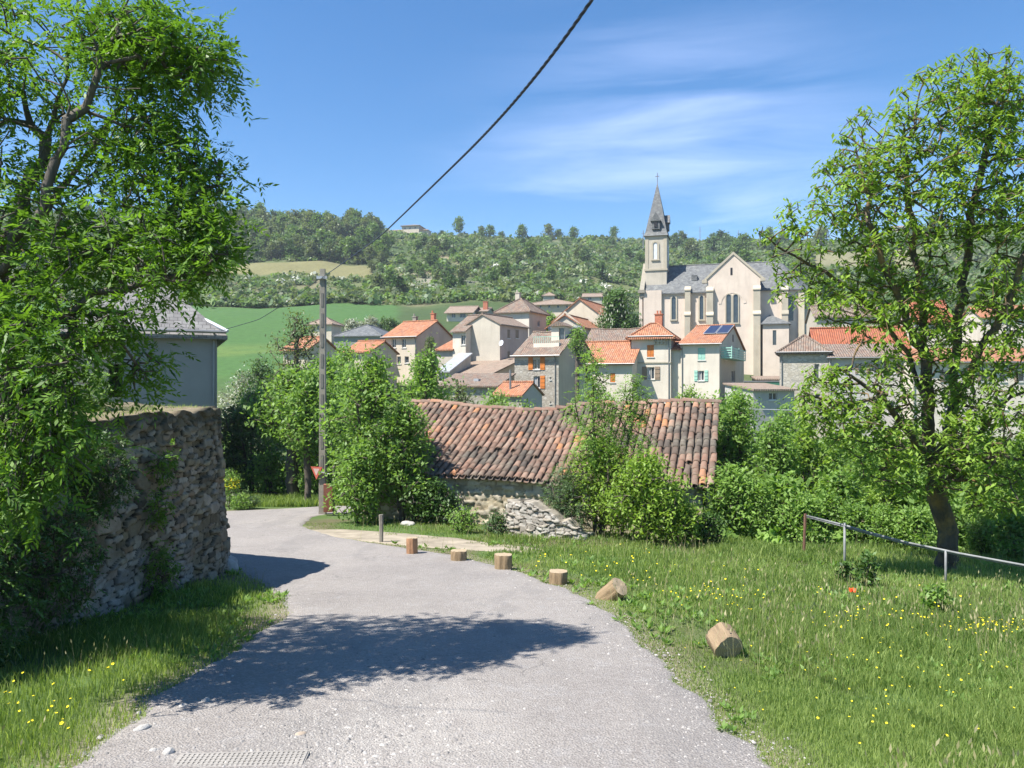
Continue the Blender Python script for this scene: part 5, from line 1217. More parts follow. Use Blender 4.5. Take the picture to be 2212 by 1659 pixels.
MB().tube([(ww0+.05, -.02, .1), (.10, -.05, ptop*.55), (ww1+.03, -.03, ptop-.35), (.0, -.12, ptop-.25)], .022, 6).build('cable_conduit', M['gutter'], pole)
MB().box(-.16, .16, -.13, -.085, ptop-.32, ptop-.24).box(-.03, .03, -.2, -.13, ptop-.31, ptop-.25).build('bracket', M['zinc'], pole)
# give-way sign seen from behind on the pole
e = tag(empty('road_sign', (pb[0]-.16, pb[1]-.13, -(1018-CV)/FP*pb[1]), R(-25)), 'small red-edged triangular give-way sign fixed to the pole', 'sign')
sg = MB().prism([(-.22, 0, .15), (.22, 0, .15), (0, 0, -.24)], (0, .02, 0)); sg.build('red_border', plain('sign_red', (.38, .09, .06), .4), e)
MB().prism([(-.12, -.004, .095), (.12, -.004, .095), (0, -.004, -.12)], (0, .003, 0)).build('white_field', plain('sign_white', (.42, .30, .26), .4), e)
MB().box(-.02, .30, .02, .05, -.02, .03).build('clamp', M['zinc'], e)
# red utility marker box beside the pole
p = ghit(711, 1114); e = empty('utility_box', p, R(10), 'rusty red utility box on a pale post beside the pole', 'utility box')
MB().box(-.16, .10, -.1, .1, .12, .95).build('cabinet', plain('rusty_red', (.28, .11, .075), .8, 0, .3, 7), e)
MB().tube([(.14, 0, -.2), (.14, 0, 1.5)], .035, 8).build('post', M['conc'], e); MB().tube([(-.14, 0, 1.25), (.14, 0, 1.28)], .018, 6).build('crossbar', M['zinc'], e)
def cable(name, label, pts, r, strands, mat, pitch=.22, n=900, deg=3):
    pts = np.array(pts); d = np.concatenate([[0], np.cumsum(np.linalg.norm(np.diff(pts, axis=0), axis=1))])
    # smooth interpolation with a quadratic-ish fit per axis
    s = np.linspace(0, d[-1], n); c_ = np.stack([np.interp(s, d, pts[:, k]) for k in range(3)], -1)
    if len(pts) > 2:
        kw_ = int(n*.11) | 1; ker = np.hanning(kw_+2)[1:-1]; ker /= ker.sum(); h_ = kw_//2
        for _ in range(2):
            ext = np.concatenate([2*c_[0]-c_[h_:0:-1], c_, 2*c_[-1]-c_[-2:-h_-2:-1]]); c_ = np.stack([np.convolve(ext[:, k], ker, 'valid') for k in range(3)], -1)
    tg = np.gradient(c_, axis=0); tg /= np.linalg.norm(tg, axis=1, keepdims=True); a = np.cross(tg, [0, 0, 1.]); a /= np.linalg.norm(a, axis=1, keepdims=True); b = np.cross(tg, a)
    V, F = [], []; off = 0
    for k in range(strands):
        ph = 2*np.pi*s/pitch+k*2*np.pi/strands; rr = r*.55 if strands > 1 else 0; cc = c_+a*(np.cos(ph)*rr)[:, None]+b*(np.sin(ph)*rr)[:, None]; rs = r*.5 if strands > 1 else r
        v, f = tubes(cc[:-1], cc[1:], np.full(n-1, rs), np.full(n-1, rs), 6); V.append(v); F.append(f+off); off += len(v)
    return tag(np_mesh(name, np.vstack(V), [np.vstack(F)], mat, None, smooth=True), label, 'cable')
M['cab'] = plain('black_cable', (.025, .03, .045), .45, 0, .2, 5, .5)
cz = ptop+pb[2]-.25
def onl(u, y, v=None): return P(u, v, y)
ytop = pb[1]; xt = pb[0]+.05
# plan line through the pole and the point where the cable leaves the picture
y_e = 3.6; x_e = (1290-CU)/FP*y_e; sl_ = (x_e-xt)/(ytop-y_e)
def cp_(u, v):
    t_ = (u-CU)/FP; y = (xt+sl_*ytop)/(t_+sl_); return [t_*y, y, -(v-CV)/FP*y]
pts = [(xt, ytop-.1, cz), cp_(820, 512), cp_(925, 411), cp_(1000, 338), cp_(1075, 265), cp_(1180, 142), cp_(1290, 0)]
q0, q1 = np.array(pts[-2]), np.array(pts[-1]); pts.append(list(q1+(q1-q0)*2.5+np.array([0, 0, .25])))
cable('power_cable', 'thick twisted black cable crossing the sky from the pole overhead', pts, .0098, 3, M['cab'], .22, deg=5)
hx_ = P(478, 714, 27.3)
pts = [(pb[0]-.02, ytop-.1, cz-.02), P(640, 640, 24.6), P(560, 690, 25.8), list(hx_)]
cable('service_cable', 'thin sagging black cable from the pole down to the grey house', pts, .011, 3, M['cab'], .2, 400)
pts = [P(1395, 866, 70), P(1470, 872, 55), P(1560, 882, 45), P(1640, 884, 40), P(1830, 890, 30)]
cable('service_wire', 'fine pale wire running over the bushes behind the barn', pts, .02, 1, M['zinc'], .2, 120)

# ------------------------------------------------------------------ rail fence
f0 = empty('rail_fence', ghit(1826, 1226), 0, 'galvanised steel handrail on thin posts along the far edge of the meadow', 'railing')
def kw(o, e): o.parent = e; o.matrix_parent_inverse = Matrix.Translation(e.location).inverted(); return o
g1 = ghit(1740, 1196); g2 = ghit(1826, 1230); g4 = ghit(2208, 1278)
def rp(u, v, y): return P(u, v, y)
ya, yb, ye = g1[1], g2[1], g2[1]-2.1
rail = [rp(1742, 1114, ya), rp(1826, 1135, yb), rp(1880, 1151, yb-.4), rp(1960, 1172, yb-.95), rp(2070, 1195, yb-1.5), rp(2212, 1221, ye), rp(2330, 1238, ye-.5)]
galv = plain('galvanised_steel', (.21, .215, .215), .7, .1, .3, 6, .3)
kw(MB().tube(rail, .019, 10).build('rail', galv, None, True), f0)
kw(MB().tube([p+np.array([.0, .05, -.035]) for p in rail], .013, 6).build('lower_rail', galv, None, True), f0)
for (u, v, y, mt, r0) in ((1826, 1130, yb, galv, .024), (2045, 1190, yb-1.4, galv, .02), (2320, 1236, ye-.45, galv, .02)):
    p = rp(u, v, y); kw(MB().tube([(p[0], p[1]+.03, float(G(p[0], p[1]))-.2), (p[0], p[1]+.03, p[2])], r0, 8).build('post', mt, None, True), f0)
p = rp(1740, 1110, ya); kw(MB().tube([(p[0]-.04, p[1], g1[2]-.2), (p[0]-.02, p[1], p[2]-.4), (p[0], p[1], p[2])], [.035, .03, .034], 7).build('rusty_post', bark_mat('rusty_post', (.20, .11, .08)), None), f0)

# ------------------------------------------------------------------ loose stones, concrete block, debris
def rock(name, label, p, sx, sy, sz, mat, seed, group=None):
    import bmesh
    if sx < .06: sx, sy, sz = sx*1.4, sy*1.4, sz*1.4
    bm = bmesh.new(); bmesh.ops.create_icosphere(bm, subdivisions=3, radius=1)
    for v in bm.verts:
        n_ = .75+.5*float(fbm(v.co.x*1.3+seed*3, v.co.y*1.3+v.co.z*1.7, 3, seed)); v.co = Vector((v.co.x*sx, v.co.y*sy, max(v.co.z, -.5)*sz))*n_
    me = bpy.data.meshes.new(name); bm.to_mesh(me); bm.free(); me.materials.append(mat); o = bpy.data.objects.new(name, me); COL.objects.link(o)
    o.location = [float(c) for c in p]; o.location[2] += sz*.3; o.rotation_euler[2] = seed; return tag(o, label, 'stone', group)
stg = plain('road_stone', (.36, .35, .33), .9, 0, .2, 9, .2, .004); stl = plain('pale_stone_loose', (.36, .345, .32), .9, 0, .2, 9, .2, .004)
rock('stone', 'flat pale wedge-shaped stone at the left road edge', ghit(306, 1580), .045, .03, .022, stl, 1)
rock('stone', 'round grey-brown pebble at the bottom left of the road', ghit(364, 1633), .026, .024, .024, stg, 2)
rock('stone', 'small angular white stone just left of the round pebble', ghit(332, 1627), .022, .018, .015, stl, 3)
rock('stone', 'brownish flat stone in the gravelly middle of the road', ghit(648, 1592), .032, .022, .014, plain('brown_stone', (.36, .29, .22)), 4)
rock('stone', 'pair-sized pale stone beside the tree shadow on the road', ghit(444, 1520), .028, .024, .02, stl, 5)
rock('stone', 'smaller pale stone left of the stone by the tree shadow', ghit(396, 1530), .025, .02, .018, stl, 6)
rock('boulder', 'whitish block of stone at the foot of the retaining wall corner', ghit(488, 1236), .22, .2, .22, stg, 7)
p = ghit(972, 1112); rock('stone', 'bright white slab lying in the shade beside the barn', p, .2, .12, .08, stl, 8)
p = ghit(882, 1135); rock('stone', 'white boulder half hidden under the dark bush by the barn', p, .22, .14, .1, stl, 9)
p = ghit(948, 1130); rock('stone', 'grey boulder between the white boulder and the white slab', p, .3, .16, .14, stg, 10)
# metal grating set in the road
p = ghit(522, 1650); e = empty('drain_grating', (p[0], p[1]-.05, p[2]+.021), R(3), 'dusty ribbed metal drain grating at the bottom of the road', 'grating')
gm = MB(); gm.box(-.36, .36, -.14, .14, -.02, 0)
for k in range(26): gm.box(-.35+k*.0275, -.335+k*.0275, -.13, .13, .0005, .005)
for k in range(9): gm.box(-.352, .352, -.13+k*.031, -.123+k*.031, .0008, .0062)
gm.build('grille', plain('dusty_iron', (.31, .29, .262), .8, .1), e)

# ------------------------------------------------------------------ gravel
r_ = np.random.default_rng(50)
def gravel(n, xs, ys, size, seed):
    k = n; z = G(xs, ys)+.016; th = r_.uniform(0, 6.28, k); V = []
    s = size
    base = np.array([[-1, -.8, 0], [1, -.7, 0], [.9, .8, 0], [-.8, 1, 0], [-.5, -.4, .8], [.5, -.5, .7], [.5, .5, .9], [-.5, .4, .65]])
    b = base[None]*(1+r_.uniform(-.35, .35, (k, 8, 3)))*s[:, None, None]*np.array([1, .8, .7])
    x = b[..., 0]*np.cos(th)[:, None]-b[..., 1]*np.sin(th)[:, None]+xs[:, None]; y = b[..., 0]*np.sin(th)[:, None]+b[..., 1]*np.cos(th)[:, None]+ys[:, None]; zz = b[..., 2]+z[:, None]
    v = np.stack([x, y, zz], -1).reshape(-1, 3); fb = np.array([[0, 1, 5, 4], [1, 2, 6, 5], [2, 3, 7, 6], [3, 0, 4, 7], [4, 5, 6, 7]]); f = (np.arange(k)*8)[:, None, None]+fb[None]
    return v, f.reshape(-1, 4)
xs, ys = [], []
for (u, v, su, sv, n) in ((760, 1590, 120, 45, 4200), (850, 1500, 80, 55, 2200), (900, 1640, 260, 25, 1600), (700, 1640, 130, 20, 500), (1000, 1450, 200, 120, 350), (1350, 1520, 60, 60, 250), (500, 1600, 120, 60, 160), (1200, 1350, 150, 60, 200)):
    uu = r_.normal(u, su, n); vv = r_.normal(v, sv, n); m = (vv > 1180) & (vv < 1720); uu, vv = uu[m], vv[m]
    Y = 1.6/np.maximum((vv-CV)/FP-.12, .02); Y = np.where(Y > 14, 14, Y); xs.append((uu-CU)/FP*Y); ys.append(Y)
# edges
for side, wd in ((RX[:, 1], .16), (RX[:, 0], .12)):
    i = r_.integers(5, len(side)-1, 5200); f_ = r_.random(5200)[:, None]; pp = side[i]*(1-f_)+side[i-1]*f_; xs.append(pp[:, 0]+r_.normal(0, wd, 5200)-(wd*.5 if wd > .15 else -.05)); ys.append(pp[:, 1]+r_.normal(0, .05, 5200))
xs = np.concatenate(xs); ys = np.concatenate(ys); m = (ys > 1.5) & (ys < 15); xs, ys = xs[m], ys[m]
size = .0025+.005*r_.random(len(xs))**2.5+.013*(r_.random(len(xs)) < .05)*r_.random(len(xs))
m = in_road(xs, ys) | (dist_edge(xs, ys, RX[:, 1][:, :2]) < .35) | (dist_edge(xs, ys, RX[:, 0][:, :2]) < .2); xs, ys, size = xs[m], ys[m], size[m]
v, f = gravel(len(xs), xs, ys, size, 1)
t = NT('gravel_stone'); a = t.new('ShaderNodeAttribute'); a.attribute_name = 'tint'; t.color(t.ramp(a.outputs['Fac'], [(0, (.17, .16, .15)), (.6, (.28, .265, .25)), (1, (.40, .38, .35))])); M['grav'] = t.m
tag(np_mesh('gravel', v, [f], M['grav'], None, tint=np.repeat(r_.random(len(xs)), 5)), 'loose pale gravel scattered on the road', 'gravel', kind='stuff')

# ------------------------------------------------------------------ grass and flowers
def blades(xs, ys, h, wd, r_, z0=None, lean=.35):
    n = len(xs); z = G(xs, ys)-.01 if z0 is None else z0; a = r_.uniform(0, 2*np.pi, n); la = r_.uniform(0, 2*np.pi, n); ln = h*lean*r_.uniform(.2, 1.6, n)
    sx = np.cos(a)*wd*.5; sy = np.sin(a)*wd*.5; lx = np.cos(la)*ln; ly = np.sin(la)*ln
    b = np.stack([xs, ys, z], -1)
    v = np.stack([b+np.stack([-sx, -sy, 0*sx], -1), b+np.stack([sx, sy, 0*sx], -1), b+np.stack([lx*.35+sx*.7, ly*.35+sy*.7, h*.6], -1), b+np.stack([lx*.35-sx*.7, ly*.35-sy*.7, h*.6], -1), b+np.stack([lx, ly, h*(1-.25*(ln/h))], -1)], 1).reshape(-1, 3)
    i = np.arange(n)*5; return v, np.stack([i, i+1, i+2, i+3], -1), np.stack([i+3, i+2, i+4], -1)
GM = leaf_mat('grass_blade', (.10, .18, .035), (.41, .50, .16), .5, .6)
def meadow(name, label, n, umin, umax, y0, y1, hh, wd, test, seed, dens=None, hfun=None):
    r_ = np.random.default_rng(seed); y = 1/(r_.uniform(1/y1, 1/y0, n)) if False else y0*(y1/y0)**r_.random(n)
    u = r_.uniform(umin, umax, n); x = (u-CU)/FP*y; m = test(x, y); x, y = x[m], y[m]
    c_ = fbm(x*1.1, y*1.1, 4, 15); keep = r_.random(len(x)) < np.clip(np.maximum(.5+1.6*(c_-.3), 1.0-dist_edge(x, y, RIGHT)*.9 if seed == 61 else 0), .25, 1); x, y, c_ = x[keep], y[keep], c_[keep]
    sc = np.clip(y/6, .75, 2.4)
    c2 = fbm(x*.35, y*.35, 3, 19)
    h_ = hh*(.45+1.3*(c_-.2)+.5*(c2-.3))*r_.uniform(.5, 1.25, len(x)); h_ = h_*(hfun(x, y) if hfun else 1)
    h_ = np.maximum(h_, .03); w_ = wd*sc*r_.uniform(.7, 1.3, len(x)); v, q_, tr = blades(x, y, h_, w_, r_)
    ti = np.clip(.35+.9*(fbm(x*.5, y*.5, 4, 27)-.45)+r_.normal(0, .17, len(x)), 0, 1)
    ti = np.where(r_.random(len(x)) < .05, 1., ti)
    return tag(np_mesh(name, v, [q_, tr], GM, None, tint=np.concatenate([ti, ti])), label, 'grass', kind='stuff')
RIGHT = RX[:, 1][:, :2]; LEFT = RX[:, 0][:, :2]
def not_paved(x, y, pad=.0): return ~in_road(x, y) & ~inpoly(x, y, poly2) & ~(inpoly(x, y, poly3) & (fbm(x*2.5, y*2.5, 3, 2) < .56))
def rtest(x, y): return (x > np.interp(y, RIGHT[:, 1], RIGHT[:, 0])-9) & not_paved(x, y) & (x > -7.2)
def edge_h(x, y): d = np.minimum(dist_edge(x, y, RIGHT), 3.0); return .26+.20*sstep(0, .5, d)+.54*sstep(.6, 1.9, d)
def tongue(x, y): return edge_h(x, y)*np.where((x < -.5) & (y > 14), .55, 1.)*(1+.55*sstep(14.5, 17, y)*sstep(2, 5, x))
meadow('grass', 'lush green meadow grass right of the road', 430000, 640, 2330, 2.6, 21, .142, .0065, lambda x, y: rtest(x, y) & (x > -6.5), 61, hfun=tongue)
wx = lambda y: np.interp(y, [p[1] for p in WP], [p[0] for p in WP])
def ltest(x, y): return (x < np.interp(y, LEFT[:, 1], LEFT[:, 0])+1.2) & ~in_road(x, y) & (x > wx(y)-.02) & (y < 13.8)
meadow('grass', 'green verge grass between road and stone wall', 110000, -350, 660, 2.2, 14, .15, .007, ltest, 62, hfun=lambda x, y: .4+.6*sstep(0, .7, dist_edge(x, y, LEFT)))
# rough grass beyond the road bend
meadow('grass', 'rough grass on the far side of the road bend', 30000, 380, 760, 26.5, 33, .35, .012, lambda x, y: ~inpoly(x, y, poly2) & ~in_road(x, y) & (y > 26), 63)
# grass tufts on the raised ground
r_ = np.random.default_rng(64); n = 9000; y = r_.uniform(6, 20, n); x = wx(y)-.1-r_.exponential(1.2, n); c_ = fbm(x*1.5, y*1.5, 3, 4) > .47; x, y = x[c_], y[c_]
v, q_, tr = blades(x, y, r_.uniform(.05, .2, len(x)), np.full(len(x), .012), r_, z0=np.full(len(x), -.5)); ti = np.clip(r_.normal(.6, .2, len(x)), 0, 1)
tag(np_mesh('grass', v, [q_, tr], GM, None, tint=np.concatenate([ti, ti])), 'dry tufts of grass on top of the stone wall', 'grass', kind='stuff')
DRY = leaf_mat('dry_stalk', (.22, .22, .09), (.46, .42, .24), .3, .7)
def stalks(name, label, n, seed, test, u0, u1, y0, y1, h0, h1):
    r_ = np.random.default_rng(seed); y = y0*(y1/y0)**r_.random(n); x = (r_.uniform(u0, u1, n)-CU)/FP*y; m = test(x, y) & (fbm(x*.6, y*.6, 3, seed) > .40); x, y = x[m], y[m]; k = len(x)
    h = r_.uniform(h0, h1, k)*(.6+.8*(fbm(x*.35, y*.35, 3, 19))); v, q_, tr = blades(x, y, h, np.full(k, .0028)*np.clip(y/6, .8, 2.6), r_, lean=.25)
    tp_ = v.reshape(-1, 5, 3)[:, 4]; d_ = rnd_unit(r_, k)*.4+np.array([0, 0, 1.]); L_ = h*.16; lv_, lf_ = leaf_quads(tp_-np.array([0, 0, 1.])*(L_*.3)[:, None], d_, rnd_unit(r_, k), L_, L_*.28)
    return tag(np_mesh(name, np.vstack([v, lv_]), [np.vstack([q_, lf_+len(v)]), tr], DRY, None, tint=r_.random(len(q_)+len(lf_)+len(tr))), label, 'grass', kind='stuff')
stalks('grass_stalks', 'pale seed stalks standing in the meadow grass', 7000, 75, lambda x, y: not_paved(x, y) & (x > np.interp(y, RIGHT[:, 1], RIGHT[:, 0])+.3), 640, 2300, 3, 20, .20, .42)
stalks('grass_stalks', 'pale seed stalks in the left verge', 1500, 76, ltest, -200, 650, 2.6, 13, .12, .28)
# broad-leaved weeds in the meadow
def weeds(name, label, n, seed, test, u0, u1, y0, y1, sz=.06):
    r_ = np.random.default_rng(seed); y = y0*(y1/y0)**r_.random(n); u = r_.uniform(u0, u1, n); x = (u-CU)/FP*y; m = test(x, y) & (fbm(x*.8, y*.8, 3, seed) > .46); x, y = x[m], y[m]; k = 7
    p = np.repeat(np.stack([x, y, G(x, y)+.02], -1), k, 0); a = r_.uniform(0, 6.28, len(p)); d = np.stack([np.cos(a), np.sin(a), r_.uniform(.2, 1.6, len(p))], -1); L_ = sz*np.clip(np.repeat(y, k)/7, .7, 1.6)*r_.uniform(.6, 1.5, len(p))
    v, f = leaf_quads(p, d, rnd_unit(r_, len(p))*.5+np.array([0, 0, 1.]), L_, L_*.4); return tag(np_mesh(name, v, [f], LG, None, tint=r_.uniform(.1, .7, len(p))), label, 'weeds', kind='stuff')
weeds('weeds', 'broad-leaved weeds mixed into the meadow grass', 3500, 71, lambda x, y: not_paved(x, y) & (x > np.interp(y, RIGHT[:, 1], RIGHT[:, 0])), 640, 2300, 3, 18)
weeds('weeds', 'broad-leaved weeds along the left verge', 2500, 72, ltest, -200, 650, 2.6, 13, .05)
# yellow flowers
def flowers(name, label, spots, seed, mat, size=.009, hgt=(.12, .22)):
    r_ = np.random.default_rng(seed); X_, Y_ = [], []
    for (u, v, su, sv, n) in spots:
        uu = r_.normal(u, su, n); vv = r_.normal(v, sv, n)
        for a, b in zip(uu, vv):
            if b < 1195 or b > 1800: continue
            y = min(1.6/((b-CV)/FP-.12), 17); X_.append((a-CU)/FP*y); Y_.append(y)
    x = np.array(X_); y = np.array(Y_); m = (x > np.interp(y, RIGHT[:, 1], RIGHT[:, 0])+.15) if seed != 82 else ltest(x, y); x, y = x[m], y[m]; n = len(x); z = G(x, y)+r_.uniform(*hgt, n)
    k = 5; V = []; c0_ = np.stack([x, y, z], -1); tl_ = rnd_unit(r_, n)*.45+np.array([0, -.25, 1.]); tl_ /= np.linalg.norm(tl_, axis=1, keepdims=True)
    a1 = np.cross(tl_, [1, 0, 0.]); a1 /= np.linalg.norm(a1, axis=1, keepdims=True); a2 = np.cross(tl_, a1); P_, D_ = [], []
    for j in range(k): P_.append(c0_); D_.append(a1*math.cos(j*1.2566)+a2*math.sin(j*1.2566)+tl_*.35)
    P_ = np.vstack(P_); D_ = np.vstack(D_); L_ = np.full(len(P_), size)*np.tile(r_.uniform(.7, 1.3, n)*np.clip(y/7, .9, 1.6), k); v, f = leaf_quads(P_, D_, np.tile(tl_, (k, 1)), L_, L_*.9)
    sv_, sf_ = tubes(np.stack([x, y, z-.3], -1), c0_, np.full(n, .0012), np.full(n, .001), 3)
    return tag(np_mesh(name, np.vstack([v, sv_]), [np.vstack([f, sf_+len(v)])], mat, None, tint=np.concatenate([r_.uniform(.5, 1, len(f)), np.zeros(len(sf_))])), label, 'flowers', kind='stuff')
t = NT('yellow_petal'); a = t.new('ShaderNodeAttribute'); a.attribute_name = 'tint'; t.color(t.ramp(a.outputs['Fac'], [(0, (.08, .15, .03)), (.3, (.75, .55, .02)), (1, (.85, .72, .03))])); YF = t.m
flowers('buttercups', 'small yellow buttercups sprinkled through the meadow', [(2140, 1355, 60, 14, 70), (1830, 1330, 110, 30, 38), (1540, 1310, 60, 12, 50), (1350, 1230, 120, 18, 40), (1650, 1420, 250, 60, 28), (2000, 1500, 160, 70, 50), (1900, 1600, 250, 40, 30), (1450, 1270, 180, 30, 18), (2000, 1340, 160, 16, 30)], 81, YF)
flowers('buttercups', 'few yellow dandelions in the left verge grass', [(60, 1560, 50, 25, 16), (240, 1490, 60, 15, 5), (100, 1600, 60, 20, 9)], 82, YF, .013, (.10, .2))
# poppy
p = ghit(1841, 1324); e = empty('poppy', p, 0, 'single orange-red poppy in the meadow', 'flower'); hh = .26; r_ = np.random.default_rng(3)
MB().tube([(0, 0, 0), (.01, 0, hh*.6), (0, 0, hh)], .003, 5).build('stem', GM, e)
D_ = np.array([[math.cos(a), math.sin(a)*.7, .9] for a in np.arange(6)*1.05]); v, f = leaf_quads(np.tile([[0, 0, hh]], (6, 1)), D_, np.tile([[0, -.6, .6]], (6, 1)), np.full(6, .062), np.full(6, .06)); np_mesh('petals', v, [f], plain('poppy_petal', (.80, .12, .03), .6), e)
# ------------------------------------------------------------------ hero trees
def ell_px(r_, n, u, v, ru, rv, y, ry, hollow=.2):
    d = rnd_unit(r_, n); q_ = r_.uniform(hollow**3, 1, n)**(1/3.); d = d*q_[:, None]
    Yp = y+d[:, 1]*ry; uu = u+d[:, 0]*ru; vv = v+d[:, 2]*rv
    return np.stack([(uu-CU)/FP*Yp, Yp, -(vv-CV)/FP*Yp], -1)
def rel(pts, b): return [np.array(p)-b for p in pts]
r_ = np.random.default_rng(101)
b0 = np.array([-5.4, 6.4, -.6])
def Pn(u, v, y): return P(u, v, y-.6)
tree = empty('ash_tree', b0, 0, 'big leafy ash tree leaning in over the wall at the left', 'tree')
limbs = [[b0, Pn(-190, 900, 7.0), Pn(-150, 780, 6.9)],
 [Pn(-150, 780, 6.9), Pn(-20, 600, 6.8), Pn(90, 350, 6.8), Pn(150, 120, 6.9), Pn(190, -150, 7)],
 [Pn(-150, 800, 6.9), Pn(20, 560, 6.3), Pn(90, 450, 6.2), Pn(165, 250, 6.3), Pn(260, 60, 6.5), Pn(330, -120, 6.6)],
 [Pn(-140, 800, 6.9), Pn(40, 540, 7.3), Pn(132, 410, 7.4), Pn(240, 250, 7.4), Pn(350, 110, 7.3), Pn(430, 60, 7.2)],
 [Pn(-130, 820, 6.9), Pn(30, 600, 6.5), Pn(150, 560, 6.4), Pn(340, 480, 6.6), Pn(470, 400, 6.7)],
 [Pn(-150, 850, 6.9), Pn(40, 740, 6.2), Pn(200, 640, 6.1), Pn(330, 600, 6.2), Pn(460, 590, 6.3)],
 [Pn(-160, 900, 6.9), Pn(0, 900, 6.0), Pn(120, 920, 5.8), Pn(200, 1020, 5.8)],
 [Pn(-150, 800, 6.9), Pn(-200, 500, 5.5), Pn(-100, 200, 4.8), Pn(0, -100, 4.5)]]
sp_ = [(-330, 500, 170, 420, 7.3, 1.2, 260), (-300, 50, 150, 250, 7.0, 1.0, 110), (120, 180, 280, 240, 6.9, 1.4, 250), (290, 75, 150, 85, 6.8, 1.0, 120), (350, 130, 140, 80, 6.9, .8, 110), (425, 150, 85, 50, 6.7, .45, 55), (330, 330, 120, 100, 6.8, .8, 120),
 (435, 390, 75, 60, 6.7, .5, 60), (200, 480, 170, 120, 6.6, 1.1, 90), (430, 480, 80, 50, 6.5, .5, 55), (330, 560, 160, 70, 6.3, .8, 110), (60, 560, 170, 200, 6.4, 1.3, 130), (60, 760, 150, 160, 6.1, 1.1, 180),
 (70, 930, 130, 120, 5.9, .8, 120), (20, 1060, 90, 70, 5.8, .5, 40), (210, 700, 90, 50, 6.2, .6, 50), (-150, 300, 180, 400, 6.5, 1.4, 130), (300, 800, 60, 45, 6.6, .4, 30), (455, 545, 45, 38, 6.4, .35, 22)]
at = np.vstack([ell_px(r_, n, u, v, ru*.94, rv, y-.6, ry*.6) for u, v, ru, rv, y, ry, n in sp_])
v, f, tp, td, arr, rd = grow([rel(L_, b0) for L_ in limbs], at-b0, r_, .16, .15, .004, .18, .62)
np_mesh('trunk', v, [f], BG, tree)
lv, lf, lt = leaves_pinnate(tp, td, r_, 4, .155, .062, .36, 4, .10, .4); np_mesh('crown', lv, [lf], LA, tree, tint=lt)
# right-hand tree, young leaves at the twig ends
r_ = np.random.default_rng(202); g0 = ghit(2052, 1238); b0 = np.array(g0); Yt = b0[1]
tree = empty('leafing_tree', b0, 0, 'tall half-leafed tree with lichen-yellow branches at the right edge', 'tree')
y = Yt
limbs = [[b0-np.array([0, 0, .3]), P(2046, 1150, y), P(2030, 1080, y), P(2014, 1010, y), P(2008, 930, y), P(2002, 860, y), P(1996, 760, y+.1), P(1990, 640, y+.2), P(1975, 520, y+.2), P(1960, 400, y+.1), P(1950, 300, y)],
 [P(2014, 1000, y), P(1972, 955, y-.3), P(1940, 900, y-.5), P(1890, 850, y-.7), P(1820, 800, y-.9)],
 [P(2004, 880, y), P(1965, 770, y+.3), P(1905, 690, y+.5), P(1840, 630, y+.6), P(1770, 580, y+.6), P(1700, 545, y+.5), P(1640, 500, y+.4)],
 [P(2030, 1040, y), P(2056, 900, y+.5), P(2068, 740, y+.7), P(2082, 600, y+.6), P(2100, 450, y+.4), P(2130, 320, y+.2), P(2165, 180, y)],
 [P(2040, 1020, y), P(2110, 930, y-.5), P(2180, 860, y-.9), P(2280, 800, y-1.1), P(2380, 700, y-1)],
 [P(2056, 880, y+.4), P(2120, 760, y-.2), P(2190, 620, y-.5), P(2260, 430, y-.5), P(2300, 250, y-.3)],
 [P(1996, 780, y), P(1930, 620, y-.5), P(1880, 480, y-.6), P(1850, 330, y-.5)],
 [P(2020, 1060, y), P(2080, 1000, y-.8), P(2160, 980, y-1.4), P(2230, 1000, y-1.6)]]
sp_ = [(1905, 320, 110, 110, y, 1.2, 95), (2040, 240, 110, 120, y, 1.3, 130), (2160, 210, 70, 120, y, 1.0, 110), (1960, 470, 150, 190, y, 1.7, 330), (1850, 420, 100, 130, y, 1.2, 150), (1775, 480, 85, 85, y, .9, 60), (1690, 510, 60, 60, y+.2, .6, 20), (1745, 610, 90, 50, y+.3, .8, 45), (2110, 330, 110, 240, y, 1.5, 330), (2200, 500, 90, 330, y-.3, 1.4, 300),
 (1860, 640, 120, 80, y, 1.1, 120), (1960, 700, 130, 110, y-.3, 1.3, 150), (2100, 720, 130, 150, y-.4, 1.4, 230), (1860, 880, 150, 100, y-.7, 1.1, 190), (1790, 850, 70, 80, y-.8, .7, 60), (2010, 930, 140, 120, y-.6, 1.2, 130), (2160, 930, 130, 130, y-1, 1.2, 210), (2150, 1060, 110, 60, y-1.1, .9, 70), (1950, 1010, 110, 60, y-.8, .8, 60), (2290, 500, 100, 400, y, 1.5, 180)]
at = np.vstack([ell_px(r_, n, u, v_, ru, rv, yy, ry) for u, v_, ru, rv, yy, ry, n in sp_])
v, f, tp, td, arr, rd = grow([rel(L_, b0) for L_ in limbs], at-b0, r_, .22, .18, .005, .14, .5, .06)
np_mesh('trunk', v, [f], BLI, tree)
keep = r_.random(len(tp)) < np.where(tp[:, 2] > 3.2, .80, .97); tpk = tp[keep]
lv, lf, lt = leaves_palmate(tpk, r_, 13, .17, .32, (.1, 1.1), .06); np_mesh('crown', lv, [lf], LY, tree, tint=lt)

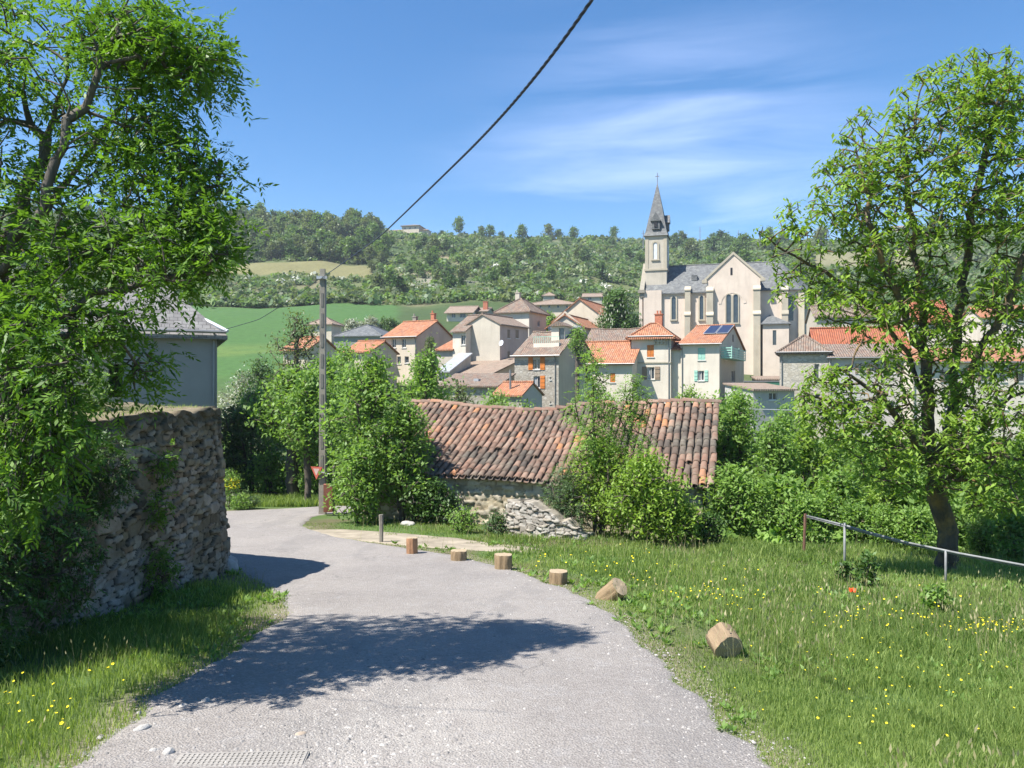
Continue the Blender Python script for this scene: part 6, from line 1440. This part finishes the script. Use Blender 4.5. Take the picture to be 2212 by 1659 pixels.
# ------------------------------------------------------------------ bushes and small trees near the barn
def topH(u, vtop, y): return (-(vtop-CV)/FP*y)-gp(u, y)[2]
def bush(name, label, cat, u, y, vtop, rpx, nt, nl_, lsz, mat, seed, z0f=.12, kind='cloud', **k):
    H = topH(u, vtop, y); return plant(name, label, cat, gp(u, y), H, rpx/FP*y, H*z0f, nt, int(nl_*(.8 if kind == 'cloud' and y < 40 else 1)), lsz*(1.25 if kind == 'cloud' and y < 40 else 1), mat, seed, kind=kind, **k)
bush('lime_tree', 'large bright green leafy tree beside the pole, left of the barn', 'tree', 805, 22.3, 762, 120, 520, 26, .12, LG, 301, .10, nl=9, stems=3, spread=.15)
bush('shrub', 'dense green shrub filling the corner left of the barn roof', 'shrub', 868, 21.4, 870, 75, 240, 26, .11, LG, 302, .08, stems=3, spread=.14)
bush('shrub', 'low green shrub at the foot of the big leafy tree by the pole', 'shrub', 770, 20.9, 960, 70, 200, 26, .10, LG, 303, .04, stems=4, spread=.13)
bush('roadside_tree', 'tree with thick dark straight trunk beyond the road bend', 'tree', 632, 30.0, 800, 105, 330, 24, .16, LG, 304, .42, rbase=.24, spread=.2)
bush('roadside_tree', 'leafy tree directly behind the concrete pole', 'tree', 705, 31.5, 770, 90, 260, 24, .16, LG, 305, .12, spread=.2)
bush('roadside_tree', 'small tree left of the thick dark trunk', 'tree', 545, 33, 850, 80, 240, 22, .16, LB, 306, .08, stems=3, spread=.2)
bush('shrub', 'tall pale twiggy shrub just right of the grey house', 'shrub', 505, 34, 870, 50, 160, 20, .16, LO, 307, .06, stems=3, spread=.2)
bush('shrub', 'rounded shrub between the two trunks beyond the road', 'shrub', 585, 31, 980, 60, 160, 22, .13, LG, 308, .03, stems=3, spread=.17)
bush('shrub', 'rounded shrub right of the thick dark trunk', 'shrub', 690, 30.2, 960, 60, 160, 22, .13, LG, 309, .03, stems=3, spread=.17)
bush('roadside_tree', 'light green tree rising behind the shrub left of the barn ridge', 'tree', 920, 33, 748, 62, 230, 22, .16, LG, 310, .15, spread=.2)
bush('roadside_tree', 'dark twiggy tree behind the left end of the barn ridge', 'tree', 985, 38, 815, 55, 170, 16, .16, LO, 311, .15, spread=.22)
bush('walnut_sapling', 'tall narrow sapling growing in front of the barn roof', 'tree', 1285, 18.4, 748, 62, 150, 7, .085, LG, 312, .20, kind='pin', nl=8, spread=.06, rbase=.05, lean=(-.05, 0))
bush('walnut_sapling', 'second shorter sapling leaning right beside the tall narrow one', 'tree', 1345, 18.2, 800, 55, 120, 7, .08, LG, 313, .25, kind='pin', nl=7, spread=.06, rbase=.04, lean=(.2, 0))
bush('shrub', 'yellow-green shrub overlapping the lower middle of the barn roof', 'shrub', 1300, 18.3, 935, 80, 330, 24, .07, LY, 314, .05, stems=4, spread=.13)
bush('shrub', 'bluish green ash-leaved shrub left of the yellow-green one', 'shrub', 1225, 18.3, 1000, 62, 170, 7, .07, LB, 315, .05, kind='pin', stems=4, spread=.08)
bush('shrub', 'bright fresh green shrub in front of the barn right half', 'shrub', 1400, 17.3, 985, 95, 520, 22, .085, LY, 316, .03, stems=5, spread=.13, nl=9)
bush('shrub', 'small bright shrub at the right foot of the fresh green one', 'shrub', 1475, 17.0, 1085, 50, 170, 20, .08, LY, 317, .03, stems=4, spread=.11)
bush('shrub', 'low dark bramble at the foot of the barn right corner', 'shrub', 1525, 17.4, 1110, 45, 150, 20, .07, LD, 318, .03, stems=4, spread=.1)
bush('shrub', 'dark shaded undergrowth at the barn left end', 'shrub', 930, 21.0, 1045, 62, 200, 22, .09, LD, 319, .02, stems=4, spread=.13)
bush('bramble', 'small tangle of weeds in front of the low rubble bank', 'shrub', 1000, 18.7, 1098, 36, 110, 18, .05, LG, 320, .02, stems=4, spread=.08)
bush('bramble', 'clump of long-leaved weeds beside the dry-stone wall stub', 'shrub', 1073, 18.2, 1110, 30, 90, 16, .06, LB, 321, .02, stems=4, spread=.07)
# thicket right of the barn: prototypes copied
TH = []
TH.append(bush('thicket_tree', 'tall slim green tree touching the barn right end', 'tree', 1600, 23.5, 838, 62, 330, 24, .12, LG, 330, .08, spread=.16, stems=2, nl=9, group='thicket trees right of the barn'))
TH.append(bush('thicket_tree', 'dense young tree second to the right of the barn', 'tree', 1668, 21.8, 905, 60, 300, 24, .11, LG, 331, .06, spread=.16, stems=3, group='thicket trees right of the barn'))
TH.append(bush('thicket_tree', 'yellowish green young tree below the blue-grey shed', 'tree', 1738, 22.5, 910, 62, 300, 22, .12, LY, 332, .06, spread=.17, stems=3, group='thicket trees right of the barn'))
TH.append(bush('thicket_shrub', 'bushy shrub right of the barn corner at the meadow edge', 'shrub', 1580, 19.4, 1000, 52, 240, 24, .10, LG, 333, .02, spread=.14, stems=4, group='shrubs along the meadow edge'))
TH.append(bush('thicket_shrub', 'low leafy shrub behind the left end of the handrail', 'shrub', 1730, 18.9, 1075, 50, 220, 22, .10, LG, 334, .02, spread=.13, stems=4, group='shrubs along the meadow edge'))
r_ = np.random.default_rng(9)
bushlab = ['green thicket tree seen through the branches of the half-leafed tree', 'leafy meadow-edge shrub behind the handrail and the big tree trunk']
for i, (u, y, vt) in enumerate([(1800, 24, 925), (1870, 22.5, 950), (1935, 25, 915), (2010, 22, 960), (2080, 24, 930), (2150, 22.5, 950), (2220, 24, 930), (2290, 22, 950), (1840, 28, 900), (1980, 29, 905), (2110, 29, 900), (2240, 30, 900), (1690, 27, 885), (1560, 27, 850), (1905, 20.6, 1010), (2060, 20.3, 1010), (2180, 20.0, 1010)]):
    s = TH[i % 3]; base = topH([1600, 1668, 1738][i % 3], [838, 905, 910][i % 3], [23.5, 21.8, 22.5][i % 3]); sc = topH(u, vt, y)/base
    dup(s, gp(u, y), r_.uniform(0, 6.28), sc, bushlab[0] if u > 1750 else ['green tree just behind the barn right corner, under the village shed', 'green tree between barn and shed, hugging the ridge end'][i % 2], 'thicket trees right of the barn')
for i, (u, y, vt) in enumerate([(1640, 19.2, 1040), (1690, 19.8, 1030), (1790, 19.4, 1060), (1850, 18.8, 1090), (1910, 18.2, 1090), (1975, 17.8, 1100), (2120, 17.2, 1110), (2190, 16.6, 1110), (2260, 17, 1100), (2050, 18.6, 1080), (1810, 21, 1010), (1960, 20.8, 1030), (2110, 19.6, 1040), (2200, 19, 1040)]):
    s = TH[3+i % 2]; base = [topH(1580, 1000, 19.4), topH(1730, 1075, 18.9)][i % 2]; sc = topH(u, vt, y)/base
    dup(s, gp(u, y), r_.uniform(0, 6.28), sc, bushlab[1] if i > 1 else 'meadow-edge shrub between barn corner and handrail, '+('nearer the barn' if i == 0 else 'nearer the handrail'), 'shrubs along the meadow edge')
# trees between barn and village
vt_ = []
def vtree(label, u, y, vtop, rpx, mat, seed, nt_=260, lsz=.26, z0f=.12, **k): return bush('village_tree', label, 'tree', u, y, vtop, rpx, nt_, 16, lsz, mat, seed, z0f, spread=.30, group='trees between barn and village', **k)
vtree('round light green tree left of the dark grey shed gable', 1075, 44, 848, 75, LG, 340, 330, .2)
vtree('smaller light tree right behind the barn ridge middle', 1140, 46, 868, 45, LY, 341, 200, .2)
vtree('dusty olive tree behind the barn ridge left of centre', 960, 47, 842, 45, LO, 342, 200, .22)
vtree('pale green tree below the mint-shuttered house', 1490, 52, 838, 62, LY, 343, 300, .22)
vtree('fresh green tree below the dark green enclosure', 1590, 50, 835, 60, LG, 344, 300, .22)
vtree('leafy tree below the corbelled house', 1395, 55, 862, 45, LG, 345, 200, .22)
vtree('slender tree in front of the low white house', 1300, 58, 840, 40, LG, 346, 170, .22)
vtree('tall sparse brownish tree above the roadside crowns, left of the pole', 640, 50, 668, 62, LO, 347, 200, .20, .35)
vtree('green tree to the right of the pole in front of the slate hall', 742, 60, 735, 60, LG, 348, 260, .26)
vtree('greenish tree between grey house and sparse brownish tree', 560, 58, 770, 60, LB, 349, 240, .26)
vtree('white-blossoming tree just right of the grey house', 525, 62, 800, 58, LW, 350, 330, .22)
vtree('bright young tree in front of the cream house', 905, 60, 768, 36, LG, 351, 170, .24)
vtree('light green tree at the gap beside the roof terrace house', 1247, 73.5, 706, 16, LG, 352, 120, .22, .72)
vtree('green tree below the pale stone house on the right', 1700, 48, 868, 60, LG, 353, 240, .22)
vtree('small tree between the hip-roofed house and the long modern house', 1190, 118, 672, 26, LG, 354, 120, .4)
o = bush('conifer', 'thin brownish conifer against the cream house with dark windows', 'tree', 930, 84, 722, 15, 130, 16, .3, LO, 355, .05, spread=.25); o['category'] = 'tree'
LC = leaf_mat('leaf_chestnut', (.045, .10, .025), (.14, .25, .06), .3)
ct = bush('chestnut_tree', 'dense dark green chestnut tree at the west front of the church', 'tree', 1336, 104, 622, 52, 700, 22, .38, LC, 356, .10, spread=.34, nl=9)
M['candle'] = plain('chestnut_candles', (.36, .38, .27))
r_ = np.random.default_rng(77); k = 230; d_ = rnd_unit(r_, k); d_[:, 2] = np.abs(d_[:, 2])*1.0-.2; Hc = topH(1336, 622, 104); p_ = np.array([0, 0, Hc*.56])+d_*np.array([3.3, 3.3, Hc*.42]); v, f = leaf_quads(p_, rnd_unit(r_, k)*.2+np.array([0, 0, 1.]), d_, np.full(k, .42), np.full(k, .16)); np_mesh('blossom', v, [f], M['candle'], ct)
vtree('white-blossoming tree on the field edge left of the slate hall', 757, 135, 692, 26, LW, 357, 170, .4, .1)
vtree('second white-blossoming tree behind the slate hall roof', 802, 138, 686, 26, LW, 358, 170, .4, .1)
vtree('dark shrubby tree behind the orange chimneys', 835, 140, 690, 32, LB, 359, 170, .45, .05)
# plants at the wall
def wplant(label, y, z, sz, n, seed, mat=LA, off=.12):
    r_ = np.random.default_rng(seed); p = np.array([float(wx(y))+off+.05, y, z]); o = empty('wall_plant', p, 0, label, 'plant')
    at = in_ell(r_, n, (.12, 0, 0), (sz*.5, sz*.9, sz)); v, f, tp, td, _, _ = grow([[(-.1, 0, -sz*.4), (.06, 0, 0), (.1, 0, sz*.5)]], at, r_, .06, .012, .002, .2)
    np_mesh('stem', v, [f], BK, o); lv, lf, lt = leaves_pinnate(tp, td, r_, 3, .10, .05, .4, 3, .04, .5); np_mesh('leaves', lv, [lf], mat, o, tint=lt); return o
wplant('small ash sprig growing high on the stone wall face', 10.2, -1.05, .22, 40, 401)
wplant('trailing sprig halfway up the stone wall', 10.0, -1.6, .22, 34, 402)
wplant('leafy seedling low on the stone wall near the grass', 10.0, -2.45, .36, 90, 403)
wplant('leafy shoots on top of the wall in front of the grey house', 10.8, -.12, .36, 110, 404, LG, -1.2)
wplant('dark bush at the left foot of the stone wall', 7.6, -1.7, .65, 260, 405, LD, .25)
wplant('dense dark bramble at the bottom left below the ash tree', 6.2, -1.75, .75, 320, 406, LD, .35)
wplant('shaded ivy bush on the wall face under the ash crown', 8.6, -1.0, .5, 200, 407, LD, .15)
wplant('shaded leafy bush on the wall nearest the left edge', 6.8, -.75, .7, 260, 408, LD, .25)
# small dark shrubs in the meadow
for i, (u, vb, hpx, lb) in enumerate([(1873, 1275, 78, 'dark upright little shrub in the meadow near the galvanised post'), (1826, 1262, 42, 'smaller dark plant right at the foot of the galvanised post'), (2022, 1335, 72, 'slender leafy plant alone in the meadow at the right')]):
    p = ghit(u, vb); r_ = np.random.default_rng(420+i); hh = hpx/FP*p[1]; o = empty('meadow_shrub', p, 0, lb, 'plant')
    at = in_ell(r_, 46, (0, 0, hh*.55), (hh*.26, hh*.26, hh*.48)); v, f, tp, td, _, _ = grow([[(0, 0, -.05), (0, .01, hh*.4), (0, 0, hh*.9)]], at, r_, .05, .012, .002, .2)
    np_mesh('stem', v, [f], BK, o); lv, lf, lt = leaves_cloud(tp, r_, 9, .035, .085, .5, .1, .5); np_mesh('leaves', lv, [lf], LD if i < 2 else LG, o, tint=lt)
# flowers by the wall's far corner
p = gp(496, 25.5); o = empty('broom_bush', p, 0, 'small bush with yellow blossoms peeping past the wall corner', 'shrub'); r_ = np.random.default_rng(430)
at = in_ell(r_, 90, (0, 0, .8), (.35, .3, .55)); v, f, tp, td, _, _ = grow([[(0, 0, 0), (0, 0, .5)]], at, r_, .1, .02, .004); np_mesh('stem', v, [f], BK, o)
lv, lf, lt = leaves_cloud(tp, r_, 12, .07, .07, .5); np_mesh('leaves', lv, [lf], LG, o, tint=lt); q2 = tp[tp[:, 2] > .7]; lv, lf, lt = leaves_cloud(q2[:26], r_, 9, .05, .05, .9); np_mesh('blossom', lv, [lf], YF, o, tint=lt*0+.9)
for i, (u, y, mt, lb) in enumerate([(540, 25.6, LB, 'bluish flowering clump at the far edge of the road'), (520, 25.2, LG, 'green clump beside the bluish one at the road edge'), (505, 25.9, LW, 'whitish clump next to the wall at the road edge')]):
    p = gp(u, y); o = empty('garden_clump', p, 0, lb, 'plant'); r_ = np.random.default_rng(440+i); at = in_ell(r_, 60, (0, 0, .25), (.34, .25, .24)); v, f, tp, td, _, _ = grow([[(0, 0, 0), (0, 0, .2)]], at, r_, .08, .01, .003); np_mesh('stem', v, [f], BK, o)
    lv, lf, lt = leaves_cloud(tp, r_, 10, .05, .10, .3, -.3); np_mesh('leaves', lv, [lf], mt, o, tint=lt)

# ------------------------------------------------------------------ the far hillside
FT = []
def farproto(name, label, H, Rw, mat, seed, z0, nt_=110, nl_=8, lsz=.95, gr=''):
    return plant(name, label, 'tree', (0, 0, 0), H, Rw, z0, nt_, nl_, lsz, mat, seed, spread=.55, rbase=.28, step=.8, group=gr, nl=6, ratio=.75, flat=1.2)
GW = 'trees of the wood on the upper left hill'; GS = 'trees standing on the skyline'; GH = 'scattered trees on the hillside'; GR = 'trees on the hill right of the church'
pr = [farproto('wood_tree', 'x', 10, 3.6, LO, 501, 2.0), farproto('wood_tree', 'x', 11, 3.4, LH, 502, 2.5), farproto('wood_tree', 'x', 9, 3.6, LB, 503, 1.5), farproto('wood_tree', 'x', 7, 3.0, LD, 504, .6)]
r_ = np.random.default_rng(510)
used = [False]*4; n_far = 0
def ft(k, u, y, sc, label, group, name='wood_tree', szr=1.):
    global n_far
    loc = gp(u, y, -.3); rz = r_.uniform(0, 6.28)
    if not used[k]:
        used[k] = True; o = pr[k]; place(o, loc, rz, sc, szr); o['label'] = label; o['group'] = group
    else: o = dup(pr[k], loc, rz, sc, label, group, szr)
    o.name = name; n_far += 1; return o
labw = ['olive green tree in the wood on the upper left hill', 'fresh green tree in the wood on the upper left hill', 'bluish green tree in the wood on the upper left hill', 'dark low tree in the wood on the upper left hill']
for i in range(125):
    y = r_.uniform(346, 468); u = r_.uniform(395, 835); 
    if u > 740 and y < 400 and r_.random() < .5: continue
    k = r_.choice(4, p=[.35, .25, .28, .12]); ft(k, u, y, r_.uniform(.95, 1.45), labw[k], GW)
for i in range(16):   # edge above the ochre field
    u = 470+i*22+r_.uniform(-6, 6); k = r_.choice([0, 2, 3]); ft(k, u, 345+r_.uniform(0, 5), r_.uniform(.7, 1.0), labw[k], GW)
sky = [(445, 1.1, 0), (470, 1.0, 1), (500, 1.0, 0), (530, .9, 2), (560, .95, 2), (590, 1.15, 1), (622, 1.2, 0), (655, 1.25, 1), (680, 1.1, 2), (706, 1.15, 1), (728, .9, 0), (758, 1.25, 1), (780, 1.0, 3), (802, 1.2, 2), (822, 1.0, 0)]
for u, s, k in sky: ft(k, u, 462 if u < 700 else 480, s, 'skyline tree at the top of the upper left wood', 'skyline trees of the upper left wood', 'skyline_tree')
for u, s, k, lb in [(992, 1.25, 1, 'round green tree alone on the skyline right of the pink villa'), (1040, .9, 0, 'first of the small skyline trees above the pale scree'), (1058, 1.0, 1, 'pointed green skyline tree above the pale scree'), (1085, .8, 2, 'greyish skyline tree above the pale scree'), (1128, 1.1, 1, 'taller skyline tree near the right end of the scree'), (1185, 1.15, 0, 'broad skyline tree halfway between villa and spire'), (1208, 1.0, 2, 'narrow skyline tree joined to the broad one'), (1240, .95, 1, 'small bright skyline tree right of the broad one'), (1327, .95, 1, 'lone rounded skyline tree left of the spire'), (1300, .6, 3, 'low dark skyline bush left of the lone rounded tree')]:
    ft(k, u, 536, s*1.1, lb, GS, 'skyline_tree')
for i in range(24):
    u = r_.uniform(935, 1320); ft(3, u, 535, r_.uniform(.45, .8), 'low dark bush on the middle skyline', 'dark bushes on the middle skyline', 'skyline_bush', .8)
labh = ['olive tree scattered on the middle hillside', 'fresh green tree scattered on the middle hillside', 'bluish tree scattered on the middle hillside', 'dark tree scattered on the middle hillside']
for i in range(52):
    if i < 34: u = r_.uniform(800, 1010); y = r_.uniform(232, 400)
    else: u = r_.uniform(1000, 1400); y = r_.uniform(250, 500)
    k = r_.choice(4, p=[.25, .2, .25, .3]); ft(k, u, y, r_.uniform(.5, .95), labh[k], GH, 'hillside_tree')
labr = [s.replace('scattered on the middle hillside', 'on the hill right of the church') for s in labh]
for i in range(52):
    u = r_.uniform(1450, 2260); y = r_.uniform(400, 545) if r_.random() < .75 else r_.uniform(230, 330); k = r_.choice(4, p=[.2, .25, .2, .35]); ft(k, u, y, r_.uniform(.8, 1.35), labr[k], GR, 'hillside_tree')
for i in range(30):
    u = r_.uniform(-60, 420); y = r_.uniform(300, 470); k = r_.choice(4); ft(k, u, y, r_.uniform(.8, 1.3), labh[k].replace('scattered on the middle hillside', 'on the hill behind the ash tree'), 'trees on the hill behind the ash tree', 'hillside_tree')
# scrub: one mass of low bushes
def scrub(name, label, n, seed, mat, test, y0, y1, u0, u1, rmin, rmax, q_=26):
    r_ = np.random.default_rng(seed); y = y0*(y1/y0)**r_.random(n); u = r_.uniform(u0, u1, n); x = (u-CU)/FP*y; m = test(x, y, u, r_); x, y, u = x[m], y[m], u[m]; n = len(x)
    rr = (rmin+(rmax-rmin)*r_.random(n)**2.2)*(.7+y/500); z = G(x, y)
    c_ = np.repeat(np.stack([x, y, z+rr*.25], -1), q_, 0); R3 = np.repeat(rr, q_); d = rnd_unit(r_, n*q_); d[:, 2] = np.abs(d[:, 2])*.9-.1; p = c_+d*(R3*r_.uniform(.55, 1, n*q_))[:, None]
    nr_ = d+rnd_unit(r_, n*q_)*.7+np.array([0, 0, .8]); ax = rnd_unit(r_, n*q_); L_ = R3*r_.uniform(.35, .7, n*q_); v, f = leaf_quads(p-ax*(L_*.5)[:, None], ax, nr_, L_, L_*.8)
    ti = np.clip(np.repeat(r_.uniform(.05, .85, n), q_)*.75+r_.uniform(0, .3, n*q_), 0, 1)
    return tag(np_mesh(name, v, [f], mat, None, tint=ti), label, 'scrub', kind='stuff')
def infield(x, y, u): return (((y > 82) & (y < 216) & (u < 852)) | ((y > 299) & (y < 342) & (u > 455) & (u < 812)) | ((y > 322) & (y < 388) & (u > 1745) & (u < 2000)))
def st(x, y, u, r_):
    den = np.clip((fbm(x*.022, y*.022, 4, 61)-.34)*6.5, .22, 1); rocky = (u > 840) & (u < 1030) & (y > 235) & (y < 310); scree_ = (u > 1030) & (u < 1210) & (y > 462) & (y < 512)
    return ~infield(x, y, u) & (r_.random(len(x)) < den*np.where(rocky, .35, 1)*np.where(scree_, .1, 1)) & ~((y < 215) & (u > 850))
scrub('hillside_scrub', 'olive and green scrub covering the far hillside', 17000, 601, LO, st, 205, 545, -150, 2350, .6, 2.8)
scrub('hillside_scrub', 'fresh green bushes covering the far hillside', 13000, 602, LH, st, 205, 545, -150, 2350, .6, 2.6)
scrub('hillside_scrub', 'dark bushes covering the far hillside', 9500, 603, LB, st, 205, 545, -150, 2350, .6, 2.6)
scrub('blossoming_scrub', 'white-flowering bushes dotted over the lower hillside', 500, 604, LW, lambda x, y, u, r_: st(x, y, u, r_) & (y < 330), 218, 330, 420, 1420, .8, 2.2)
def st2(x, y, u, r_): return (fbm(x*.08, y*.08, 3, 71) > .42) & ~((y > 80) & (u < 860)) & ~((y > 62) & (u > 780) & (u < 2250) & (r_.random(len(x)) < .75))
scrub('valley_undergrowth', 'green undergrowth in the valley between barn and village', 2600, 605, LG, st2, 31, 95, 430, 2400, .5, 1.6, 60)
def st3(x, y, u, r_): return (u > 1150) & (r_.random(len(x)) < .8)
scrub('thicket_undergrowth', 'leafy undergrowth between the thicket trees on the right', 900, 606, LG, lambda x, y, u, r_: (u > 1540) & (y > 18.8), 18.8, 32, 1540, 2350, .35, .8, 150)

# ------------------------------------------------------------------ the air over the valley
hz = MB().box(-900, 900, -60, 1250, -40, 175).build('haze', None); hz.data.materials.clear()
hm = bpy.data.materials.new('air'); hm.use_nodes = True; hn = hm.node_tree; hn.nodes.clear(); ho = hn.nodes.new('ShaderNodeOutputMaterial'); hv = hn.nodes.new('ShaderNodeVolumePrincipled')
hv.inputs['Color'].default_value = (.80, .88, 1, 1); hv.inputs['Density'].default_value = .00021; hn.links.new(hv.outputs[0], ho.inputs['Volume']); hz.data.materials.append(hm); tag(hz, kind='stuff')

s = bush('roadside_tree', 'bright leafy tree filling the space between dark trunk and pole', 'tree', 665, 27.8, 800, 70, 260, 24, .14, LG, 360, .30, spread=.17)
